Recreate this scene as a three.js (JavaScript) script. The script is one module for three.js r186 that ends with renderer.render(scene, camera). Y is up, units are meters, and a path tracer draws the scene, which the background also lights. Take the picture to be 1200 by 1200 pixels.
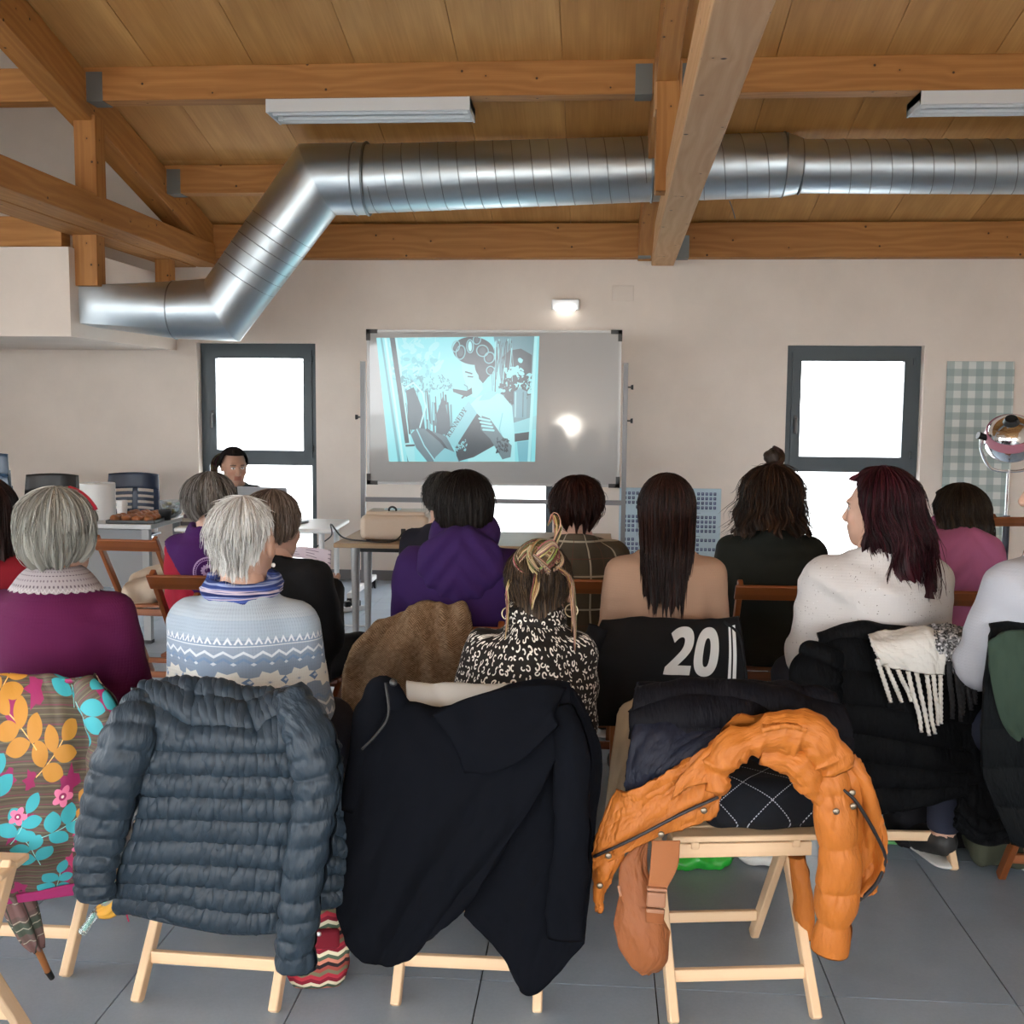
import * as THREE from 'three';
import { mergeGeometries, mergeVertices, toCreasedNormals } from 'three/addons/utils/BufferGeometryUtils.js';
import { RoundedBoxGeometry } from 'three/addons/geometries/RoundedBoxGeometry.js';
import { RectAreaLightUniformsLib } from 'three/addons/lights/RectAreaLightUniformsLib.js';

// ---------------------------------------------------------------- camera, sky, light
const scene = new THREE.Scene();
const FOCAL = 1306.74, PITCH = -0.0965, YAW = 0.0758, ROLL = 0.0081, EYE = new THREE.Vector3(0, 1.488, 0);
const camera = new THREE.PerspectiveCamera(2 * Math.atan(600 / FOCAL) * 180 / Math.PI, 1, 0.05, 400);
camera.position.copy(EYE);
camera.rotation.set(PITCH, YAW, ROLL, 'YXZ');
camera.updateMatrixWorld(true);
const renderer = new THREE.WebGLRenderer();
renderer.toneMapping = THREE.LinearToneMapping;
renderer.toneMappingExposure = 1.36;
renderer.shadowMap.enabled = true;
RectAreaLightUniformsLib.init();
scene.background = new THREE.Color().setRGB(0.93, 0.97, 1.0);   // an even, bright, overcast sky
scene.backgroundIntensity = 10.0;
// ---------------------------------------------------------------- helpers
const V = (x, y, z) => new THREE.Vector3(x, y, z);
const ROT = new THREE.Matrix4().makeRotationFromEuler(new THREE.Euler(PITCH, YAW, ROLL, 'YXZ'));
const INV = ROT.clone().invert();
const ray = (x, y) => V((x - 600) / FOCAL, -(y - 600) / FOCAL, -1).applyMatrix4(ROT);
// photo pixel -> world point on the plane at that z, height or x
const atz = (x, y, z) => { const v = ray(x, y); return v.multiplyScalar(z / v.z).add(EYE); };
const aty = (x, y, h) => { const v = ray(x, y); return v.multiplyScalar((h - EYE.y) / v.y).add(EYE); };
let seed = 12345;
const rnd = (a = 1, b) => { seed = (seed * 1664525 + 1013904223) >>> 0; const r = seed / 4294967296; return b === undefined ? r * a : a + r * (b - a); };
const reseed = (s) => { seed = (s * 2654435761) >>> 0; };
const clamp = (x, a = 0, b = 1) => Math.min(b, Math.max(a, x));
const mix = (a, b, t) => a + (b - a) * t;
const sstep = (a, b, x) => { const t = clamp((x - a) / (b - a)); return t * t * (3 - 2 * t); };
// value noise, 3-d, about -1..1
const hash3 = (x, y, z) => { let h = Math.imul(x, 374761393) ^ Math.imul(y, 668265263) ^ Math.imul(z, 2147483647 - 1274126177); h = Math.imul(h ^ (h >>> 13), 1274126177); return ((h ^ (h >>> 16)) >>> 0) / 2147483648 - 1; };
function noise(x, y = 0, z = 0) {
  const xi = Math.floor(x), yi = Math.floor(y), zi = Math.floor(z); let u = x - xi, v = y - yi, w = z - zi;
  u = u * u * (3 - 2 * u); v = v * v * (3 - 2 * v); w = w * w * (3 - 2 * w);
  const l = (k) => mix(mix(hash3(xi, yi, zi + k), hash3(xi + 1, yi, zi + k), u), mix(hash3(xi, yi + 1, zi + k), hash3(xi + 1, yi + 1, zi + k), u), v);
  return mix(l(0), l(1), w);
}
const fbm = (x, y = 0, z = 0, o = 3) => { let s = 0, a = 0.5; for (let i = 0; i < o; i++, a *= 0.5) { s += a * noise(x, y, z); x = x * 2.03 + 7.1; y = y * 2.03 + 3.7; z = z * 2.03 + 1.3; } return s; };

// names and userData
const taken = new Map();
const numbered = (n) => { const k = taken.get(n) ?? 0; taken.set(n, k + 1); return k ? n + '_' + String(k).padStart(3, '0') : n; };
function tag(o, label, category, group, kind) {
  o.userData = { label, category }; if (group) o.userData.group = group; if (kind) o.userData.kind = kind; return o;
}
const both = (o) => { o.castShadow = o.receiveShadow = true; return o; };
function mesh(name, geo, mat, parent) { const m = both(new THREE.Mesh(geo, mat)); m.name = name; (parent ?? scene).add(m); return m; }
function one(name, geo, mat, label, category, group) { return tag(mesh(numbered(name), geo, mat), label, category, group); }
function thing(name, label, category, pos = [0, 0, 0], turn = 0, group) {
  const g = new THREE.Group(); g.name = numbered(name); g.position.set(...pos); g.rotation.y = turn; scene.add(g); return tag(g, label, category, group);
}
function struct(name, geo, mat, parent) { const m = mesh(parent ? name : numbered(name), geo, mat, parent); if (!parent) m.userData.kind = 'structure'; return m; }
function structGroup(name, label) { const g = new THREE.Group(); g.name = numbered(name); g.userData.kind = 'structure'; if (label) g.userData.label = label; scene.add(g); return g; }

// geometry helpers
const merge = (list) => { const l = list.map((g) => { g = g.index ? g.toNonIndexed() : g; for (const k of Object.keys(g.attributes)) if (!['position', 'normal', 'uv', 'color'].includes(k)) g.deleteAttribute(k); return g; }); const r = mergeGeometries(l, false); return r; };
function boxUV(g, s = 1) {   // uv in metres by face direction
  const p = g.attributes.position, n = g.attributes.normal, uv = new Float32Array(p.count * 2);
  for (let i = 0; i < p.count; i++) {
    const ax = Math.abs(n.getX(i)), ay = Math.abs(n.getY(i)), az = Math.abs(n.getZ(i));
    const [a, b] = ay > ax && ay > az ? [p.getX(i), p.getZ(i)] : ax > az ? [p.getZ(i), p.getY(i)] : [p.getX(i), p.getY(i)];
    uv[i * 2] = a * s; uv[i * 2 + 1] = b * s;
  }
  g.setAttribute('uv', new THREE.BufferAttribute(uv, 2)); return g;
}
function box(x0, x1, y0, y1, z0, z1) { const g = new THREE.BoxGeometry(Math.abs(x1 - x0), Math.abs(y1 - y0), Math.abs(z1 - z0)); g.translate((x0 + x1) / 2, (y0 + y1) / 2, (z0 + z1) / 2); return boxUV(g); }
function rbox(w, h, d, r = 0.004, seg = 1) { const g = new RoundedBoxGeometry(w, h, d, seg, Math.min(r, w / 2.01, h / 2.01, d / 2.01)); return boxUV(g); }
// a bar of section w x h from a to b; grain (u) runs along it. "up" fixes the turn.
function bar(a, b, w, h, r = 0.004, up = V(0, 1, 0)) {
  const d = b.clone().sub(a), L = d.length(); d.normalize();
  const g = new RoundedBoxGeometry(L, h, w, 1, Math.min(r, w / 2.01, h / 2.01)); boxUV(g);
  let y = up.clone().sub(d.clone().multiplyScalar(up.dot(d))); if (y.length() < 0.01) y = V(1, 0, 0).sub(d.clone().multiplyScalar(d.x)); y.normalize();
  const z = d.clone().cross(y);
  g.applyMatrix4(new THREE.Matrix4().makeBasis(d, y, z).setPosition(a.clone().add(b).multiplyScalar(0.5))); return g;
}
function cyl(a, b, r0, r1 = r0, seg = 16, open = false) {
  const d = b.clone().sub(a), L = d.length(), g = new THREE.CylinderGeometry(r1, r0, L, seg, 1, open);
  g.applyQuaternion(new THREE.Quaternion().setFromUnitVectors(V(0, 1, 0), d.normalize())); g.translate((a.x + b.x) / 2, (a.y + b.y) / 2, (a.z + b.z) / 2); return g;
}
const curve = (pts) => new THREE.CatmullRomCurve3(pts, false, 'centripetal');
const tube = (pts, r, n = 24, seg = 8) => new THREE.TubeGeometry(curve(pts), n, r, seg, false);
const lathe = (prof, seg = 32) => new THREE.LatheGeometry(prof.map(([r, y]) => new THREE.Vector2(r, y)), seg);

// ribbon of 3-sided strands, tapered; list of {p:[Vector3...], r, c:[r,g,b]}
function strands(list) {
  const pos = [], nor = [], col = [], idx = [];
  const t = V(), a = V(), b = V(), n = V();
  for (const s of list) {
    const base = pos.length / 3, m = s.p.length;
    for (let i = 0; i < m; i++) {
      t.copy(s.p[Math.min(m - 1, i + 1)]).sub(s.p[Math.max(0, i - 1)]).normalize();
      a.set(t.z, 0.3, -t.x).cross(t); if (a.lengthSq() < 1e-6) a.set(1, 0, 0); a.normalize(); b.copy(t).cross(a);
      const r = s.r * (s.even ? 1 : i === m - 1 ? 0.15 : 1 - 0.5 * (i / (m - 1)) ** 2);
      for (let k = 0; k < 3; k++) { const f = k * 2.0944; n.copy(a).multiplyScalar(Math.cos(f)).addScaledVector(b, Math.sin(f)); pos.push(s.p[i].x + n.x * r, s.p[i].y + n.y * r, s.p[i].z + n.z * r); nor.push(n.x, n.y, n.z); col.push(...s.c); }
      if (i) for (let k = 0; k < 3; k++) { const q = base + (i - 1) * 3, k2 = (k + 1) % 3; idx.push(q + k, q + k2, q + 3 + k, q + k2, q + 3 + k2, q + 3 + k); }
    }
  }
  const g = new THREE.BufferGeometry();
  g.setAttribute('position', new THREE.Float32BufferAttribute(pos, 3)); g.setAttribute('normal', new THREE.Float32BufferAttribute(nor, 3)); g.setAttribute('color', new THREE.Float32BufferAttribute(col, 3)); g.setIndex(idx); return g;
}

// Catmull-Rom over a list of arrays
function cr(list, t) {
  const n = list.length - 1, x = clamp(t) * n, i = Math.min(n - 1, Math.floor(x)), f = x - i;
  const p1 = list[i], p2 = list[i + 1], p0 = list[i - 1] ?? p1.map((v, k) => 2 * v - p2[k]), p3 = list[i + 2] ?? p2.map((v, k) => 2 * v - p1[k]);
  return p1.map((v, k) => 0.5 * (2 * v + (p2[k] - p0[k]) * f + (2 * p0[k] - 5 * v + 4 * p2[k] - p3[k]) * f * f + (3 * v - p0[k] - 3 * p2[k] + p3[k]) * f * f * f));
}
const px3 = (a) => { const p = atz(a[0], a[1], a[2]); return [p.x, p.y, p.z]; };
// a sheet of cloth with thickness through a net of points; disp(u, v, p) moves it along its normal
function sheet(net, { nu = 60, nv = 60, th = 0.012, disp = null, world = false, W = 0, Hh = 0, tex = 1, flip = false } = {}) {
  const ctl = world ? net : net.map((row) => row.map(px3));
  const P = [], cols = nu + 1;
  for (let j = 0; j <= nv; j++) {
    const v = j / nv;
    for (let i = 0; i <= nu; i++) { const u = i / nu; const row = ctl.map((r) => cr(r, u)); const p = cr(row, v); P.push(V(p[0], p[1], p[2])); }
  }
  const at = (i, j) => P[clamp(j, 0, nv) * cols + clamp(i, 0, nu)];
  const normals = () => { const N = []; for (let j = 0; j <= nv; j++) for (let i = 0; i <= nu; i++) { const a = at(i + 1, j).clone().sub(at(i - 1, j)), b = at(i, j + 1).clone().sub(at(i, j - 1)); N.push(b.cross(a).normalize()); } return N; };
  let N = normals();
  if (flip) N.forEach((n) => n.negate());
  if (disp) { P.forEach((p, k) => { const i = k % cols, j = (k / cols) | 0; p.addScaledVector(N[k], disp(i / nu, j / nv, p)); }); N = normals(); if (flip) N.forEach((n) => n.negate()); }
  let w = W, h = Hh;
  if (!w) for (let i = 0; i < nu; i++) w += at(i, nv >> 1).distanceTo(at(i + 1, nv >> 1));
  if (!h) for (let j = 0; j < nv; j++) h += at(nu >> 1, j).distanceTo(at(nu >> 1, j + 1));
  const pos = [], uv = [], idx = [];
  for (const side of [1, -1]) for (let k = 0; k < P.length; k++) { const p = P[k], n = N[k], i = k % cols, j = (k / cols) | 0; pos.push(p.x + n.x * side * th / 2, p.y + n.y * side * th / 2, p.z + n.z * side * th / 2); uv.push(i / nu * w * tex, (1 - j / nv) * h * tex); }
  const o = P.length, quad = (a, b, c, d, s) => s > 0 ? idx.push(a, b, c, a, c, d) : idx.push(a, c, b, a, d, c);
  const sg = flip ? -1 : 1;
  for (let j = 0; j < nv; j++) for (let i = 0; i < nu; i++) { const a = j * cols + i, b = a + 1, c = b + cols, d = a + cols; quad(a, d, c, b, sg); quad(o + a, o + d, o + c, o + b, -sg); }
  const ring = []; for (let i = 0; i < nu; i++) ring.push(i); for (let j = 0; j < nv; j++) ring.push(j * cols + nu); for (let i = nu; i > 0; i--) ring.push(nv * cols + i); for (let j = nv; j > 0; j--) ring.push(j * cols);
  for (let k = 0; k < ring.length; k++) { const a = ring[k], b = ring[(k + 1) % ring.length]; quad(a, b, o + b, o + a, sg); }
  const g = new THREE.BufferGeometry(); g.setAttribute('position', new THREE.Float32BufferAttribute(pos, 3)); g.setAttribute('uv', new THREE.Float32BufferAttribute(uv, 2)); g.setIndex(idx); g.computeVertexNormals(); return g;
}
// a sleeve-like tube through [x, y, z, rx, ry] (pixels + metres, or world); disp(u round, t along)
function hose(ctl, { n = 48, seg = 28, disp = null, world = false, capA = true, capB = true, tex = 1, up = V(0, 0, 1) } = {}) {
  const C = world ? ctl : ctl.map((c) => [...px3(c), c[3], c[4] ?? c[3]]);
  const ring = []; let len = 0, prev = null;
  const pos = [], uv = [], idx = [];
  for (let i = 0; i <= n; i++) {
    const t = i / n, c = cr(C, t), d0 = cr(C, Math.max(0, t - 0.01)), d1 = cr(C, Math.min(1, t + 0.01));
    const d = V(d1[0] - d0[0], d1[1] - d0[1], d1[2] - d0[2]).normalize(), p = V(c[0], c[1], c[2]);
    const b = up.clone().addScaledVector(d, -up.dot(d)).normalize(), a = b.clone().cross(d).normalize();   // a: sideways, b: towards "up"
    if (prev) len += p.distanceTo(prev); prev = p;
    for (let k = 0; k <= seg; k++) {
      const f = k / seg * Math.PI * 2, e = disp ? disp(k / seg, t, p) : 0;
      const q = p.clone().addScaledVector(a, Math.cos(f) * (c[3] + e)).addScaledVector(b, Math.sin(f) * (c[4] + e));
      pos.push(q.x, q.y, q.z); uv.push(k / seg * (c[3] + c[4]) * 3.14 * tex, len * tex);
    }
  }
  const w = seg + 1;
  for (let i = 0; i < n; i++) for (let k = 0; k < seg; k++) { const q = i * w + k; idx.push(q, q + 1, q + w, q + 1, q + w + 1, q + w); }
  const cap = (i, s, dir) => { const c = cr(C, i / n), base = pos.length / 3; const inner = cr(C, clamp(i / n + dir * 0.03)); pos.push(inner[0], inner[1], inner[2]); uv.push(0, 0); for (let k = 0; k < seg; k++) s > 0 ? idx.push(base, i * w + k, i * w + k + 1) : idx.push(base, i * w + k + 1, i * w + k); };
  if (capA) cap(0, -1, 1); if (capB) cap(n, 1, -1);
  const g = new THREE.BufferGeometry(); g.setAttribute('position', new THREE.Float32BufferAttribute(pos, 3)); g.setAttribute('uv', new THREE.Float32BufferAttribute(uv, 2)); g.setIndex(idx); g.computeVertexNormals();
  // close the shading seam
  const nn = g.attributes.normal; for (let i = 0; i <= n; i++) { const a = i * w, b = a + seg; const m = V(nn.getX(a) + nn.getX(b), nn.getY(a) + nn.getY(b), nn.getZ(a) + nn.getZ(b)).normalize(); nn.setXYZ(a, m.x, m.y, m.z); nn.setXYZ(b, m.x, m.y, m.z); }
  // orient outwards
  let vol = 0; const P = g.attributes.position; for (let i = 0; i < idx.length; i += 3) { const a = V().fromBufferAttribute(P, idx[i]), b = V().fromBufferAttribute(P, idx[i + 1]), c = V().fromBufferAttribute(P, idx[i + 2]); vol += a.dot(b.cross(c)); }
  if (vol < 0) { for (let i = 0; i < idx.length; i += 3) { const q = idx[i]; idx[i] = idx[i + 1]; idx[i + 1] = q; } g.setIndex(idx); g.computeVertexNormals(); }
  return g;
}

// surface nets over a signed distance function (negative inside)
function nets(sdf, lo, hi, cell, colorOf) {
  const nx = Math.ceil((hi[0] - lo[0]) / cell) + 1, ny = Math.ceil((hi[1] - lo[1]) / cell) + 1, nz = Math.ceil((hi[2] - lo[2]) / cell) + 1;
  const F = new Float32Array(nx * ny * nz), B = 6, id = (i, j, k) => (k * ny + j) * nx + i;
  for (let k0 = 0; k0 < nz; k0 += B) for (let j0 = 0; j0 < ny; j0 += B) for (let i0 = 0; i0 < nx; i0 += B) {
    const h = (B - 1) / 2, d = sdf(lo[0] + (i0 + h) * cell, lo[1] + (j0 + h) * cell, lo[2] + (k0 + h) * cell), far = Math.abs(d) > B * cell * 1.75;
    for (let k = k0; k < Math.min(nz, k0 + B); k++) for (let j = j0; j < Math.min(ny, j0 + B); j++) for (let i = i0; i < Math.min(nx, i0 + B); i++) F[id(i, j, k)] = far ? d : sdf(lo[0] + i * cell, lo[1] + j * cell, lo[2] + k * cell);
  }
  const vid = new Int32Array(nx * ny * nz).fill(-1), pos = [], idx = [];
  const C = [[0, 0, 0], [1, 0, 0], [0, 1, 0], [1, 1, 0], [0, 0, 1], [1, 0, 1], [0, 1, 1], [1, 1, 1]], E = [[0, 1], [2, 3], [4, 5], [6, 7], [0, 2], [1, 3], [4, 6], [5, 7], [0, 4], [1, 5], [2, 6], [3, 7]];
  const val = new Float32Array(8);
  for (let k = 0; k < nz - 1; k++) for (let j = 0; j < ny - 1; j++) for (let i = 0; i < nx - 1; i++) {
    let m = 0; for (let c = 0; c < 8; c++) { val[c] = F[id(i + C[c][0], j + C[c][1], k + C[c][2])]; if (val[c] < 0) m |= 1 << c; }
    if (m === 0 || m === 255) continue;
    let x = 0, y = 0, z = 0, n = 0;
    for (const [a, b] of E) if ((val[a] < 0) !== (val[b] < 0)) { const t = val[a] / (val[a] - val[b]); x += mix(C[a][0], C[b][0], t); y += mix(C[a][1], C[b][1], t); z += mix(C[a][2], C[b][2], t); n++; }
    vid[id(i, j, k)] = pos.length / 3; pos.push(lo[0] + (i + x / n) * cell, lo[1] + (j + y / n) * cell, lo[2] + (k + z / n) * cell);
  }
  const q = (a, b, c, d, s) => { if (a < 0 || b < 0 || c < 0 || d < 0) return; s ? idx.push(a, b, c, a, c, d) : idx.push(a, c, b, a, d, c); };
  for (let k = 1; k < nz - 1; k++) for (let j = 1; j < ny - 1; j++) for (let i = 1; i < nx - 1; i++) {
    const s = F[id(i, j, k)] < 0;
    if (s !== F[id(i + 1, j, k)] < 0) q(vid[id(i, j - 1, k - 1)], vid[id(i, j, k - 1)], vid[id(i, j, k)], vid[id(i, j - 1, k)], s);
    if (s !== F[id(i, j + 1, k)] < 0) q(vid[id(i - 1, j, k - 1)], vid[id(i - 1, j, k)], vid[id(i, j, k)], vid[id(i, j, k - 1)], s);
    if (s !== F[id(i, j, k + 1)] < 0) q(vid[id(i - 1, j - 1, k)], vid[id(i, j - 1, k)], vid[id(i, j, k)], vid[id(i - 1, j, k)], s);
  }
  const g = new THREE.BufferGeometry(); g.setAttribute('position', new THREE.Float32BufferAttribute(pos, 3)); g.setIndex(idx);
  if (colorOf) { const col = []; for (let i = 0; i < pos.length; i += 3) col.push(...colorOf(pos[i], pos[i + 1], pos[i + 2])); g.setAttribute('color', new THREE.Float32BufferAttribute(col, 3)); }
  g.computeVertexNormals(); return g;
}
// uv round a vertical axis (cx, cz), seam at the front (-z): u in metres on radius rad, v in metres
function roundUV(g, cx, cz, rad) {
  const p = g.attributes.position, idx = Array.from(g.index.array), per = Math.PI * 2 * rad, n0 = p.count;
  const pos = Array.from(p.array), uv = []; const col = g.attributes.color ? Array.from(g.attributes.color.array) : null, nor = Array.from(g.attributes.normal.array);
  for (let i = 0; i < n0; i++) uv.push((Math.atan2(p.getX(i) - cx, p.getZ(i) - cz) / (Math.PI * 2) + 0.5) * per, p.getY(i));
  const dup = new Map();
  for (let t = 0; t < idx.length; t += 3) {
    const us = [0, 1, 2].map((k) => uv[idx[t + k] * 2]); if (Math.max(...us) - Math.min(...us) < per / 2) continue;
    for (let k = 0; k < 3; k++) if (us[k] < per / 2) { const o = idx[t + k]; if (!dup.has(o)) { dup.set(o, pos.length / 3); pos.push(pos[o * 3], pos[o * 3 + 1], pos[o * 3 + 2]); nor.push(nor[o * 3], nor[o * 3 + 1], nor[o * 3 + 2]); uv.push(uv[o * 2] + per, uv[o * 2 + 1]); if (col) col.push(col[o * 3], col[o * 3 + 1], col[o * 3 + 2]); } idx[t + k] = dup.get(o); }
  }
  g.setAttribute('position', new THREE.Float32BufferAttribute(pos, 3)); g.setAttribute('normal', new THREE.Float32BufferAttribute(nor, 3)); g.setAttribute('uv', new THREE.Float32BufferAttribute(uv, 2)); if (col) g.setAttribute('color', new THREE.Float32BufferAttribute(col, 3)); g.setIndex(idx); return g;
}

// textures
function canvas(w, h, draw) { const c = document.createElement('canvas'); c.width = w; c.height = h; draw(c.getContext('2d'), w, h); return c; }
function ctex(w, h, draw, { rx = 1, ry = 1, srgb = true, clampIt = false } = {}) { const t = new THREE.CanvasTexture(canvas(w, h, draw)); t.wrapS = t.wrapT = clampIt ? THREE.ClampToEdgeWrapping : THREE.RepeatWrapping; t.repeat.set(rx, ry); t.magFilter = THREE.LinearFilter; if (srgb) t.colorSpace = THREE.SRGBColorSpace; return t; }
// f(x, y) in 0..1 -> [r, g, b] in 0..255; tiles when f does
function dtex(w, h, f, { rx = 1, ry = 1, srgb = true } = {}) {
  const d = new Uint8Array(w * h * 4); for (let y = 0; y < h; y++) for (let x = 0; x < w; x++) { const c = f(x / w, y / h); const o = (y * w + x) * 4; if (typeof c === 'number') d[o] = d[o + 1] = d[o + 2] = clamp(c, 0, 255); else { d[o] = clamp(c[0], 0, 255); d[o + 1] = clamp(c[1], 0, 255); d[o + 2] = clamp(c[2], 0, 255); } d[o + 3] = 255; }
  const t = new THREE.DataTexture(d, w, h); t.wrapS = t.wrapT = THREE.RepeatWrapping; t.repeat.set(rx, ry); t.magFilter = THREE.LinearFilter; if (srgb) t.colorSpace = THREE.SRGBColorSpace; t.needsUpdate = true; return t;
}
// noise that tiles in both directions
function tileNoise(u, v, f, o = 3) { let s = 0, a = 0.5; for (let i = 0; i < o; i++, a *= 0.5, f *= 2) { const X = u * f, Y = v * f, x0 = Math.floor(X), y0 = Math.floor(Y); let p = X - x0, q = Y - y0; p = p * p * (3 - 2 * p); q = q * q * (3 - 2 * q); const h = (i2, j2) => hash3(((i2 % f) + f) % f, ((j2 % f) + f) % f, f + i * 17); s += a * mix(mix(h(x0, y0), h(x0 + 1, y0), p), mix(h(x0, y0 + 1), h(x0 + 1, y0 + 1), p), q); } return s; }
const tileXY = (u, v, fx, fy, o = 3) => { let s = 0, a = 0.5; for (let i = 0; i < o; i++, a *= 0.5, fx *= 2, fy *= 2) { const X = u * fx, Y = v * fy, x0 = Math.floor(X), y0 = Math.floor(Y); let p = X - x0, q = Y - y0; p = p * p * (3 - 2 * p); q = q * q * (3 - 2 * q); const h = (i2, j2) => hash3(((i2 % fx) + fx) % fx, ((j2 % fy) + fy) % fy, fx * 3 + fy + i * 17); s += a * mix(mix(h(x0, y0), h(x0 + 1, y0), p), mix(h(x0, y0 + 1), h(x0 + 1, y0 + 1), p), q); } return s; };
const std = (o) => new THREE.MeshStandardMaterial({ roughness: 0.7, ...o });
const phys = (o) => new THREE.MeshPhysicalMaterial({ roughness: 0.7, ...o });
const lin = (r, g, b) => new THREE.Color().setRGB(r, g, b);
// ---------------------------------------------------------------- the room
const WZ = -9.2, XL = -6.2, XR = 4.6, ZB = 3.2, SLOPE = 0.25, EAVE = 2.91, RIDGE = (WZ + ZB) / 2;
const roofY = (z) => EAVE + SLOPE * (z < RIDGE ? z - WZ : ZB - z);

const plasterBump = dtex(256, 256, (u, v) => 128 + 90 * tileNoise(u, v, 16, 4), { srgb: false });
const plasterMap = dtex(256, 256, (u, v) => { const n = tileNoise(u, v, 4, 4) * 7; return [229 + n, 216 + n, 204 + n]; });
const wallMat = std({ map: plasterMap, bumpMap: plasterBump, bumpScale: 0.001, roughness: 0.9 });
// timber: grain along u
function timberTex(base, dark, knots) {
  const K = []; reseed(knots * 31 + 7); for (let i = 0; i < knots; i++) K.push([rnd(), rnd(), rnd(0.006, 0.016)]);
  return dtex(1024, 256, (u, v) => {
    let w = tileXY(u, v, 3, 6, 3) * 0.25, g = 0, k = 0;
    for (const [a, b, r] of K) { let dx = Math.abs(u - a); dx = Math.min(dx, 1 - dx); let dy = Math.abs(v - b); dy = Math.min(dy, 1 - dy); const d = Math.hypot(dx * 2.2, dy * 0.55); w += 0.05 * Math.exp(-((d / (r * 3)) ** 2)); k = Math.max(k, 1 - sstep(r * 0.35, r * 0.8, d)); }
    g = 0.5 + 0.5 * Math.sin((v * 9 + w * 7) * 6.283); g = 0.65 * g + 0.35 * (0.5 + tileXY(u, v, 8, 128, 2));
    const t = clamp(0.25 + 0.55 * g + 0.5 * tileXY(u, v, 2, 2, 2)); const c = base.map((x, i) => mix(dark[i], x, t)); return c.map((x, i) => mix(x, dark[i] * 0.42, k));
  }, { rx: 1 / 2.4, ry: 1 / 0.6 });
}
const beamTex = timberTex([194, 138, 74], [156, 100, 46], 18), beechTex = timberTex([236, 205, 168], [222, 186, 146], 3), stainTex = timberTex([150, 86, 42], [108, 56, 24], 2);
const beamMat = std({ map: beamTex, bumpMap: beamTex, bumpScale: 0.0008, roughness: 0.62 });
const chordMat = std({ map: timberTex([214, 172, 128], [190, 142, 96], 22), roughness: 0.66 });
const beechMat = std({ map: beechTex, roughness: 0.5 }), stainMat = std({ map: stainTex, roughness: 0.45 });
const plyTones = [0, 1, 2, 3].map((k) => std({ roughness: 0.6, map: dtex(256, 256, (u, v) => { const t = 0.5 + 0.5 * Math.sin((u * 3 + tileXY(u, v, 3, 1, 2) * 1.3 + k * 0.3) * 6.283); const n = tileXY(u, v, 64, 4, 2) * 12 + t * 7 + tileXY(u, v, 5, 3, 3) * 16; return [196 + n - k * 3, 146 + n - k * 4, 84 + n * 0.9 - k * 4]; }, { rx: 1 / 0.62, ry: 1 / 1.3 }) }));
const steelMat = std({ color: lin(0.2, 0.22, 0.22), metalness: 0.7, roughness: 0.5 });

// floor: tiles 0.45 x 0.90 m with open joints over a dark bed
{
  const floor = structGroup('floor', 'grey porcelain tile floor with thin dark joints');
  struct('screed', box(XL, XR, -0.2, -0.006, WZ - 0.3, ZB), std({ color: lin(0.03, 0.032, 0.034), roughness: 0.95 }), floor);
  const mk = (k) => std({ color: 0xffffff, roughness: 0.4, map: dtex(256, 512, (u, v) => { const n = tileXY(u, v, 3, 6, 4) * 10 + tileXY(u, v, 90, 180, 1) * 5; return [146 + n + k, 160 + n + k, 174 + n * 1.05 + k]; }), roughnessMap: dtex(128, 128, (u, v) => 225 + 26 * tileNoise(u, v, 6, 4), { srgb: false }) });
  const mats = [-4, 0, 3, 6].map(mk), x0 = -1.180, z0 = -2.7495, W = 0.45, L = 0.9, J = 0.0035;
  reseed(5); const rest = [];
  const put = (a, b, c, d) => { const g = new THREE.BoxGeometry(b - a - J, 0.012, d - c - J); g.translate((a + b) / 2, -0.006, (c + d) / 2); return g; };
  for (let i = -12; i < 14; i++) for (let j = -6; j < 9; j++) {
    const a = Math.max(XL, x0 + i * W), b = Math.min(XR, x0 + (i + 1) * W), d = Math.min(ZB, z0 - j * L), c = Math.max(WZ - 0.3, z0 - (j + 1) * L);
    if (b - a < 0.02 || d - c < 0.02) continue;
    if (j >= -2 && a < 3.9) mesh('tile', put(a, b, c, d), mats[Math.floor(rnd(4))], floor); else rest.push(put(a, b, c, d));
  }
  const far = mesh('tile', merge(rest), mats[1], floor); far.userData.kind = 'stuff';
}

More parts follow.
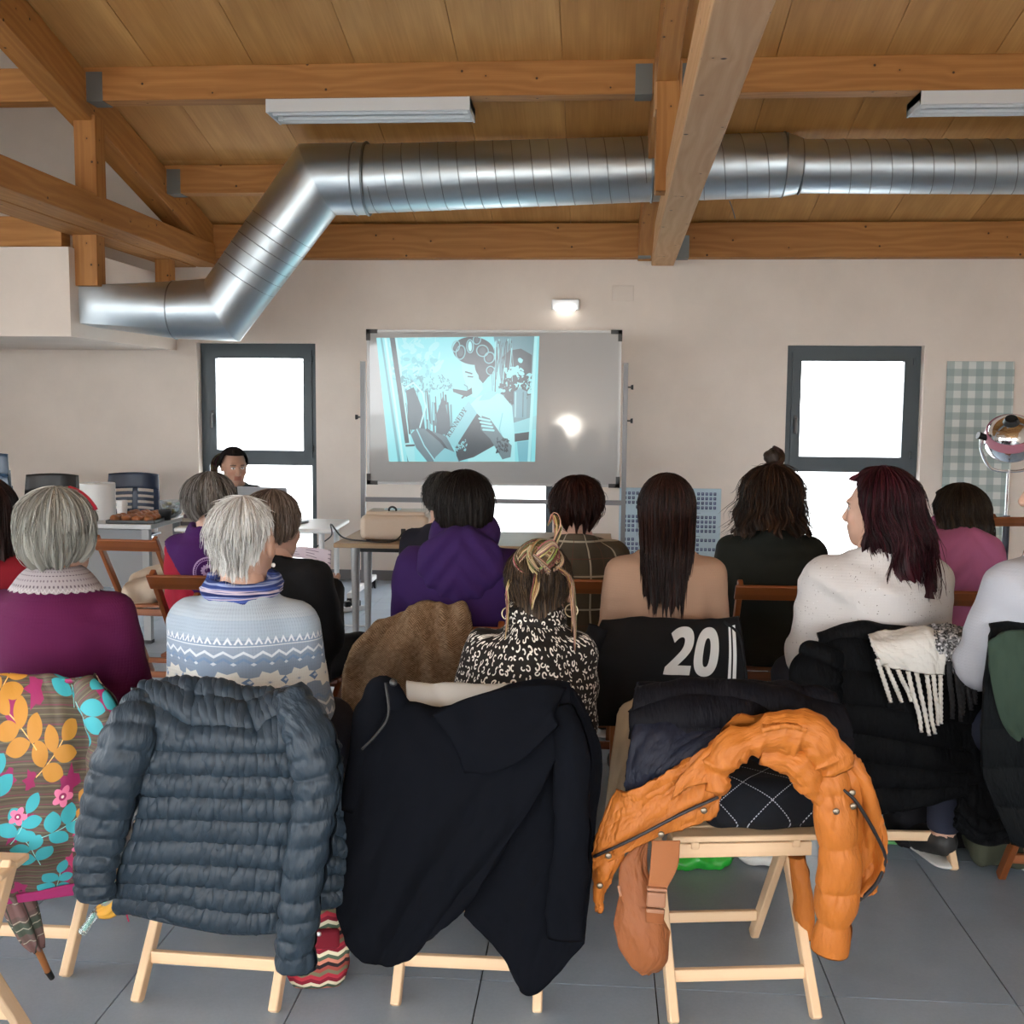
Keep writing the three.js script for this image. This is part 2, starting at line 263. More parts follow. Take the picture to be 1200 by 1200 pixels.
// walls
const WINS = [[-3.361, -2.348], [-1.408, -0.362], [1.517, 2.593]], WTOP = 1.978, WT = 0.32;
{
  const parts = []; let x = XL;
  for (const [a, b] of WINS) { parts.push(box(x, a, 0, WTOP, WZ - WT, WZ)); x = b; }
  parts.push(box(x, XR, 0, WTOP, WZ - WT, WZ), box(XL, XR, WTOP, 5.2, WZ - WT, WZ));
  struct('wall_front', merge(parts), wallMat);
  const LW = [[-4.4, -2.6], [-2.0, -0.2], [0.4, 2.6]];   // windows of the left wall, beside and behind the camera
  const lp = [box(XL - WT, XL, 0, 0.5, WZ - WT, ZB), box(XL - WT, XL, 2.6, 5.2, WZ - WT, ZB)]; let z = WZ - WT;
  for (const [a, b] of LW) { lp.push(box(XL - WT, XL, 0.5, 2.6, z, a)); z = b; }
  lp.push(box(XL - WT, XL, 0.5, 2.6, z, ZB)); struct('wall_left', merge(lp), wallMat);
  struct('wall_right', box(XR, XR + WT, 0, 5.2, WZ - WT, ZB), wallMat);
  const BW = [[-5.4, -1.2, 0.6, 2.6], [0.5, 4.0, 0.6, 2.6]];
  const bp = [box(XL, XR, 0, 0.6, ZB, ZB + WT), box(XL, XR, 2.6, 5.2, ZB, ZB + WT), box(XL, -5.4, 0.6, 2.6, ZB, ZB + WT), box(-1.2, 0.5, 0.6, 2.6, ZB, ZB + WT), box(4.0, XR, 0.6, 2.6, ZB, ZB + WT)];
  struct('wall_back', merge(bp), wallMat);
  const skirt = std({ color: lin(0.16, 0.16, 0.165), roughness: 0.5 }); let s = XL; const sk = [];
  for (const [a, b] of WINS) { sk.push(box(s, a, 0, 0.085, WZ, WZ + 0.012)); s = b; } sk.push(box(s, XR, 0, 0.085, WZ, WZ + 0.012));
  struct('baseboard_front', merge(sk), skirt);
  struct('baseboard_left', box(XL, XL + 0.012, 0, 0.085, WZ, ZB), skirt);
  struct('baseboard_right', box(XR - 0.012, XR, 0, 0.085, WZ, ZB), skirt);

  // windows
  const frameMat = std({ color: lin(0.052, 0.066, 0.074), roughness: 0.42, metalness: 0.2 }), glass = phys({ color: 0xffffff, transmission: 1, thickness: 0, roughness: 0, ior: 1.5 });
  const handleMat = std({ color: lin(0.05, 0.05, 0.05), roughness: 0.4 });
  const ring = (x0, x1, y0, y1, l, r, b, t, z0, z1) => merge([box(x0, x0 + l, y0, y1, z0, z1), box(x1 - r, x1, y0, y1, z0, z1), box(x0 + l, x1 - r, y0, y0 + b, z0, z1), box(x0 + l, x1 - r, y1 - t, y1, z0, z1)]);
  WINS.forEach(([a, b], i) => {
    const g = structGroup('window_' + (i + 1), ['floor-length dark grey window behind the seated presenter', 'floor-length dark grey window behind the whiteboard', 'floor-length dark grey window beside the gingham panel'][i]);
    const z1 = WZ - 0.1, z0 = z1 - 0.07;
    mesh('frame', ring(a, b, 0.0, WTOP, 0.062, 0.062, 0.062, 0.062, z0, z1), frameMat, g);
    mesh('transom', box(a + 0.062, b - 0.062, 0.955, 1.03, z0, z1), frameMat, g);
    const sash = mesh('sash', ring(a + 0.055, b - 0.055, 1.02, WTOP - 0.055, 0.075, 0.075, 0.06, 0.068, z0 + 0.02, z1 + 0.015), frameMat, g);
    mesh('pane', box(a + 0.125, b - 0.125, 1.075, WTOP - 0.12, z0 + 0.035, z0 + 0.041), glass, sash);
    mesh('pane', box(a + 0.06, b - 0.06, 0.06, 0.96, z0 + 0.035, z0 + 0.041), glass, g);
    const hz = i === 0 ? a + 0.1 : a + 0.09;
    mesh('handle', merge([rbox(0.028, 0.09, 0.012, 0.005).translate(hz, 1.37, z1 + 0.021), cyl(V(hz, 1.385, z1 + 0.02), V(hz, 1.385, z1 + 0.055), 0.009), rbox(0.022, 0.13, 0.014, 0.006).translate(hz, 1.33, z1 + 0.058)]), handleMat, sash);
    mesh('hinge', merge([rbox(0.02, 0.06, 0.02, 0.006).translate(b - 0.055, 1.1, z1 + 0.02), rbox(0.02, 0.06, 0.02, 0.006).translate(b - 0.055, 1.85, z1 + 0.02)]), frameMat, g);
    mesh('sill', box(a, b, -0.01, 0.004, WZ - WT, WZ - 0.0), std({ color: lin(0.3, 0.31, 0.32), roughness: 0.5 }), g);
  });
  LW.forEach(([a, b], i) => { const g = structGroup('window_' + (4 + i)); const zz = [XL - 0.2, XL - 0.13];
    mesh('frame', merge([box(zz[0], zz[1], 0.5, 2.6, a, a + 0.06), box(zz[0], zz[1], 0.5, 2.6, b - 0.06, b), box(zz[0], zz[1], 0.5, 0.56, a, b), box(zz[0], zz[1], 2.54, 2.6, a, b)]), frameMat, g); mesh('pane', box(XL - 0.17, XL - 0.164, 0.56, 2.54, a + 0.06, b - 0.06), glass, g); });
  BW.forEach(([a, b, c, d], i) => { const g = structGroup('window_' + (7 + i));
    mesh('frame', merge([ring(a, b, c, d, 0.06, 0.06, 0.06, 0.06, ZB + 0.13, ZB + 0.2), box((a + b) / 2 - 0.04, (a + b) / 2 + 0.04, c, d, ZB + 0.13, ZB + 0.2)]), frameMat, g); mesh('pane', box(a + 0.06, (a + b) / 2 - 0.04, c + 0.06, d - 0.06, ZB + 0.16, ZB + 0.166), glass, g); mesh('pane', box((a + b) / 2 + 0.04, b - 0.06, c + 0.06, d - 0.06, ZB + 0.16, ZB + 0.166), glass, g); });
}
// outside: pale paving and a far low hill line
{
  const g = new THREE.PlaneGeometry(300, 300); g.rotateX(-Math.PI / 2); g.translate(0, -0.25, 0);
  struct('outside_ground', g, std({ color: lin(0.42, 0.43, 0.42), roughness: 1 }));
}

// ceiling: plywood panels on purlins; white flat ceiling over the side bay
const CX = -3.34;
{
  const ceil = structGroup('ceiling', 'sloping plywood ceiling in panels over timber purlins');
  const edges = []; for (let x = CX; x < XR - 0.1; x += 0.62) edges.push([x, Math.min(XR, x + 0.62)]);
  const zs = [[WZ, -8.0], [-8.0, -6.83], [-6.83, -5.55], [-5.55, -4.3], [-4.3, RIDGE]];
  reseed(9);
  for (const [z0, z1] of zs) for (const [a, b] of edges) {
    const c = V((a + b) / 2, 0, 0), g = bar(V(c.x, roofY(z0) + 0.011 + 0, z0), V(c.x, roofY(z1) + 0.011, z1), b - a - 0.003, 0.022, 0.002);
    g.translate(0, rnd(-0.0012, 0.0012), 0); const uv = g.attributes.uv; for (let i = 0; i < uv.count; i++) { const u = uv.getX(i), v = uv.getY(i); uv.setXY(i, v, u); }
    mesh('panel', g, plyTones[Math.floor(rnd(4))], ceil);
  }
  mesh('panel', bar(V((CX + XR) / 2, roofY(RIDGE) + 0.011, RIDGE), V((CX + XR) / 2, roofY(ZB) + 0.011, ZB), XR - CX, 0.022, 0.002), plyTones[1], ceil);
  mesh('roof_deck', merge([bar(V((CX + XR) / 2, roofY(WZ) + 0.09, WZ - 0.1), V((CX + XR) / 2, roofY(RIDGE) + 0.09, RIDGE), XR - CX, 0.12), bar(V((CX + XR) / 2, roofY(RIDGE) + 0.09, RIDGE), V((CX + XR) / 2, roofY(ZB) + 0.09, ZB), XR - CX, 0.12)]), plyTones[3], ceil);
  const white = wallMat;
  mesh('side_bay_ceiling', box(XL, CX + 0.02, 5.0, 5.2, WZ, ZB), white, ceil);
  const sh = new THREE.Shape(); sh.moveTo(-WZ, roofY(WZ) + 0.03); sh.lineTo(-RIDGE, roofY(RIDGE) + 0.03); sh.lineTo(-ZB, roofY(ZB) + 0.03); sh.lineTo(-ZB, 5.2); sh.lineTo(-WZ, 5.2); sh.closePath();
  const e = new THREE.ExtrudeGeometry(sh, { depth: 0.06, bevelEnabled: false }); e.rotateY(Math.PI / 2); e.translate(CX - 0.04, 0, 0);
  mesh('side_bay_wall', boxUV(e), white, ceil);
}
// timber frame
{
  const H = 0.2;
  const purl = (z, yb, x0, x1, mat = beamMat) => bar(V(x0, yb + H / 2, z), V(x1, yb + H / 2, z), 0.14, H, 0.006);
  const label = { kind: 'structure' };
  const tim = (name, geo, mat, lab) => { const m = struct(name, geo, mat); m.userData.label = lab; return m; };
  tim('trim_1', bar(V(CX, 2.79, WZ + 0.075), V(XR, 2.79, WZ + 0.075), 0.14, 0.27, 0.006), beamMat, 'timber purlin running along the top of the window wall');
  tim('trim_2', purl(-8.13, 2.99, CX, XR), beamMat, 'timber purlin behind the metal duct');
  tim('trim_3', purl(-6.87, 3.31, XL, XR), beamMat, 'timber purlin above the strip lights');
  tim('trim_4', purl(-5.6, 3.62, CX, XR), beamMat, 'timber purlin high above the audience');
  tim('trim_5', purl(-4.3, 3.93, CX, XR), beamMat, 'timber purlin near the ridge');
  // left truss: rafter, double bottom chord, posts
  const raf = (x, w) => bar(V(x, 2.63 + 0.13, WZ), V(x, 2.63 + 0.13 + 0.252 * (RIDGE - WZ), RIDGE), w, 0.25, 0.006);
  tim('trim_6', raf(-3.23, 0.16), beamMat, 'sloping timber rafter over the bent duct');
  tim('trim_7', merge([bar(V(-3.235, 2.685, WZ), V(-3.235, 2.685, ZB), 0.2, 0.17, 0.006)]), beamMat, 'horizontal timber chord beside the bent duct, inner of the pair');
  tim('trim_8', bar(V(-3.46, 2.68, WZ), V(-3.46, 2.68, ZB), 0.225, 0.165, 0.006), beamMat, 'horizontal timber chord beside the bent duct, outer of the pair');
  tim('trim_9', bar(V(-3.2, 2.75, -6.95), V(-3.2, 3.25, -6.95), 0.14, 0.14, 0.006, V(0, 0, 1)), beamMat, 'short timber post between chord and rafter');
  tim('trim_10', bar(V(-3.46, 2.26, -7.46), V(-3.46, 2.61, -7.46), 0.17, 0.13, 0.006, V(0, 0, 1)), beamMat, 'timber stub under the chord beside the white bulkhead');
  tim('trim_11', bar(V(XL, 2.61, -7.38), V(-3.58, 2.61, -7.38), 0.13, 0.2, 0.006), beamMat, 'timber tie over the white bulkhead');
  tim('trim_12', bar(V(-3.42, 2.4, -8.7), V(-3.42, 2.61, -8.7), 0.12, 0.12, 0.006, V(0, 0, 1)), beamMat, 'short timber stub near the window wall');
  // centre truss
  const c0 = V(0.502, 2.605 + 0.11, WZ), c1 = V(0.395, 2.63 + 0.11, -3.2);
  tim('trim_13', bar(c0, c0.clone().lerp(c1, 2.06), 0.18, 0.22, 0.008), chordMat, 'pale timber chord running overhead through the middle of the room');
  tim('trim_14', bar(V(0.36, 2.76, WZ), V(0.36, 2.76 + 0.252 * (RIDGE - WZ), RIDGE), 0.12, 0.25, 0.006), beamMat, 'timber rafter above the overhead chord');
  tim('trim_15', bar(V(0.37, 2.7, -6.6), V(0.37, 3.42, -6.6), 0.13, 0.15, 0.006, V(0, 0, 1)), beamMat, 'timber post between overhead chord and rafter');
  tim('trim_16', bar(V(0.37, 3.42, -6.62), V(0.37, 3.15, -6.62), 0.15, 0.17, 0.006, V(0, 0, 1)), chordMat, 'pale timber block on the post of the overhead chord');
  // steel hangers
  const hang = [];
  for (const [z, y] of [[-6.87, 3.31], [-8.13, 2.99]]) for (const [x, s] of [[-3.14, 1], [0.29, -1], [0.43, 1]]) { hang.push([x, y, z, s]); }
  hang.push([0.40, 2.655, WZ + 0.075, -1], [0.60, 2.655, WZ + 0.075, 1]);
  for (const [x, y, z, s] of hang) { const m = struct('trim_17', merge([box(x, x + s * 0.1, y - 0.004, y, z - 0.075, z + 0.075), box(x, x + s * 0.1, y, y + 0.17, z + 0.071, z + 0.075), box(x, x + s * 0.1, y, y + 0.17, z - 0.075, z - 0.071)]), steelMat); m.userData.label = 'grey steel joist hanger'; }
}
// bulkhead
{
  const m = struct('wall_bulkhead', box(XL, -3.531, 1.915, 2.507, WZ, -7.31), wallMat); m.userData.label = 'white boxed-in bulkhead at the end of the metal duct';
}
// ---------------------------------------------------------------- metal duct
{
  const zinc = phys({ color: lin(0.56, 0.62, 0.66), metalness: 1, roughness: 0.5, roughnessMap: dtex(256, 256, (u, v) => 200 + 60 * tileNoise(u, v, 5, 4), { srgb: false }), bumpMap: dtex(256, 256, (u, v) => 128 + 110 * tileNoise(u, v, 3, 3), { srgb: false }), bumpScale: 0.0015 });
  const seamMat = std({ color: lin(0.3, 0.33, 0.35), metalness: 1, roughness: 0.45 });
  const D = thing('ventilation_duct', 'galvanised round metal duct running along the ceiling and bending down to the bulkhead', 'duct', [0, 0, 0]);
  const z = -7.65, seg = 48;
  // straight pieces with mitred ends: a ring at each end lies in the plane with the given normal
  function piece(a, b, ra, rb, na, nb) {
    const d = b.clone().sub(a).normalize(), e2 = V(0, 0, 1), e1 = e2.clone().cross(d), pos = [], uv = [], idx = [], R = 6;
    for (let i = 0; i <= R; i++) for (let k = 0; k <= seg; k++) {
      const f = k / seg * 6.28319, t = i / R, mk = (p, r, n) => { const q = p.clone().addScaledVector(e1, Math.cos(f) * r).addScaledVector(e2, Math.sin(f) * r); const s = p.clone().sub(q).dot(n) / d.dot(n); return q.addScaledVector(d, s); };
      const q = mk(a, ra, na ?? d).lerp(mk(b, rb, nb ?? d), t); pos.push(q.x, q.y, q.z); uv.push(f * ra, t * a.distanceTo(b));
    }
    const w = seg + 1; for (let i = 0; i < R; i++) for (let k = 0; k < seg; k++) { const q = i * w + k; idx.push(q, q + w, q + 1, q + 1, q + w, q + w + 1); }
    const g = new THREE.BufferGeometry(); g.setAttribute('position', new THREE.Float32BufferAttribute(pos, 3)); g.setAttribute('uv', new THREE.Float32BufferAttribute(uv, 2)); g.setIndex(idx); g.computeVertexNormals(); return g;
  }
  const helix = (a, b, ra, rb, pitch, th = 0.0035, skip = 0.02) => { const d = b.clone().sub(a), L = d.length(); d.normalize(); const e2 = V(0, 0, 1), e1 = e2.clone().cross(d), pts = []; const n = Math.ceil(L / pitch * 20); for (let i = 0; i <= n; i++) { const t = mix(skip, 1 - skip, i / n), f = t * L / pitch * 6.28319, r = mix(ra, rb, t); pts.push(a.clone().addScaledVector(d, t * L).addScaledVector(e1, Math.cos(f) * r).addScaledVector(e2, Math.sin(f) * r)); } return new THREE.TubeGeometry(new THREE.CatmullRomCurve3(pts), n * 2, th, 5); };
  const ringG = (p, d, r, th = 0.006, wide = 0) => { const g = new THREE.TorusGeometry(r, th, 8, seg); g.applyQuaternion(new THREE.Quaternion().setFromUnitVectors(V(0, 0, 1), d)); g.translate(p.x, p.y, p.z); return g; };
  const A = V(-2.94, 2.12, z), B = V(-2.60, 2.12, z), C = V(-1.925, 2.998, z), E = V(-1.58, 3.0, z), F2 = V(0.33, 3.05, z), G = V(1.19, 3.07, z), Hh = V(1.30, 3.06, z), I = V(4.62, 3.03, z);
  const nB = B.clone().sub(A).normalize().add(C.clone().sub(B).normalize()).normalize(), nC = C.clone().sub(B).normalize().add(E.clone().sub(C).normalize()).normalize();
  // square to round: morphs from a rectangle in the bulkhead to the round elbow
  {
    const pos = [], uv = [], idx = [], R = 10; const rect = (f) => { const c = Math.cos(f), s = Math.sin(f), m = Math.max(Math.abs(c), Math.abs(s)); return [c / m, s / m]; };
    for (let i = 0; i <= R; i++) for (let k = 0; k <= seg; k++) { const f = k / seg * 6.28319, t = i / R, [a, b] = rect(f); pos.push(mix(-3.66, A.x, t), mix(2.152 + b * 0.132, A.y + Math.sin(f) * 0.197, t), mix(z - 0.06 + a * 0.28, z + Math.cos(f) * 0.197, t)); uv.push(f * 0.2, t * 0.6); }
    const w = seg + 1; for (let i = 0; i < R; i++) for (let k = 0; k < seg; k++) { const q = i * w + k; idx.push(q, q + w, q + 1, q + 1, q + w, q + w + 1); }
    const g = new THREE.BufferGeometry(); g.setAttribute('position', new THREE.Float32BufferAttribute(pos, 3)); g.setAttribute('uv', new THREE.Float32BufferAttribute(uv, 2)); g.setIndex(idx);
    const cg = toCreasedNormals(g, 0.5); mesh('transition', cg, zinc, D);
  }
  mesh('lower_elbow', piece(A, B, 0.197, 0.215, null, nB), zinc, D);
  mesh('seam', merge([ringG(A, V(1, 0, 0), 0.199, 0.004)]), seamMat, D);
  const riser = mesh('riser', piece(B, C, 0.215, 0.235, nB, nC), zinc, D);
  mesh('seam', helix(B.clone().lerp(C, 0.22), B.clone().lerp(C, 0.66), 0.219, 0.228, 0.085), seamMat, riser);
  mesh('upper_elbow', piece(C, E, 0.235, 0.237, nC, null), zinc, D);
  mesh('collar', merge([ringG(V(-1.66, 3.0, z), V(1, 0, 0), 0.238, 0.006), ringG(V(-1.58, 3.0, z), V(1, 0, 0), 0.236, 0.01)]), seamMat, D);
  const run1 = mesh('run', piece(E, F2, 0.226, 0.21), zinc, D); mesh('seam', helix(E, F2, 0.226, 0.21, 0.122), seamMat, run1);
  mesh('collar', ringG(F2.clone(), V(1, 0.02, 0), 0.212, 0.008), seamMat, D);
  const run2 = mesh('run', piece(F2, G, 0.21, 0.205), zinc, D); mesh('seam', helix(F2, G, 0.21, 0.205, 0.14), seamMat, run2);
  mesh('reducer', piece(G, Hh, 0.207, 0.178), zinc, D);
  mesh('collar', merge([ringG(G, V(1, 0, 0), 0.208, 0.005), ringG(Hh, V(1, 0, 0), 0.177, 0.006)]), seamMat, D);
  const run3 = mesh('run', piece(Hh, I, 0.172, 0.172), zinc, D); mesh('seam', helix(Hh, I, 0.172, 0.172, 0.13), seamMat, run3);
  mesh('bracket_cable', tube([V(0.86, 2.86, z - 0.1), V(0.88, 2.8, z - 0.08), V(0.9, 2.74, z - 0.09)], 0.004, 8, 5), seamMat, D);
}
// ---------------------------------------------------------------- strip lights (switched off), emergency light, wall plate
{
  const body = std({ color: lin(0.75, 0.77, 0.78), roughness: 0.45 }), tubeMat = phys({ color: lin(0.8, 0.83, 0.85), roughness: 0.25 }), refl = std({ color: lin(0.62, 0.66, 0.69), metalness: 0.5, roughness: 0.3 });
  const mk = (x0, x1, label) => {
    const L = x1 - x0, g = thing('strip_light', label, 'ceiling light', [(x0 + x1) / 2, 3.235, -6.96], 0, 'strip lights');
    mesh('housing', merge([box(-L / 2, L / 2, 0.03, 0.075, -0.15, 0.15), box(-L / 2, L / 2, 0.0, 0.03, 0.128, 0.15), box(-L / 2, L / 2, 0.0, 0.03, -0.15, -0.128)]), body, g);
    for (const s of [-1, 1]) mesh('end_cap', box(s * L / 2, s * (L / 2 - 0.012), -0.004, 0.075, -0.152, 0.152), body, g);
    mesh('reflector', box(-L / 2 + 0.012, L / 2 - 0.012, 0.026, 0.0305, -0.128, 0.128), refl, g);
    for (const s of [-1, 1]) { const t = mesh('tube', cyl(V(-L / 2 + 0.05, 0.012, s * 0.06), V(L / 2 - 0.05, 0.012, s * 0.06), 0.013, 0.013, 12), tubeMat, g); for (const e of [-1, 1]) mesh('socket', box(e * (L / 2 - 0.05), e * (L / 2 - 0.02), -0.004, 0.03, s * 0.06 - 0.014, s * 0.06 + 0.014), body, t); }
  };
  mk(-2.03, -0.79, 'white twin-tube strip light under the purlin above the whiteboard');
  mk(1.835, 3.075, 'white twin-tube strip light under the purlin above the gingham panel');
  const e = thing('emergency_light', 'small lit emergency light on the wall above the whiteboard', 'emergency light', [-0.275, 2.275, WZ]);
  mesh('housing', rbox(0.225, 0.085, 0.05, 0.01, 2).translate(0, 0.02, 0.025), body, e);
  mesh('lens', rbox(0.16, 0.045, 0.03, 0.012, 2).translate(0.0, -0.012, 0.06), phys({ color: 0xffffff, emissive: lin(1, 0.98, 0.92), emissiveIntensity: 6, roughness: 0.4 }), e);
  const pl = new THREE.RectAreaLight(lin(1, 0.97, 0.9), 18, 0.15, 0.045); pl.position.set(-0.275, 2.26, WZ + 0.08); pl.lookAt(-0.275, 1.6, WZ + 1.2); pl.name = 'emergency_glow'; scene.add(pl);
  one('wall_plate', rbox(0.175, 0.125, 0.012, 0.004).translate(0.188, 2.386, WZ + 0.006), wallMat, 'blank square cover plate on the wall beside the emergency light', 'cover plate');
}
// ---------------------------------------------------------------- whiteboard on a wheeled stand, with the projected slide
const greyMetal = std({ color: lin(0.22, 0.215, 0.22), roughness: 0.45, metalness: 0.4 }), blackPlastic = std({ color: lin(0.015, 0.015, 0.016), roughness: 0.5 }), whitePaint = std({ color: lin(0.72, 0.73, 0.73), roughness: 0.4 });
{
  const z = -8.4, x0 = -1.747, x1 = 0.168, y0 = 0.872, y1 = 2.037, cx = (x0 + x1) / 2, W = x1 - x0;
  const g = thing('whiteboard', 'whiteboard on a wheeled grey stand showing a projected picture', 'whiteboard', [cx, 0, z]);
  mesh('panel', box(-W / 2 + 0.01, W / 2 - 0.01, y0 + 0.01, y1 - 0.01, -0.012, 0.006), phys({ color: lin(0.37, 0.36, 0.345), roughness: 0.4, clearcoat: 1, clearcoatRoughness: 0.045, bumpMap: dtex(256, 256, (u, v) => 128 + 110 * tileNoise(u, v, 10, 3), { srgb: false, rx: 3, ry: 3 }), bumpScale: 0.00012 }), g);
  const alu = std({ color: lin(0.42, 0.41, 0.4), metalness: 0.6, roughness: 0.45 });
  for (const [a, b, c, d] of [[-W / 2, W / 2, y0, y0 + 0.018], [-W / 2, W / 2, y1 - 0.018, y1], [-W / 2, -W / 2 + 0.018, y0, y1], [W / 2 - 0.018, W / 2, y0, y1]]) mesh('edge_trim', box(a, b, c, d, -0.016, 0.012), alu, g);
  for (const sx of [-1, 1]) for (const yy of [y0, y1]) { const s = yy === y0 ? 1 : -1, cg = merge([box(sx * W / 2 - sx * 0.08, sx * W / 2 + sx * 0.004, yy - s * 0.004, yy + s * 0.026, -0.02, 0.017), box(sx * W / 2 - sx * 0.026, sx * W / 2 + sx * 0.004, yy - s * 0.004, yy + s * 0.08, -0.02, 0.017)]); mesh('corner_cap', cg, std({ color: lin(0.045, 0.042, 0.04), roughness: 0.5 }), g); }
  for (const s of [-1, 1]) {
    const px = s * (W / 2 + 0.035);
    mesh('post', box(px - 0.017, px + 0.017, 0.1, 1.8, -0.03, 0.01), greyMetal, g);
    const f = mesh('foot', bar(V(px, 0.09, -0.42), V(px, 0.09, 0.5), 0.04, 0.04, 0.008), whitePaint, g);
    for (const e of [-0.38, 0.46]) { const w = mesh('caster', merge([cyl(V(px - 0.022, 0.035, e), V(px - 0.006, 0.035, e), 0.035, 0.035, 18), cyl(V(px + 0.006, 0.035, e), V(px + 0.022, 0.035, e), 0.035, 0.035, 18), box(px - 0.02, px + 0.02, 0.045, 0.075, e - 0.02, e + 0.02)]), blackPlastic, g); }
    for (const yy of s > 0 ? [1.62, 1.37] : [1.38]) mesh('knob', merge([cyl(V(px, yy, -0.01), V(px + s * 0.045, yy, -0.01), 0.006), cyl(V(px + s * 0.04, yy, -0.01), V(px + s * 0.058, yy, -0.01), 0.016, 0.02, 14)]), blackPlastic, g);
  }
  mesh('crossbar', box(-W / 2 - 0.03, W / 2 + 0.03, 0.735, 0.77, -0.028, -0.002), greyMetal, g);
  // slide: keystoned quad whose own glow stands in for the projector light
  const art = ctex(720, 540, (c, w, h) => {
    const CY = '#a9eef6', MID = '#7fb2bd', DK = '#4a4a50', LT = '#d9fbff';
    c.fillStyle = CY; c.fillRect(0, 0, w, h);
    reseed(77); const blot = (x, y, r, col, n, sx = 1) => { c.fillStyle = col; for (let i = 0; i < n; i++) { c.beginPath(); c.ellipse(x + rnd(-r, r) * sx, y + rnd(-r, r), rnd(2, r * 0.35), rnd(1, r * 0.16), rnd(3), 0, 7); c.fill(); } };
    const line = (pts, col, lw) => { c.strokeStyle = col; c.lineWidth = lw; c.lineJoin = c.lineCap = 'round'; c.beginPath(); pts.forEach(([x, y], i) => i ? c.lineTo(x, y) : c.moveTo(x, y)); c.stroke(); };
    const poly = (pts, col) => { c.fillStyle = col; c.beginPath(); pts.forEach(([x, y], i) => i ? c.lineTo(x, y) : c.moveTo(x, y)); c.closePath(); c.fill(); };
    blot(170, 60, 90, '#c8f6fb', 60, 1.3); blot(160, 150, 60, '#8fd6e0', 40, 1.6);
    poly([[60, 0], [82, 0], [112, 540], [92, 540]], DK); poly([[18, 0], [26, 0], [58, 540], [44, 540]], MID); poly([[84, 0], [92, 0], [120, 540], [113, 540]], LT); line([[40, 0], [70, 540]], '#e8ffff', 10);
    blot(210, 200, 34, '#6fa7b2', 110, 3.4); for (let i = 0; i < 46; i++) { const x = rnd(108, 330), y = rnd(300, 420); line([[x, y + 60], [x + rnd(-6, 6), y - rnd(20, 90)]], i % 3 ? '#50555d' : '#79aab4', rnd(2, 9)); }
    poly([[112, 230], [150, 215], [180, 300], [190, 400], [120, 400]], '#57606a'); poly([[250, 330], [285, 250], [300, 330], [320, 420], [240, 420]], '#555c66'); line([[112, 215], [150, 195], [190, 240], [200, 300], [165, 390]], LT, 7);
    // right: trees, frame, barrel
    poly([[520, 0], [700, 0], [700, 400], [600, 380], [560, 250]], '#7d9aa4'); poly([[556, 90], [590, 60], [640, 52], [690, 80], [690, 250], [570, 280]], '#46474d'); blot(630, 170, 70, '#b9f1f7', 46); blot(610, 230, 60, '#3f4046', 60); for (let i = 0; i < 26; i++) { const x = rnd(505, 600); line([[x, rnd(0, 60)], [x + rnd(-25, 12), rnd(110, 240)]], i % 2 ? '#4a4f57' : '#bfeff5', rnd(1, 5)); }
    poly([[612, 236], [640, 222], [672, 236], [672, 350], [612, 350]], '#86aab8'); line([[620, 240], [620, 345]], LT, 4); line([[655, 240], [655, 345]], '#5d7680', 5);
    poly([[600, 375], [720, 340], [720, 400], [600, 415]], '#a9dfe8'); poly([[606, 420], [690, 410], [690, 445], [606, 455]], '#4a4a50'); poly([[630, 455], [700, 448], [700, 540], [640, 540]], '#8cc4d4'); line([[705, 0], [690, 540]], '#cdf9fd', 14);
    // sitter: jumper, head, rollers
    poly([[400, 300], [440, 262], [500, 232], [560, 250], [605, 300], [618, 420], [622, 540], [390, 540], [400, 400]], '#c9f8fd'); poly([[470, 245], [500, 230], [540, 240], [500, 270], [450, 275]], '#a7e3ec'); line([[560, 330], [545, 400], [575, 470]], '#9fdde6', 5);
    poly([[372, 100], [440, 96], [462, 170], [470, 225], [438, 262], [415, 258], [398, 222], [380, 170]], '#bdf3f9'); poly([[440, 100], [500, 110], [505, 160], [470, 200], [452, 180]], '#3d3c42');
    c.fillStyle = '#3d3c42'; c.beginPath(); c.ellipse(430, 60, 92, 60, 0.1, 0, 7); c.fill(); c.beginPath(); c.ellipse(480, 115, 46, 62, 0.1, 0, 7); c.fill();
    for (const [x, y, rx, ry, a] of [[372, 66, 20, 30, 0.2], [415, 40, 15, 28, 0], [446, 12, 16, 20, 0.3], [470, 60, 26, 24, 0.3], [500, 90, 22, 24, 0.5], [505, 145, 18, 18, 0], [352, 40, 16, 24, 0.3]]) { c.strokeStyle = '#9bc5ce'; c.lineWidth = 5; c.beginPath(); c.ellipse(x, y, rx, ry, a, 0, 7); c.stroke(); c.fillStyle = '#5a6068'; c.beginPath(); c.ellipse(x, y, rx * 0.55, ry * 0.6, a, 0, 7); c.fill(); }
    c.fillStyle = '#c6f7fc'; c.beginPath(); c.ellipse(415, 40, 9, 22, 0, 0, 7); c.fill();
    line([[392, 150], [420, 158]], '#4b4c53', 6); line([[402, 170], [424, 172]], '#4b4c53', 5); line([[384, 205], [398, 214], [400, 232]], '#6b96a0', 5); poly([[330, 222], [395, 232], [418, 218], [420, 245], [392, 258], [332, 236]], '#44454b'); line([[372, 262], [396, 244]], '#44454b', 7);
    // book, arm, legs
    poly([[286, 430], [402, 276], [440, 330], [330, 478], [300, 460]], '#a7dbe5'); poly([[330, 480], [440, 330], [470, 360], [520, 470], [420, 520], [340, 540]], '#4b4b52'); c.save(); c.translate(304, 436); c.rotate(-0.93); c.fillStyle = '#4a5058'; c.font = 'bold 30px serif'; c.fillText('KENNEDY', 0, 0); c.restore(); blot(360, 470, 26, '#a9dfe8', 30);
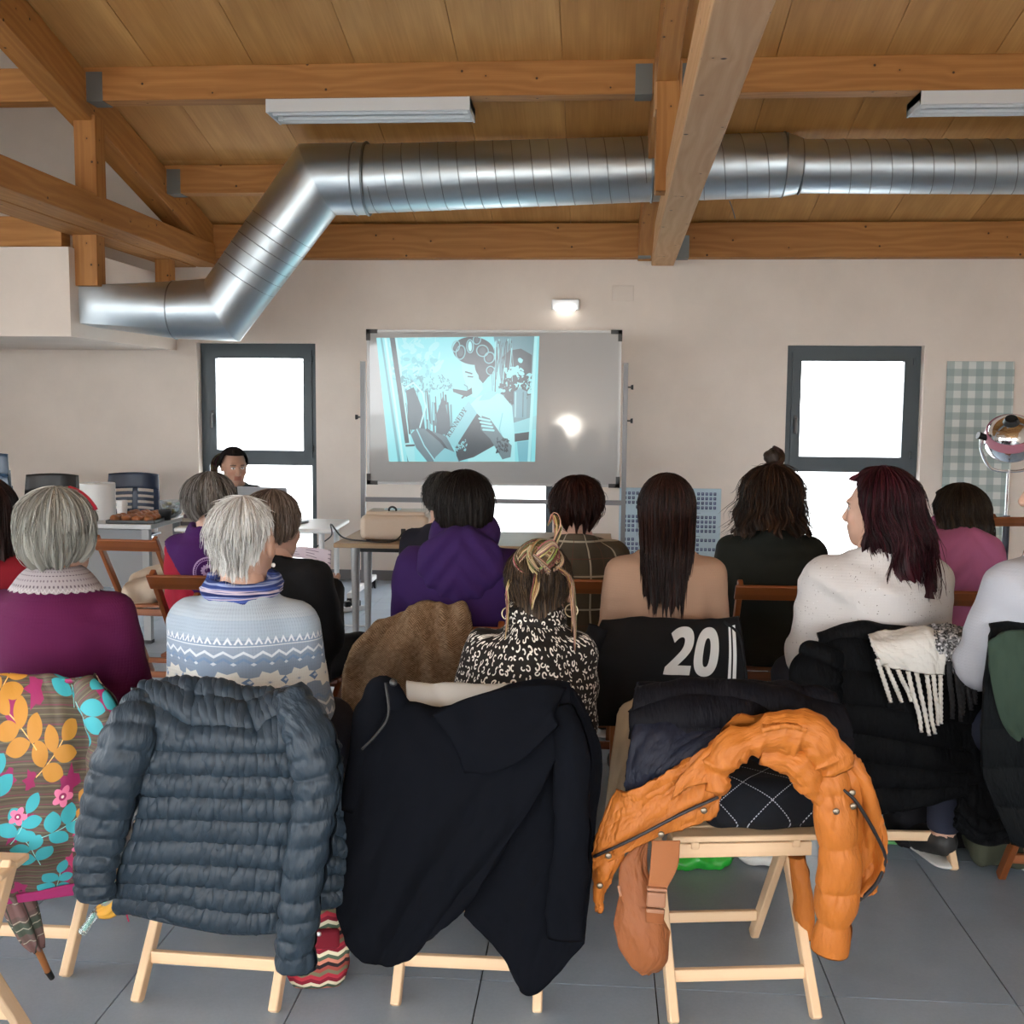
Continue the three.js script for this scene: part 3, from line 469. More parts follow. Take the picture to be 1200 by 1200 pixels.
    poly([[462, 340], [500, 352], [560, 430], [605, 470], [600, 520], [560, 530], [500, 440], [456, 400]], '#7f868e'); blot(560, 470, 30, '#3f4047', 40); for (let i = 0; i < 4; i++) line([[450 + i * 6, 352 + i * 16], [500 + i * 6, 362 + i * 14]], '#c4f4fa', 9);
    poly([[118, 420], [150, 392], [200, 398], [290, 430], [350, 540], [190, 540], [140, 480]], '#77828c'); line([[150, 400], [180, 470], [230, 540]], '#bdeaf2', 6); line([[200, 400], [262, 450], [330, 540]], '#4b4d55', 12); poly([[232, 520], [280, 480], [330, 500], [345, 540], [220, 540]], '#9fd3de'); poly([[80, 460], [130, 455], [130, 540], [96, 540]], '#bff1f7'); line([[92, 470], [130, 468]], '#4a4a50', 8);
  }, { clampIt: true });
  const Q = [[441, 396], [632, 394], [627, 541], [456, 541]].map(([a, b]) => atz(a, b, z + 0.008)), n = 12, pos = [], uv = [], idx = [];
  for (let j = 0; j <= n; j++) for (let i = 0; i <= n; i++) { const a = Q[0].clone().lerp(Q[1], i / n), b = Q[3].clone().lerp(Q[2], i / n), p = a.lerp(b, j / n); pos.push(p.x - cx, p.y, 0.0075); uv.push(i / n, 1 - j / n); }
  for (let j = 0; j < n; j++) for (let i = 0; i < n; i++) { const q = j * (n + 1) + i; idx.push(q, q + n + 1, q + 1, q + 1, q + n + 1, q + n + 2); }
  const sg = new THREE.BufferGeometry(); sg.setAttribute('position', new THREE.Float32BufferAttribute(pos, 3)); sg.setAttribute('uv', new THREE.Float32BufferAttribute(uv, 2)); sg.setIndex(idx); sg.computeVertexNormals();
  const m = mesh('projected_light_quad', sg, phys({ color: lin(0.05, 0.05, 0.05), emissive: lin(0.74, 1, 1), emissiveMap: art, emissiveIntensity: 0.56, roughness: 0.14 }), g); m.userData.label = 'self-lit cyan picture of a seated reader with hair rollers, in place of projector light';
  const rl = new THREE.RectAreaLight(lin(0.6, 0.95, 1), 0.7, 1.18, 0.92); rl.position.set(-1.05, 1.52, z + 0.03); rl.lookAt(-1.05, 1.52, z + 3); rl.name = 'projection_glow'; scene.add(rl);  // added area light for the cyan light the slide throws back
}
// ---------------------------------------------------------------- tables
const ashTop = std({ map: timberTex([176, 152, 122], [158, 132, 100], 0), roughness: 0.45 }), legGrey = std({ color: lin(0.36, 0.36, 0.36), roughness: 0.45, metalness: 0.2 });
function taperLeg(x, z, h, parent, mat, s = 0.028, e = 0.014) { const g = new THREE.CylinderGeometry(s, e, h, 14); g.translate(x, h / 2, z); return mesh('leg', g, mat, parent); }
{
  const t = thing('projector_table', 'pale wood table with tapered grey legs under the projector', 'table', [-0.66, 0, -6.21], 0);
  mesh('tabletop', rbox(1.5, 0.026, 0.68, 0.006, 2).translate(0, 0.722, 0), ashTop, t);
  mesh('apron', box(-0.66, 0.66, 0.655, 0.708, 0.05, 0.08), blackPlastic, t); mesh('apron', box(-0.66, 0.66, 0.655, 0.708, -0.28, -0.25), blackPlastic, t);
  for (const a of [-0.69, 0.69]) for (const b of [-0.28, 0.06]) { const l = taperLeg(a, b, 0.7, t, legGrey); mesh('foot_cap', cyl(V(a, 0, b), V(a, 0.02, b), 0.016, 0.016, 12), blackPlastic, l); }
  const p = thing('projector', 'beige projector on the pale wood table', 'projector', [-1.1, 0.736, -6.1], 0.04);
  const body = std({ color: lin(0.56, 0.45, 0.35), roughness: 0.5 });
  mesh('body', new RoundedBoxGeometry(0.38, 0.135, 0.28, 5, 0.035).translate(0, 0.075, 0), body, p);
  mesh('top_cover', new RoundedBoxGeometry(0.33, 0.03, 0.22, 4, 0.014).translate(0.0, 0.146, -0.01), body, p);
  mesh('window_strip', rbox(0.09, 0.004, 0.06, 0.001).translate(-0.03, 0.163, -0.03), std({ color: lin(0.45, 0.52, 0.56), roughness: 0.25 }), p);
  mesh('power_socket', rbox(0.026, 0.045, 0.012, 0.003).translate(0.05, 0.05, 0.138), blackPlastic, p);
  for (let i = 0; i < 3; i++) mesh('port', rbox(0.014, 0.007, 0.006, 0.001).translate(0.1 + i * 0.022, 0.075, 0.139), blackPlastic, p);
  mesh('lens_ring', cyl(V(0.1, 0.08, -0.13), V(0.1, 0.08, -0.165), 0.04, 0.036, 20), blackPlastic, p);
  mesh('dial', new THREE.TorusGeometry(0.02, 0.006, 8, 18).rotateX(0.4).translate(-0.02, 0.166, 0.06), blackPlastic, p);
  for (const s of [-1, 1]) mesh('foot', cyl(V(s * 0.15, 0, 0.08), V(s * 0.15, 0.012, 0.08), 0.014), blackPlastic, p);
  one('power_cable', merge([tube([atz(372, 640, -6.6), atz(388, 628, -6.45), V(-1.5, 0.8, -6.2), V(-1.4, 0.746, -6.05), V(-1.25, 0.742, -5.93), V(-1.1, 0.742, -5.91), V(-1.06, 0.765, -5.935), V(-1.05, 0.785, -5.95)], 0.0045, 60, 6)]), blackPlastic, 'thin black cable running from the laptop table to the projector', 'cable');
}
{
  const t = thing('laptop_table', 'small white table under the laptop', 'table', [-2.05, 0, -6.75], 0.05);
  mesh('tabletop', rbox(0.95, 0.028, 0.6, 0.012, 3).translate(0, 0.726, 0), whitePaint, t);
  for (const a of [-0.4, 0.4]) for (const b of [-0.24, 0.24]) taperLeg(a, b, 0.712, t, whitePaint, 0.018, 0.014);
  const l = thing('laptop', 'open grey laptop in front of the presenter', 'laptop', [-1.985, 0.741, -6.72], 2.9);
  const sil = std({ color: lin(0.26, 0.26, 0.265), metalness: 0.5, roughness: 0.4 });
  mesh('base', rbox(0.34, 0.016, 0.235, 0.006, 2).translate(0, 0.008, 0.02), sil, l);
  mesh('keyboard', rbox(0.29, 0.002, 0.1, 0.001).translate(0, 0.017, 0.0), blackPlastic, l);
  const lid = mesh('lid', rbox(0.34, 0.225, 0.008, 0.004, 2).translate(0, 0.1125, 0).rotateX(-0.2).translate(0, 0.016, -0.095), sil, l);
  mesh('screen', rbox(0.315, 0.195, 0.002, 0.0005).translate(0, 0.1125, 0.0052).rotateX(-0.2).translate(0, 0.016, -0.095), std({ color: lin(0.02, 0.02, 0.025), roughness: 0.2 }), lid);
  const bk = thing('book_stack', 'short stack of dark books on the white laptop table', 'books', [-2.42, 0.741, -6.62], 0.2);
  [[0.03, 0.02, 0.02], [0.2, 0.17, 0.13], [0.05, 0.03, 0.04]].forEach((c, i) => { const b = mesh('book', rbox(0.2 - i * 0.01, 0.022, 0.15, 0.002).translate(0.004 * i, 0.011 + i * 0.023, 0), std({ color: lin(...c), roughness: 0.6 }), bk); });
}
{
  // serving table
  const xr = -2.696, xl = -4.3, zf = -6.55, zb = -7.15, t = thing('serving_table', 'white table with a grey modesty panel set with paper roll and pastries', 'table', [(xl + xr) / 2, 0, (zf + zb) / 2]), W = xr - xl, D = zf - zb;
  mesh('tabletop', rbox(W, 0.03, D, 0.006, 2).translate(0, 0.725, 0), std({ color: lin(0.6, 0.61, 0.61), roughness: 0.28 }), t);
  mesh('modesty_panel', box(-W / 2 + 0.08, W / 2 - 0.07, 0.34, 0.7, D / 2 - 0.09, D / 2 - 0.075), std({ color: lin(0.27, 0.27, 0.275), roughness: 0.55 }), t);
  for (const a of [-W / 2 + 0.05, W / 2 - 0.05]) for (const b of [-D / 2 + 0.05, D / 2 - 0.05]) { const l = mesh('leg', box(a - 0.022, a + 0.022, 0.02, 0.71, b - 0.022, b + 0.022), legGrey, t); mesh('foot_cap', box(a - 0.024, a + 0.024, 0, 0.02, b - 0.024, b + 0.024), blackPlastic, l); }
  mesh('stretcher', box(-W / 2 + 0.05, W / 2 - 0.05, 0.3, 0.34, -D / 2 + 0.035, -D / 2 + 0.065), legGrey, t);
  const paper = std({ color: lin(0.72, 0.72, 0.71), roughness: 0.95, bumpMap: weave0(), bumpScale: 0.001 });
  const r = thing('paper_roll', 'large white paper towel roll standing on the serving table', 'paper roll', [-3.15, 0.741, -6.82]);
  mesh('roll', lathe([[0.024, 0.0], [0.104, 0.0], [0.107, 0.004], [0.107, 0.226], [0.104, 0.23], [0.024, 0.23], [0.024, 0.0]], 48), paper, r); mesh('core', new THREE.CylinderGeometry(0.024, 0.024, 0.228, 20, 1, true).translate(0, 0.115, 0), std({ color: lin(0.35, 0.24, 0.15), roughness: 0.9, side: THREE.DoubleSide }), r);
  const cups = thing('paper_cups', 'nested stack of white paper cups beside the paper roll', 'cups', [-2.985, 0.741, -6.8]);
  for (let i = 0; i < 4; i++) mesh('cup', lathe([[0.0, 0.0], [0.026, 0.0], [0.034, 0.085], [0.036, 0.087], [0.033, 0.086], [0.0255, 0.003]], 24).translate(0, i * 0.012, 0), std({ color: lin(0.78, 0.78, 0.77), roughness: 0.7, side: THREE.DoubleSide }), cups);
  const tray = (x, z, nm, lab, k) => { const g = thing('pastry_tray', lab, 'tray', [x, 0.741, z], 0.06); mesh('tray', merge([rbox(0.3, 0.008, 0.19, 0.003).translate(0, 0.006, 0), box(-0.15, 0.15, 0.004, 0.022, 0.09, 0.095), box(-0.15, 0.15, 0.004, 0.022, -0.095, -0.09), box(-0.15, -0.145, 0.004, 0.022, -0.095, 0.095), box(0.145, 0.15, 0.004, 0.022, -0.095, 0.095)]), std({ color: lin(0.03, 0.028, 0.026), roughness: 0.4 }), g); return g; };
  const bun = std({ color: lin(0.42, 0.17, 0.06), roughness: 0.5, map: dtex(64, 64, (u, v) => { const n = tileNoise(u, v, 4, 3) * 60; return [225 + n * 0.4, 205 + n, 190 + n]; }) });
  reseed(8);
  [[-2.84, -6.66, 'flat black tray of small glazed pastries at the edge of the serving table'], [-2.86, -6.9, 'black tray of small pastries behind the other pastry tray']].forEach(([x, z, lab], q) => { tray(x, z, 'a', lab); for (let i = 0; i < 4; i++) for (let j = 0; j < 3; j++) { const g = new THREE.SphereGeometry(0.034, 16, 10); g.scale(1, 0.62, 0.8); const P = g.attributes.position; for (let k = 0; k < P.count; k++) { const f = 1 + 0.12 * noise(P.getX(k) * 60 + i, P.getY(k) * 60, P.getZ(k) * 60 + j); P.setXYZ(k, P.getX(k) * f, P.getY(k) * f, P.getZ(k) * f); } g.computeVertexNormals(); const m = one('pastry', g, bun, q ? 'small brown pastry on the tray behind the other tray' : 'small glazed pastry on the tray at the table edge', 'pastry', q ? 'pastries on the back tray' : 'pastries on the front tray'); m.position.set(x - 0.105 + i * 0.07, 0.741 + 0.031, z - 0.06 + j * 0.06); m.rotation.y = rnd(3); } });
  const jar = thing('sweet_bowl', 'clear glass bowl of sweets on the serving table', 'bowl', [-2.78, 0.741, -7.085]);
  mesh('bowl', lathe([[0.0, 0.0], [0.05, 0.0], [0.07, 0.02], [0.078, 0.1], [0.074, 0.1], [0.066, 0.024], [0.0, 0.006]], 32), phys({ color: lin(0.85, 0.92, 0.95), transmission: 0.8, roughness: 0.05, thickness: 0.01 }), jar);
  const tub = thing('dark_tub', 'small dark round tub between pastries and glass bowl', 'tub', [-2.715, 0.741, -6.82]); mesh('tub', lathe([[0, 0], [0.034, 0], [0.042, 0.065], [0.038, 0.066], [0.032, 0.006], [0, 0.005]], 24), blackPlastic, tub);
  reseed(15); for (let i = 0; i < 14; i++) { const m = one('sweet', new THREE.SphereGeometry(0.014, 10, 8).scale(1.3, 0.8, 0.9), std({ color: lin(...[[0.5, 0.4, 0.1], [0.2, 0.4, 0.3], [0.5, 0.45, 0.4]][i % 3]), roughness: 0.4 }), 'small wrapped sweet in the clear glass bowl', 'sweet', 'sweets in the glass bowl'); const a = i * 2.4; m.position.set(-2.78 + Math.cos(a) * (0.02 + 0.025 * (i % 2)), 0.741 + 0.02 + 0.018 * Math.floor(i / 4), -7.085 + Math.sin(a) * (0.02 + 0.025 * (i % 2))); m.rotation.set(rnd(3), rnd(3), 0); }
}
function weave0() { return dtex(64, 64, (u, v) => 128 + 100 * tileNoise(u, v, 16, 2), { rx: 20, ry: 20, srgb: false }); }
// ---------------------------------------------------------------- plastic chairs by the wall
function shellChair(x, z, turn, col, label, y = 0, group) {
  const g = thing('stacking_chair', label, 'chair', [x, y, z], turn, group), m = std({ color: lin(...col), roughness: 0.4 });
  const back = []; for (let j = 0; j <= 6; j++) { const r = []; for (let i = 0; i <= 6; i++) { const u = i / 6 * 2 - 1, v = j / 6; r.push([u * mix(0.2, 0.23, v) , mix(0.92, 0.52, v), -0.2 + v * 0.06 + 0.05 * u * u - 0.0]); } back.push(r); }
  // backrest in strips, so that the slots between are open
  const strip = (v0, v1, u0 = -1, u1 = 1) => { const net = []; for (let j = 0; j <= 3; j++) { const v = mix(v0, v1, j / 3), r = []; for (let i = 0; i <= 4; i++) { const u = mix(u0, u1, i / 4); r.push([u * mix(0.2, 0.225, v), mix(0.93, 0.52, v) - 0.01 * u * u, -0.22 + v * 0.05 - 0.05 * (u * u - 1) * -1]); } net.push(r); } return sheet(net, { world: true, nu: 14, nv: 6, th: 0.014 }); };
  mesh('backrest', merge([strip(0, 0.3), strip(0.3, 0.72, -1, -0.78), strip(0.3, 0.72, -0.1, 0.1), strip(0.3, 0.72, 0.78, 1), ...[0.36, 0.47, 0.58, 0.69].flatMap((v) => [strip(v, v + 0.06, -0.8, -0.08), strip(v, v + 0.06, 0.08, 0.8)]), strip(0.72, 1)]), m, g);
  const seat = []; for (let j = 0; j <= 4; j++) { const r = []; for (let i = 0; i <= 4; i++) { const u = i / 4 * 2 - 1, v = j / 4; r.push([u * 0.225, 0.45 + 0.012 * u * u - (v > 0.8 ? 0.02 : 0), -0.19 + v * 0.42]); } seat.push(r); }
  mesh('seat', sheet(seat, { world: true, nu: 16, nv: 16, th: 0.014 }), m, g);
  const st = std({ color: lin(0.5, 0.51, 0.52), metalness: 0.9, roughness: 0.3 });
  for (const s of [-1, 1]) { mesh('leg', tube([V(s * 0.21, 0, 0.22), V(s * 0.2, 0.43, 0.17), V(s * 0.2, 0.44, -0.12)], 0.011, 20, 8), st, g); mesh('leg', tube([V(s * 0.22, 0, -0.28), V(s * 0.2, 0.44, -0.15), V(s * 0.2, 0.62, -0.185)], 0.011, 20, 8), st, g); }
  mesh('crossbar', cyl(V(-0.2, 0.43, 0.1), V(0.2, 0.43, 0.1), 0.01), st, g);
}
shellChair(-4.14, -8.0, Math.PI * 0.02 + 0, [0.012, 0.011, 0.011], 'black plastic stacking chair with slotted back behind the serving table');
shellChair(-3.62, -8.25, 0.0, [0.008, 0.02, 0.05], 'navy plastic stacking chair with slotted back behind the serving table');
for (let k = 0; k < 4; k++) shellChair(-3.4, -5.75 + k * 0.02, 0.25, [0.01, 0.03, 0.06], ['lowest', 'second from the floor', 'third from the floor', 'topmost'][k] + ' dark blue chair of the stack by the serving table', k * 0.09, 'stacked dark blue chairs');
// ---------------------------------------------------------------- on the wall
{
  const poster = ctex(1024, 720, (c, w, h) => {
    c.fillStyle = '#b7ccd6'; c.fillRect(0, 0, w, h); reseed(33); const k = 39;
    for (let r = 0; r < 14; r++) { if (r === 4 || r === 9) continue; const y = 40 + r * 47 + (r > 4 ? 4 : 0); for (let i = 0; i < 23; i++) { if (rnd() < 0.07 || (r === 3 && i < 3) || (r > 9 && i > 18 && r % 2)) continue; const x = 46 + i * 41; c.fillStyle = ['#46527a', '#3f4a70', '#525e86', '#394365'][Math.floor(rnd(4))]; c.fillRect(x, y, 27, 31); c.fillStyle = '#8e97ab'; c.beginPath(); c.ellipse(x + 13, y + 12, 6, 7, 0, 0, 7); c.fill(); } }
    c.fillStyle = '#5b6b78'; for (const [x, y] of [[690, 236], [690, 475], [690, 690], [200, 236], [200, 475]]) { c.fillRect(x, y, 60, 6); c.fillRect(x + 20, y + 12, 110, 4); }
  }, { clampIt: true });
  const g = new RoundedBoxGeometry(0.828, 0.58, 0.008, 1, 0.002); const uv = g.attributes.uv, P = g.attributes.position; for (let i = 0; i < uv.count; i++) uv.setXY(i, P.getX(i) / 0.828 + 0.5, P.getY(i) / 0.58 + 0.5); g.translate(0.602, 0.522, WZ + 0.006);
  one('photo_poster', g, std({ map: poster, roughness: 0.5 }), 'pale blue poster with rows of small portraits low on the wall', 'poster');
  const ging = ctex(256, 256, (c, w, h) => { c.fillStyle = '#d8dbd5'; c.fillRect(0, 0, w, h); c.fillStyle = 'rgba(135,152,150,0.5)'; c.fillRect(0, 0, w / 2, h); c.fillRect(0, 0, w, h / 2); for (let i = 0; i < 64; i++) { c.fillStyle = 'rgba(255,255,255,0.06)'; c.fillRect(0, i * 4, w, 1); } }, { rx: 1 / 0.115, ry: 1 / 0.115 });
  const net = []; for (let j = 0; j <= 4; j++) { const r = []; for (let i = 0; i <= 6; i++) r.push([mix(2.765 + 0.0 * j, 3.285 + 0.004 * j, i / 6), mix(1.855, 0.3, j / 4), WZ + 0.02 + 0.006 * Math.sin(i * 2.1 + j * 0.5)]); net.push(r); }
  one('gingham_panel', sheet(net, { world: true, nu: 30, nv: 60, th: 0.006 }), cloth0(ging), 'long grey and white gingham cloth panel hanging on the wall', 'wall hanging');
}
function cloth0(map) { return phys({ map, roughness: 0.9, side: THREE.DoubleSide }); }
// ---------------------------------------------------------------- hooded hair dryer on a stand
{
  const chrome = phys({ color: lin(0.82, 0.83, 0.85), metalness: 1, roughness: 0.1 }), x = 2.86, z = -8.0, d = thing('hood_dryer', 'chrome retro hood hair dryer on a wheeled pole beside the gingham panel', 'hair dryer', [x, 0, z]);
  const domeP = []; for (let i = 0; i <= 20; i++) { const a = i / 20 * 1.95; domeP.push([Math.max(0.001, 0.175 * Math.sin(a)), 0.175 * Math.cos(a)]); } for (let i = 20; i >= 0; i--) { const a = i / 20 * 1.95; domeP.push([Math.max(0.001, 0.168 * Math.sin(a)), 0.168 * Math.cos(a)]); }
  const tilt = (g) => g.rotateX(0.75).rotateY(-0.35).translate(0, 1.27, 0);
  mesh('hood', tilt(lathe(domeP, 40)), chrome, d);
  mesh('band', tilt(lathe([[0.15, 0.094], [0.157, 0.096], [0.1735, 0.035], [0.169, 0.032], [0.15, 0.094]], 40)), std({ color: lin(0.5, 0.2, 0.26), roughness: 0.4 }), d);
  mesh('top_cap', tilt(merge([cyl(V(0, 0.165, 0), V(0, 0.2, 0), 0.055, 0.04, 20), cyl(V(0.03, 0.19, 0.02), V(0.03, 0.215, 0.02), 0.012)])), blackPlastic, d);
  mesh('fork', merge([tube([V(-0.205, 1.3, 0.03), V(-0.2, 1.2, 0.02), V(-0.12, 1.07, 0), V(0, 1.05, 0), V(0.12, 1.07, 0), V(0.2, 1.2, 0.02), V(0.205, 1.3, 0.03)], 0.011, 40, 8)]), chrome, d);
  for (const s of [-1, 1]) mesh('pivot', cyl(V(s * 0.165, 1.28, 0.02), V(s * 0.23, 1.3, 0.03), 0.022, 0.026, 14), blackPlastic, d);
  mesh('pole', cyl(V(0, 0.7, 0), V(0, 1.06, 0), 0.013), chrome, d); mesh('sleeve', cyl(V(0, 0.12, 0), V(0, 0.74, 0), 0.024), std({ color: lin(0.03, 0.035, 0.06), roughness: 0.35 }), d);
  mesh('hub', cyl(V(0, 0.07, 0), V(0, 0.14, 0), 0.05, 0.035), chrome, d);
  for (let i = 0; i < 5; i++) { const a = i * 1.2566, e = V(Math.cos(a) * 0.28, 0.06, Math.sin(a) * 0.28), f = mesh('foot', cyl(V(0, 0.1, 0), e, 0.018, 0.012, 10), chrome, d); mesh('caster', cyl(V(e.x - 0.012, 0.026, e.z), V(e.x + 0.012, 0.026, e.z), 0.026, 0.026, 14), blackPlastic, f); }
}
// extension lead on the floor by the stand
{
  const e = thing('power_strip', 'white power strip with black plugs on the floor by the projector table', 'power strip', [-1.78, 0, -7.75], 0.7);
  mesh('strip', rbox(0.3, 0.035, 0.055, 0.008, 2).translate(0, 0.018, 0), whitePaint, e); for (const s of [-0.08, 0.02, 0.1]) mesh('plug', rbox(0.04, 0.045, 0.04, 0.008, 2).translate(s, 0.055, 0), blackPlastic, e);
  mesh('lead', tube([V(-0.15, 0.018, 0), V(-0.3, 0.008, 0.2), V(-0.2, 0.006, 0.5), V(0.2, 0.006, 0.7)], 0.005, 40, 6), whitePaint, e);
}

// ---------------------------------------------------------------- globe lamp added behind the camera to put the glare on the whiteboard
{
  const L = thing('added_floor_lamp', 'added white globe lamp on a thin black stand, unseen behind the camera, lit for the board glare', 'lamp', [-0.506, 0, 2.5]);
  mesh('base', lathe([[0, 0], [0.15, 0], [0.15, 0.015], [0.02, 0.03], [0, 0.03]], 32), blackPlastic, L); mesh('pole', cyl(V(0, 0.03, 0), V(0, 0.93, 0), 0.011), blackPlastic, L);
  mesh('added_lamp_globe', new THREE.SphereGeometry(0.2, 32, 20).scale(1.15, 0.95, 1.15).translate(0, 1.125, 0), phys({ color: 0xffffff, emissive: lin(1, 0.93, 0.82), emissiveIntensity: 20, roughness: 0.5 }), L);
  const p = new THREE.PointLight(lin(1, 0.93, 0.82), 1.0); p.position.set(-0.506, 1.125, 2.5); p.castShadow = true; p.name = 'added_globe_glow'; scene.add(p);  // point light added along with the unseen globe
}
// ---------------------------------------------------------------- folding chairs
const chairProto = {};
function chairParts(mat, parent, low = false) {
  const geos = chairProto[low] ??= (() => {
    const g = {};
    const A0 = (s) => V(s * 0.176, 0, 0.205), A1 = (s) => V(s * 0.17, 0.462, -0.145), B0 = (s) => V(s * 0.147, 0, -0.235), B1 = (s) => low ? V(s * 0.148, 0.745, 0.258) : V(s * 0.15, 0.82, 0.335);
    g.rear = [-1, 1].map((s) => bar(A0(s), A1(s), 0.024, 0.038, 0.005, V(0, 0.5, 1)));
    g.front = [-1, 1].map((s) => bar(B0(s), B1(s), 0.022, 0.036, 0.005, V(0, 0.5, 1)));
    const ad = A1(1).sub(A0(1)), bd = B1(1).sub(B0(1)), on = (p, d, h) => p.clone().addScaledVector(d, h / d.y);
    const ra = on(A0(1), ad, 0.088), rb = on(B0(1), bd, 0.085), rc = on(A0(1), ad, 0.405), rt = on(B0(1), bd, low ? 0.705 : 0.78), rm = on(B0(1), bd, low ? 0.62 : 0.665);
    g.rung = [bar(V(-ra.x + 0.01, ra.y, ra.z), V(ra.x - 0.01, ra.y, ra.z), 0.018, 0.032, 0.004), bar(V(-rb.x + 0.01, rb.y, rb.z), V(rb.x - 0.01, rb.y, rb.z), 0.018, 0.03, 0.004)];
    g.rail = [bar(V(-0.165, 0.415, 0.155), V(0.165, 0.415, 0.155), 0.022, 0.036, 0.004), bar(V(-0.16, 0.42, -0.16), V(0.16, 0.42, -0.16), 0.022, 0.03, 0.004)];
    g.slat = []; for (let i = 0; i < 6; i++) { const z = 0.155 - i * 0.066; g.slat.push(bar(V(-0.185, 0.45, z), V(0.185, 0.45, z), 0.058, 0.016, 0.005)); }
    g.side = [-1, 1].map((s) => bar(V(s * 0.125, 0.432, 0.17), V(s * 0.125, 0.432, -0.2), 0.02, 0.024, 0.003));
    g.back = [bar(V(low ? -0.155 : -0.17, rt.y, rt.z + 0.02), V(low ? 0.155 : 0.17, rt.y, rt.z + 0.02), 0.014, 0.075, 0.005, V(0, 0.79, 0.62)), bar(V(-0.165, rm.y, rm.z + 0.02), V(0.165, rm.y, rm.z + 0.02), 0.014, 0.05, 0.005, V(0, 0.79, 0.62))];
    return g;
  })();
  geos.rear.forEach((g) => mesh('leg', g, mat, parent)); geos.front.forEach((g) => mesh('back_post', g, mat, parent));
  geos.rung.forEach((g) => mesh('rung', g, mat, parent)); geos.rail.forEach((g) => mesh('seat_rail', g, mat, parent)); geos.side.forEach((g) => mesh('seat_bearer', g, mat, parent));
  geos.slat.forEach((g) => mesh('seat_slat', g, mat, parent)); geos.back.slice(0, 1).forEach((g) => mesh('back_slat', g, mat, parent));
  return parent;
}
function foldingChair(x, z, turn, mat, label, group) { return chairParts(mat, thing('folding_chair', label, 'chair', [x, 0, z], turn, group), mat === beechMat || /tweed|jersey|lined coat/.test(label)); }
// ---------------------------------------------------------------- people
const smin = (a, b, k) => { const h = Math.max(k - Math.abs(a - b), 0) / k; return Math.min(a, b) - h * h * k * 0.25; };
function cone(ax, ay, az, ar, bx, by, bz, br) {   // distance to a tapered capsule
  const dx = bx - ax, dy = by - ay, dz = bz - az, L = dx * dx + dy * dy + dz * dz;
  return (x, y, z) => { const t = clamp(((x - ax) * dx + (y - ay) * dy + (z - az) * dz) / L); return Math.hypot(x - ax - dx * t, y - ay - dy * t, z - az - dz * t) - (ar + (br - ar) * t); };
}
const ell = (cx, cy, cz, rx, ry, rz) => { const m = Math.min(rx, ry, rz); return (x, y, z) => { const a = (x - cx) / rx, b = (y - cy) / ry, c = (z - cz) / rz, k = Math.hypot(a, b, c), g = Math.hypot(a / rx, b / ry, c / rz); return g < 1e-9 ? -m : k * (k - 1) / g; }; };
const union = (list, k) => (x, y, z) => { let d = 1e9; for (const f of list) d = smin(d, f(x, y, z), k); return d; };

// head, centre at the origin, facing -z
const headSDF = (() => {
  const cran = ell(0, 0.03, 0.014, 0.075, 0.086, 0.096), face = ell(0, -0.03, -0.022, 0.062, 0.088, 0.072), jaw = ell(0, -0.07, -0.035, 0.048, 0.045, 0.055), chin = ell(0, -0.1, -0.066, 0.02, 0.018, 0.018);
  const nose = cone(0, 0.012, -0.088, 0.008, 0, -0.026, -0.108, 0.0115), nosb = ell(0, -0.033, -0.1, 0.018, 0.010, 0.014), brow = ell(0, 0.028, -0.078, 0.05, 0.012, 0.02);
  const cheeks = [-1, 1].map((s) => ell(s * 0.042, -0.025, -0.066, 0.02, 0.02, 0.018)), ears = [-1, 1].map((s) => ell(s * 0.079, -0.002, 0.012, 0.009, 0.033, 0.021)), earin = [-1, 1].map((s) => ell(s * 0.089, 0.0, 0.006, 0.008, 0.02, 0.011));
  const sock = [-1, 1].map((s) => ell(s * 0.032, 0.006, -0.096, 0.018, 0.011, 0.016)), eyes = [-1, 1].map((s) => ell(s * 0.031, 0.005, -0.0745, 0.0135, 0.0125, 0.0125));
  const lipU = ell(0, -0.057, -0.0905, 0.023, 0.006, 0.011), lipL = ell(0, -0.068, -0.088, 0.02, 0.007, 0.011), neck = cone(0, -0.05, 0.022, 0.054, 0, -0.15, 0.03, 0.055);
  return (x, y, z) => {
    let d = smin(cran(x, y, z), face(x, y, z), 0.035); d = smin(d, jaw(x, y, z), 0.03); d = smin(d, chin(x, y, z), 0.025); d = smin(d, brow(x, y, z), 0.015); for (const f of cheeks) d = smin(d, f(x, y, z), 0.02);
    for (const f of sock) d = -smin(-d, f(x, y, z), 0.008); d = smin(d, nose(x, y, z), 0.012); d = smin(d, nosb(x, y, z), 0.008); d = smin(d, lipU(x, y, z), 0.004); d = smin(d, lipL(x, y, z), 0.004);
    for (const f of eyes) d = Math.min(d, f(x, y, z)); let e = Math.min(ears[0](x, y, z), ears[1](x, y, z)); e = Math.max(e, -Math.min(earin[0](x, y, z), earin[1](x, y, z))); d = smin(d, e, 0.008);
    return smin(d, neck(x, y, z), 0.03);
  };
})();
const headGeo = nets(headSDF, [-0.11, -0.17, -0.135], [0.11, 0.135, 0.13], 0.0042);
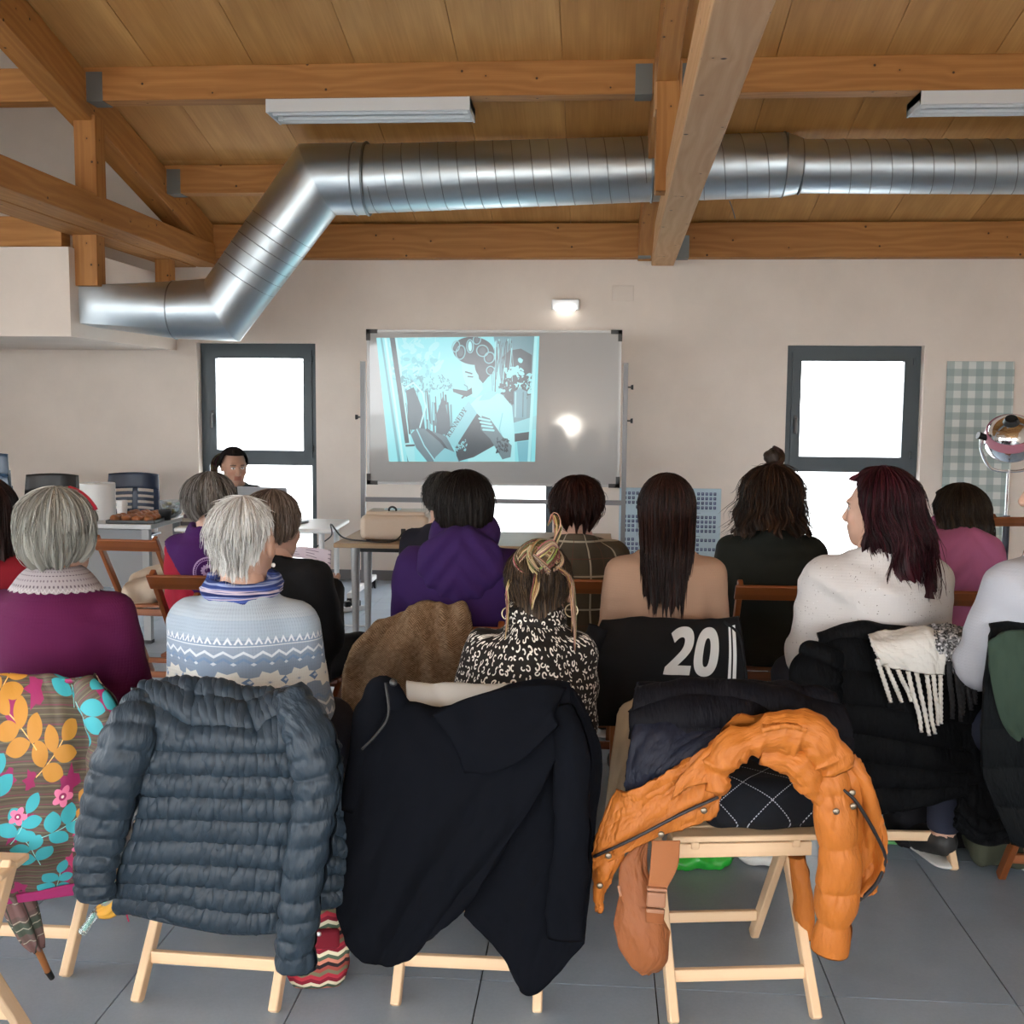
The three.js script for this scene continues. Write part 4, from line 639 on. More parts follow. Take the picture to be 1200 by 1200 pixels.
function headColors(g, skin, browC) {
  const p = g.attributes.position, col = new Float32Array(p.count * 3);
  for (let i = 0; i < p.count; i++) {
    const x = p.getX(i), y = p.getY(i), z = p.getZ(i), ax = Math.abs(x); let c = skin.map((s, k) => s * (1 + 0.06 * noise(x * 60, y * 60, z * 60)));
    const put = (q, t) => { c = c.map((v, k) => mix(v, q[k], t)); };
    if (z < -0.05) {
      const red = [skin[0] * 0.95, skin[1] * 0.68, skin[2] * 0.64]; put(red, 0.5 * Math.exp(-(((ax - 0.045) / 0.02) ** 2) - (((y + 0.028) / 0.02) ** 2)));
      if (z < -0.08 && ax < 0.025 && y < -0.048 && y > -0.078) put([skin[0] * 0.75, skin[1] * 0.4, skin[2] * 0.4], Math.abs(y + 0.0625) < 0.0022 ? 1 : 0.7);
      const ex = (ax - 0.031) / 0.0135, ey = (y - 0.005) / 0.0075; if (ex * ex + ey * ey < 1 && z < -0.075) { put([0.7, 0.68, 0.66], 1); if ((ax - 0.031) ** 2 + (y - 0.005) ** 2 < 0.0052 ** 2) put([0.03, 0.02, 0.015], 1); } else if (ex * ex + ey * ey < 1.7 && y > 0.005 && z < -0.07) put([0.03, 0.02, 0.02], 0.8);
      if (ax > 0.014 && ax < 0.05 && Math.abs(y - 0.0265 + (ax - 0.03) ** 2 * 8) < 0.0045) put(browC, 0.85);
    }
    col.set(c, i * 3);
  }
  const q = g.clone(); q.setAttribute('color', new THREE.BufferAttribute(col, 3)); return q;
}
// right hand: wrist at the origin, fingers along -z, palm down; thumb towards -x
const handGeo = (() => {
  const parts = [ell(0, -0.002, -0.05, 0.04, 0.017, 0.052), cone(0, 0, 0.01, 0.027, 0, 0, -0.03, 0.028)];
  const F = [[-0.03, 0.072], [-0.01, 0.082], [0.011, 0.076], [0.03, 0.06]];
  const fingers = F.map(([x, L], i) => { const b = [x, 0.002, -0.088], k = L / 3, c = 0.35; const p1 = [x * 1.08, b[1] - k * 0.25, b[2] - k * 1.25], p2 = [x * 1.12, p1[1] - k * 0.6, p1[2] - k * 0.85], p3 = [x * 1.12, p2[1] - k * 0.7, p2[2] - k * 0.4], r = 0.0092 - i * 0.0004; return union([cone(b[0], b[1], b[2], r + 0.0006, ...p1, r), cone(...p1, r, ...p2, r * 0.93), cone(...p2, r * 0.93, ...p3, r * 0.82)], 0.004); });
  const thumb = union([cone(-0.026, -0.004, -0.022, 0.015, -0.055, -0.012, -0.052, 0.0115), cone(-0.055, -0.012, -0.052, 0.0115, -0.062, -0.02, -0.082, 0.0095)], 0.006);
  const palm = union(parts, 0.02);
  return nets((x, y, z) => { let d = smin(palm(x, y, z), thumb(x, y, z), 0.012), f = 1e9; for (const g of fingers) f = Math.min(f, g(x, y, z)); return smin(d, f, 0.007); }, [-0.085, -0.06, -0.185], [0.06, 0.04, 0.045], 0.0038);
})();

const skinMat = phys({ vertexColors: true, roughness: 0.52, sheen: 0.15, sheenColor: lin(0.6, 0.5, 0.45) });
const hairMat = phys({ vertexColors: true, roughness: 0.5, specularIntensity: 0.45, side: THREE.DoubleSide });
const SKIN = { fair: [0.56, 0.34, 0.25], mid: [0.46, 0.26, 0.18], tan: [0.38, 0.2, 0.13] };

// hair that falls from the crown over the head and hangs: phi 0 is the back, +-PI the face
function hairShell(o) {
  const { vol = 0.012, hang = 0.05, side = hang, face = 1.95, taper = 0, wave = 0, waveF = 40, streak = 26, amp = 0.004, cols, ends = 0.12, part = 0, nape = 1.62, hairline = 0.95, nu = 150, nv = 44, n = 420, sr = 0.0012, fly = 0.004, sd = 1, curl = 0, hangF = null, flat = 0, sq = 1, pinch = 0, push = 0, sideTh = nape } = o;
  const R = [0.081 + vol, 0.092 + vol, 0.101 + vol * 0.9], C = [0, 0.032, 0.014];
  const tone = (f, t) => { const k = clamp(0.5 + 0.75 * noise(f * streak * 0.8 + sd * 9, t * 1.8, sd * 3.3) + 0.16 * noise(f * streak * 3, t * 3, sd)); const a = k * (cols.length - 1), i = Math.min(cols.length - 2, Math.floor(a)); return cols[i].map((c, q) => mix(c, cols[i + 1][q], a - i)); };
  const P = (phi, t, out = 0) => {
    const a = Math.abs(phi), fr = sstep(face - 0.25, face + 0.35, a), th1 = mix(mix(nape, sideTh, sstep(0.6, 1.25, a)), hairline, fr);
    let hg = (hangF ? hangF(phi) : mix(hang, side, sstep(0.5, 1.7, a))) * (1 - fr) * (1 + ends * noise(phi * streak * 0.55, 4.4, sd));
    const arc = th1 * 0.11, L = arc + hg, s = t * L, th = s < arc ? s / 0.11 : th1, h = Math.max(0, s - arc), hr = hg > 0.001 ? h / hg : 0;
    const g = 1 + out / 0.09, lump = amp * (noise(phi * streak, t * 2.2, sd) + 0.5 * noise(phi * streak * 2.3, t * 3.1, sd + 5)) * (0.25 + 0.75 * sstep(0.03, 0.4, t));
    let k = 1 + lump / 0.09 + taper * hr * hr - curl * hr * hr * hr;
    const sx = Math.sin(th) * Math.sin(phi), sz = Math.sin(th) * Math.cos(phi), w = wave * hr;
    let x = C[0] + (R[0] * sq) * sx * g * k + part * Math.cos(th), y = C[1] + (R[1]) * Math.cos(th) * (1 + (out + lump * 0.6) / 0.1), z = C[2] + R[2] * sz * g * k;
    if (h > 0) { y -= h; x += w * Math.sin(h * waveF + phi * 5 + sd); z += w * Math.cos(h * waveF * 0.9 + phi * 7) * 0.7 - flat * hr * Math.max(0, Math.cos(phi)) + push * sstep(0, 0.5, hr); x *= 1 - pinch * hr; }
    return [x, y, z];
  };
  const pos = [], col = [], idx = [];
  for (let j = 0; j <= nv; j++) for (let i = 0; i <= nu; i++) { const phi = (i / nu * 2 - 1) * Math.PI, t = j / nv; pos.push(...P(phi, t)); col.push(...tone(phi, t)); }
  const w = nu + 1; for (let j = 0; j < nv; j++) for (let i = 0; i < nu; i++) { const q = j * w + i; idx.push(q, q + w, q + 1, q + 1, q + w, q + w + 1); }
  const g = new THREE.BufferGeometry(); g.setAttribute('position', new THREE.Float32BufferAttribute(pos, 3)); g.setAttribute('color', new THREE.Float32BufferAttribute(col, 3)); g.setIndex(idx); g.computeVertexNormals();
  const list = []; reseed(sd * 77 + 3);
  for (let i = 0; i < n; i++) { const phi = rnd(-face, face), t0 = rnd(0, 0.45), t1 = clamp(t0 + rnd(0.3, 0.75), 0, 1.03), m = 9, pts = [], dr = rnd(-0.12, 0.12), lift = rnd(0.0, fly), kick = rnd() < 0.12 ? rnd(fly * 2) : 0; for (let q = 0; q < m; q++) { const f = q / (m - 1), t = mix(t0, t1, f), r = P(phi + dr * f * f, t, lift * (0.3 + f) + kick * f * f); pts.push(V(...r)); } list.push({ p: pts, r: sr * rnd(0.7, 1.4), c: tone(phi * 1.7 + i, t0) }); }
  return mergeGeometries([g, strands(list)], false);
}
// a loose tail or lock of hair: tube bundle along a path
function lock(path, r, cols, { n = 40, sd = 1, spread = 1, m = 12, end = 0.3 } = {}) {
  reseed(sd * 131 + 1); const list = [], c3 = curve(path.map((p) => V(...p)));
  for (let i = 0; i < n; i++) { const a = rnd(6.283), q = Math.sqrt(rnd()) * r * spread, ph = rnd(6.28), pts = []; const t1 = rnd(0.82, 1); for (let k = 0; k < m; k++) { const t = k / (m - 1) * t1, p = c3.getPoint(t), tt = c3.getTangent(t), e1 = V(0, 1, 0.3).cross(tt).normalize(), e2 = tt.clone().cross(e1), w = q * Math.sin(Math.PI * Math.min(0.94, 0.12 + 0.7 * t)) * (1 - (1 - end) * t * t); pts.push(p.addScaledVector(e1, Math.cos(a + 0.5 * t + 0.1 * Math.sin(ph + 6 * t)) * w).addScaledVector(e2, Math.sin(a + 0.5 * t) * w)); } const k = rnd(); const j = Math.min(cols.length - 2, Math.floor(k * (cols.length - 1))); list.push({ p: pts, r: r * 0.2 * rnd(0.7, 1.3), c: cols[j].map((c, z) => mix(c, cols[j + 1][z], rnd())) }); }
  return strands(list);
}

const knit = dtex(64, 64, (u, v) => { const a = Math.abs(Math.sin((u * 4 + 0.25 * Math.abs(((v * 8) % 1) - 0.5)) * 6.283)); return 90 + 140 * a * (0.6 + 0.4 * Math.sin(v * 8 * 6.283)); }, { rx: 14, ry: 14, srgb: false });
const weave = dtex(64, 64, (u, v) => 128 + 60 * Math.sin(u * 32 * 6.283) * Math.sin(v * 32 * 6.283) + 70 * tileNoise(u, v, 16, 2), { rx: 12, ry: 12, srgb: false });
const cloth = (r, g, b, o = {}) => phys({ color: lin(r, g, b), roughness: 0.9, bumpMap: weave, bumpScale: 0.0006, sheen: 0.1, sheenColor: lin(r * 0.6 + 0.04, g * 0.6 + 0.04, b * 0.6 + 0.04), sheenRoughness: 0.6, specularIntensity: 0.5, ...o });
const knitted = (r, g, b, o = {}) => cloth(r, g, b, { bumpMap: knit, bumpScale: 0.0006, ...o });
const denim = cloth(0.03, 0.035, 0.06), blackCloth = cloth(0.012, 0.012, 0.014), shoeMat = std({ color: lin(0.02, 0.02, 0.02), roughness: 0.6 }), soleMat = std({ color: lin(0.6, 0.6, 0.58), roughness: 0.7 });

/* One seated person. Origin on the floor under the hips, facing -z.
   top: height of the head's top; lean: forward shear; sway: sideways shear */
function person(o) {
  if (o.hp) {   // photo pixel of the head's middle and top, and its distance
    const [hx, hy, hz] = o.hp, q = atz(hx, hy, hz), tp = q.y - (o.hv ?? 0.014), le = o.lean ?? 0.05, lz = 0.073 - le * (tp - 0.6), lx = (o.sway ?? 0) * (tp - 0.6), t = o.turn ?? 0;
    o = { ...o, top: tp, x: q.x - (lx * Math.cos(t) + lz * Math.sin(t)), z: hz - (-lx * Math.sin(t) + lz * Math.cos(t)) };
  }
  const { label, x, z, turn = 0, top = 1.27, lean = 0.05, sway = 0, sh = 0.165, fat = 1, bulk = 0.012, fold = 0.004, foldF = 9, head = [0, 0, 0], headS = 1, skin = SKIN.fair, brow = [0.06, 0.04, 0.03], hair, topMat, legMat = denim, topName = 'sweater', neckY = 0.56, hands = 'lap', arms = null, group, sd = 1, topUV = null, hem = 0.47, headOff = [0, 0, 0] } = o;
  const P = thing('person', label, 'person', [x, 0, z], turn, group);
  const ts = (top - 0.45) / 0.82, Y = (s) => 0.45 + s * ts, zs = (y) => 0.085 - lean * (y - 0.5) , xs = (y) => sway * (y - 0.5);
  const J = (dx, y, dz = 0) => [xs(y) + dx, y, zs(y) + dz];
  // torso profile: height, half width, half depth, shift
  const prof = [[0.46, 0.175 * fat, 0.125 * fat, 0], [Y(0.12), 0.172 * fat, 0.128 * fat, 0], [Y(0.24), 0.15 * fat, 0.112 * fat, 0], [Y(0.38), 0.158 * fat, 0.118 * fat, 0.004], [Y(0.455), sh * 1.06, 0.11 * fat, 0.012], [Y(0.51), sh * 0.92, 0.096, 0.014], [Y(0.55), sh * 0.62, 0.074, 0.012], [Y(0.585), 0.062, 0.056, 0.01], [Y(0.61), 0.048, 0.05, 0.008]];
  const at = (y) => { let i = 0; while (i < prof.length - 2 && y > prof[i + 1][0]) i++; const t = clamp((y - prof[i][0]) / (prof[i + 1][0] - prof[i][0])), u = t * t * (3 - 2 * t) * 0.5 + t * 0.5; return [1, 2, 3].map((k) => mix(prof[i][k], prof[i + 1][k], u)); };
  const torso = (e) => (px, py, pz) => { const y = clamp(py, 0.47, Y(0.61)), [w, d, s] = at(y), a = (px - xs(y)) / (w + e), b = (pz - zs(y) - s) / (d + e), k = Math.hypot(a, b); const r = (k - 1) * Math.min(w, d, 0.13) * (k > 1 ? 1 : 1); const dy = py - y; return Math.abs(dy) < 1e-9 ? r : r > 0 ? Math.hypot(r, Math.max(0, Math.abs(dy) - e)) : Math.max(r, Math.abs(dy) - e); };
  const limbs = [], thighs = [], wrists = [];
  for (const s of [-1, 1]) {
    const A = arms?.[s < 0 ? 0 : 1] ?? {}, S = J(s * (sh + 0.002), Y(0.472)), E = A.e ?? J(s * (sh + 0.032), Y(0.22), -0.05), Wd = A.w ?? [s * 0.1 + xs(0.6), 0.635, E[2] - 0.22];
    limbs.push([S, E, 0.047 * fat, 0.04], [E, Wd, 0.04, 0.028]); wrists.push([E, Wd, s]);
    const hip = [s * 0.09, 0.535, 0.03], kn = [s * (0.115 + rnd(0.02)), 0.5, -0.38], an = [s * 0.125, 0.1, -0.33 + s * 0.04];
    if (o.legs) { const [k2, a2] = o.legs[s < 0 ? 0 : 1]; kn.splice(0, 3, ...k2); an.splice(0, 3, ...a2); }
    thighs.push([hip, kn, 0.082 * fat, 0.058], [kn, an, 0.056, 0.038]);
  }
  const hc = V(...J(0, top - 0.118 * headS)).add(V(0, 0, -0.012)).add(V(...headOff));
  const neckA = J(0, Y(0.52), 0.01);
  const k = (l, e) => l.map(([a, b, r0, r1]) => cone(...a, r0 + e, ...b, r1 + e));
  // body: one continuous skin with head and hands on finer grids
  const armF = k(limbs, 0), legF = k(thighs, 0), T0 = torso(-0.004), nk = cone(...neckA, 0.058, hc.x, hc.y - 0.06, hc.z + 0.02, 0.053);
  const feet = thighs.filter((_, i) => i % 2).map(([kn, an]) => cone(an[0], 0.065, an[2] + 0.01, 0.036, an[0] * 1.1, 0.045, an[2] - 0.13, 0.03));
  const bodyF = union([T0, nk, ...armF, ...legF, ...feet], 0.03);
  let bg = nets(bodyF, [-0.42, -0.01, -0.66], [0.42, top, 0.32], 0.022);
  const sc = (g) => { const n = g.attributes.position.count, c = new Float32Array(n * 3); for (let i = 0; i < n; i++) c.set(skin, i * 3); g.setAttribute('color', new THREE.BufferAttribute(c, 3)); return g; };
  const HM = new THREE.Matrix4().makeRotationFromEuler(new THREE.Euler(head[1], head[0], head[2], 'YXZ')).scale(V(headS, headS, headS)).setPosition(hc);
  const hg = headColors(headGeo, skin, brow).applyMatrix4(HM);
  const hs = wrists.map(([E, W, s]) => { const d = V(...W).sub(V(...E)).normalize(); const zax = d.clone().negate(), up = V(0, 1, 0).addScaledVector(zax, -zax.y).normalize(), xax = up.clone().cross(zax); const g = sc(handGeo.clone()); if (s < 0) { g.scale(-1, 1, 1); const ix = g.index.array; for (let i = 0; i < ix.length; i += 3) { const q = ix[i]; ix[i] = ix[i + 1]; ix[i + 1] = q; } g.computeVertexNormals(); } return g.applyMatrix4(new THREE.Matrix4().makeBasis(xax, up, zax).setPosition(V(...W))); });
  mesh('body', mergeGeometries([sc(bg), hg, ...hs], false), skinMat, P);
  // clothes
  const sleeves = k(limbs, bulk + 0.004), T1 = torso(bulk), cut = neckY === null ? 9 : Y(neckY);
  const wr = wrists.map(([E, W]) => { const d = V(...W).sub(V(...E)).normalize(), c = V(...W).addScaledVector(d, -0.012); return (px, py, pz) => (px - c.x) * d.x + (py - c.y) * d.y + (pz - c.z) * d.z; });
  const topF = (px, py, pz) => {
    let a0 = smin(sleeves[0](px, py, pz), sleeves[1](px, py, pz), 0.02), a1 = smin(sleeves[2](px, py, pz), sleeves[3](px, py, pz), 0.02);
    a0 = Math.max(a0, wr[0](px, py, pz)); a1 = Math.max(a1, wr[1](px, py, pz));
    let d = smin(smin(T1(px, py, pz), a0, 0.035), a1, 0.035);
    d += fold * (fbm(px * foldF + sd * 7, py * foldF * 1.4, pz * foldF, 3) + 0.6 * noise(px * 5 + sd, (py + px * 0.6) * 22, pz * 6));
    return Math.max(d, hem - py, (py - cut) * 0.94 - (pz - zs(cut)) * 0.3 - 0.0);
  };
  const tg = nets(topF, [-0.42, hem - 0.03, -0.52], [0.42, Math.min(top, Y(0.66)), 0.36], 0.012);
  const tu = roundUV2(tg, topUV ?? [xs(Y(0.35)), zs(Y(0.35)), 0.2, 0.13, 0.2]);
  const shirt = mesh(topName, tu, topMat, P);
  const lf = union(k(thighs, 0.012), 0.03), pel = ell(0, 0.55, 0.06, 0.185 * fat, 0.1, 0.14 * fat);
  const trF = (px, py, pz) => Math.max(smin(lf(px, py, pz), pel(px, py, pz), 0.04) + 0.005 * fbm(px * 12, py * 12, pz * 12 + sd, 2), 0.11 - py, py - 0.62);
  mesh('trousers', roundUV2(nets(trF, [-0.34, 0.08, -0.56], [0.34, 0.66, 0.3], 0.018), [0, -0.1, 0.2, 0.3, 0.25]), legMat, P);
  thighs.filter((_, i) => i % 2).forEach(([kn, an]) => {
    const cx = an[0], f = nets(union([cone(cx, 0.075, an[2] + 0.005, 0.046, cx * 1.08, 0.048, an[2] - 0.09, 0.045), cone(cx * 1.08, 0.048, an[2] - 0.09, 0.045, cx * 1.12, 0.042, an[2] - 0.15, 0.036)], 0.03), [cx - 0.09, 0.012, an[2] - 0.22], [cx + 0.09, 0.15, an[2] + 0.08], 0.011);
    const s = mesh('shoe', f, o.shoe ?? shoeMat, P); const sg = new THREE.CapsuleGeometry(0.044, 0.17, 4, 12); sg.rotateX(Math.PI / 2); sg.scale(1, 0.25, 1); sg.translate(cx * 1.06, 0.012, an[2] - 0.06); mesh('sole', sg, soleMat, s);
  });
  // hair
  const hairG = hair ? hair(P).map((g) => g.applyMatrix4(HM)) : []; if (hairG.length) mesh('hair', hairG.length > 1 ? mergeGeometries(hairG, false) : hairG[0], hairMat, P);
  return { P, HM, hc, J, Y, zs, xs, shirt, ts, topF, neckA };
}
function roundUV2(g, [cx, cz, ex, ez, rad]) { const q = g.clone(), p = q.attributes.position; const keep = g.attributes.position.array.slice(); for (let i = 0; i < p.count; i++) p.setXYZ(i, (p.getX(i) - cx) / ex, p.getY(i), (p.getZ(i) - cz) / ez); roundUV(q, 0, 0, rad); const P2 = q.attributes.position; for (let i = 0; i < P2.count; i++) P2.setXYZ(i, P2.getX(i) * ex + cx, P2.getY(i), P2.getZ(i) * ez + cz); return q; }
// ---------------------------------------------------------------- the audience
// a piece of cloth that follows the top: where(x, y, z) < 0 inside the piece, "off" above the top
function overlay(R, name, where, off, mat, lo, hi, cell = 0.008, uv = null) {
  let g = nets((x, y, z) => Math.max(R.topF(x, y, z) - off, where(x, y, z)), lo, hi, cell);
  if (uv) { const p = g.attributes.position, a = new Float32Array(p.count * 2); for (let i = 0; i < p.count; i++) a.set(uv(p.getX(i), p.getY(i), p.getZ(i)), i * 2); g.setAttribute('uv', new THREE.BufferAttribute(a, 2)); } else g = roundUV2(g, [0, 0.05, 0.2, 0.13, 0.2]);
  return mesh(name, g, mat, R.P);
}
// ring of cloth round the neck: scarf, collar
function neckRing(R, name, mat, { r = 0.085, t = 0.03, y = 0.575, flat = 1, tilt = 0.25, sd = 1, fold = 0.008 } = {}) {
  const c = V(...R.J(0, R.Y(y), 0.006)), f = (x, py, z) => { const dy0 = py - c.y, dz = z - c.z, dx = x - c.x, dy = dy0 + dz * tilt, q = Math.hypot(dx, dz * 1.08) - r; return Math.hypot(q * (dy > 0 ? 1.25 : 1), dy / flat) - t + fold * fbm(Math.atan2(dx, dz) * 2.5, py * 45 + dx * 25, sd, 2); };
  return mesh(name, roundUV2(nets(f, [c.x - 0.2, c.y - 0.12, c.z - 0.2], [c.x + 0.2, c.y + 0.12, c.z + 0.2], 0.006), [c.x, c.z, 1, 1, 0.1]), mat, R.P);
}
function hood(R, mat, { w = 0.125, drop = 0.1, out = 0.05, sd = 1 } = {}) {
  const a = R.J(0, R.Y(0.6), 0.008), b = R.J(0, R.Y(0.515), 0.125), ring = (x, y, z) => { const dy = y - a[1] + (z - a[2]) * 0.35, q = Math.hypot(x - a[0], z - a[2]) - 0.088; return Math.hypot(q, dy * 0.62) - 0.038; };
  const bag = ell(b[0], b[1], b[2], w, drop, out), tip = ell(b[0], b[1] - drop * 0.55, b[2] + 0.006, w * 0.55, drop * 0.62, out * 0.85);
  const f = (x, y, z) => smin(smin(ring(x, y, z), bag(x, y, z), 0.05), tip(x, y, z), 0.04) + 0.007 * fbm(x * 14 + sd, y * 18, z * 14, 2) + 0.004 * Math.sin((Math.abs(x - b[0]) * 1.3 + (y - b[1])) * 70) * sstep(0.02, 0.1, z - a[2]);
  return mesh('hood', roundUV2(nets(f, [a[0] - 0.22, b[1] - 0.22, a[2] - 0.16], [a[0] + 0.22, a[1] + 0.09, b[2] + 0.1], 0.009), [a[0], a[2], 0.15, 0.15, 0.15]), mat, R.P);
}
const GREY = [[0.10, 0.098, 0.085], [0.22, 0.215, 0.19], [0.36, 0.355, 0.32], [0.62, 0.61, 0.56]], WHITE = [[0.30, 0.28, 0.25], [0.55, 0.53, 0.5], [0.72, 0.71, 0.69], [0.85, 0.84, 0.82]], SALT = [[0.05, 0.045, 0.04], [0.13, 0.115, 0.10], [0.25, 0.23, 0.21], [0.4, 0.38, 0.36]];
const CHEST = [[0.045, 0.03, 0.022], [0.10, 0.07, 0.052], [0.2, 0.15, 0.12], [0.33, 0.28, 0.25]], DARK = [[0.004, 0.003, 0.0027], [0.009, 0.006, 0.005], [0.02, 0.013, 0.01]], REDB = [[0.008, 0.003, 0.0025], [0.022, 0.007, 0.005], [0.06, 0.017, 0.01]], BURG = [[0.008, 0.0018, 0.003], [0.022, 0.003, 0.006], [0.06, 0.007, 0.013]], BROWN = [[0.006, 0.004, 0.0028], [0.016, 0.01, 0.006], [0.05, 0.03, 0.016]], BLOND = [[0.05, 0.03, 0.017], [0.2, 0.12, 0.06], [0.45, 0.31, 0.17], [0.6, 0.46, 0.29]], AUB = [[0.005, 0.003, 0.0026], [0.014, 0.006, 0.005], [0.04, 0.014, 0.01]];

// 1 grey bob, plum sweater
{
  const R = person({ label: 'person with grey bobbed hair in a plum sweater with a lace collar', hp: [68, 577, -3.02], lean: 0.03, sh: 0.158, fat: 1.05, head: [-0.1, 0, 0], topMat: knitted(0.085, 0.006, 0.046), fold: 0.006, sd: 3, arms: [null, null],
    hair: () => [hairShell({ cols: GREY, vol: 0.025, hang: 0.098, side: 0.085, curl: 0.4, face: 2.0, streak: 16, amp: 0.009, ends: 0.25, n: 520, sr: 0.0013, fly: 0.004, sd: 2 })] });
  const lace = ctex(512, 128, (c, w, h) => { c.fillStyle = '#b9b1b3'; c.fillRect(0, 0, w, h); for (let i = 0; i < 32; i++) for (let j = 0; j < 5; j++) { const x = (i + (j % 2) * 0.5) * 16, y = 14 + j * 24; c.fillStyle = j % 2 ? '#857a80' : '#6d6268'; c.beginPath(); c.ellipse(x, y, j === 2 ? 5 : 3.4, j === 2 ? 3 : 5, 0, 0, 7); c.fill(); } c.strokeStyle = '#d8d2d2'; c.lineWidth = 3; c.beginPath(); for (let i = 0; i <= w; i += 2) c.lineTo(i, 118 + 7 * Math.abs(Math.sin(i / 16 * 3.14159))); c.stroke(); }, { rx: 2 / 0.63, ry: 1 / 0.09 });
  const n = 96, pos = [], uv = [], idx = []; for (let j = 0; j <= 10; j++) for (let i = 0; i <= n; i++) { const f = i / n * 6.28319, t = j / 10, r = mix(0.064, 0.128, t), sc = t > 0.95 ? 0.006 * Math.abs(Math.sin(i / n * 90)) : 0, q = R.J(Math.sin(f) * (r + sc), R.Y(0.618) - t * t * 0.04 - t * 0.022 - sc, Math.cos(f) * (r + sc) * (0.82 - 0.12 * t) + 0.012); q[0] += R.xs(q[1]); pos.push(...q); uv.push(f * 0.1, (1 - t) * 0.09); }
  for (let j = 0; j < 10; j++) for (let i = 0; i < n; i++) { const q = j * (n + 1) + i; idx.push(q, q + n + 1, q + 1, q + 1, q + n + 1, q + n + 2); }
  const g = new THREE.BufferGeometry(); g.setAttribute('position', new THREE.Float32BufferAttribute(pos, 3)); g.setAttribute('uv', new THREE.Float32BufferAttribute(uv, 2)); g.setIndex(idx); g.computeVertexNormals();
  mesh('lace_collar', g, phys({ color: lin(0.62, 0.6, 0.61), map: lace, roughness: 0.85, side: THREE.DoubleSide, bumpMap: lace, bumpScale: 0.002 }), R.P);
  const hb = new THREE.TorusGeometry(0.116, 0.006, 8, 40, 0.85); hb.scale(1.0, 1.04, 1.6); hb.rotateZ(0.5); hb.translate(0.0, 0.028, -0.02); mesh('hairband', hb.applyMatrix4(R.HM), std({ color: lin(0.5, 0.02, 0.05), roughness: 0.4 }), R.P);
}
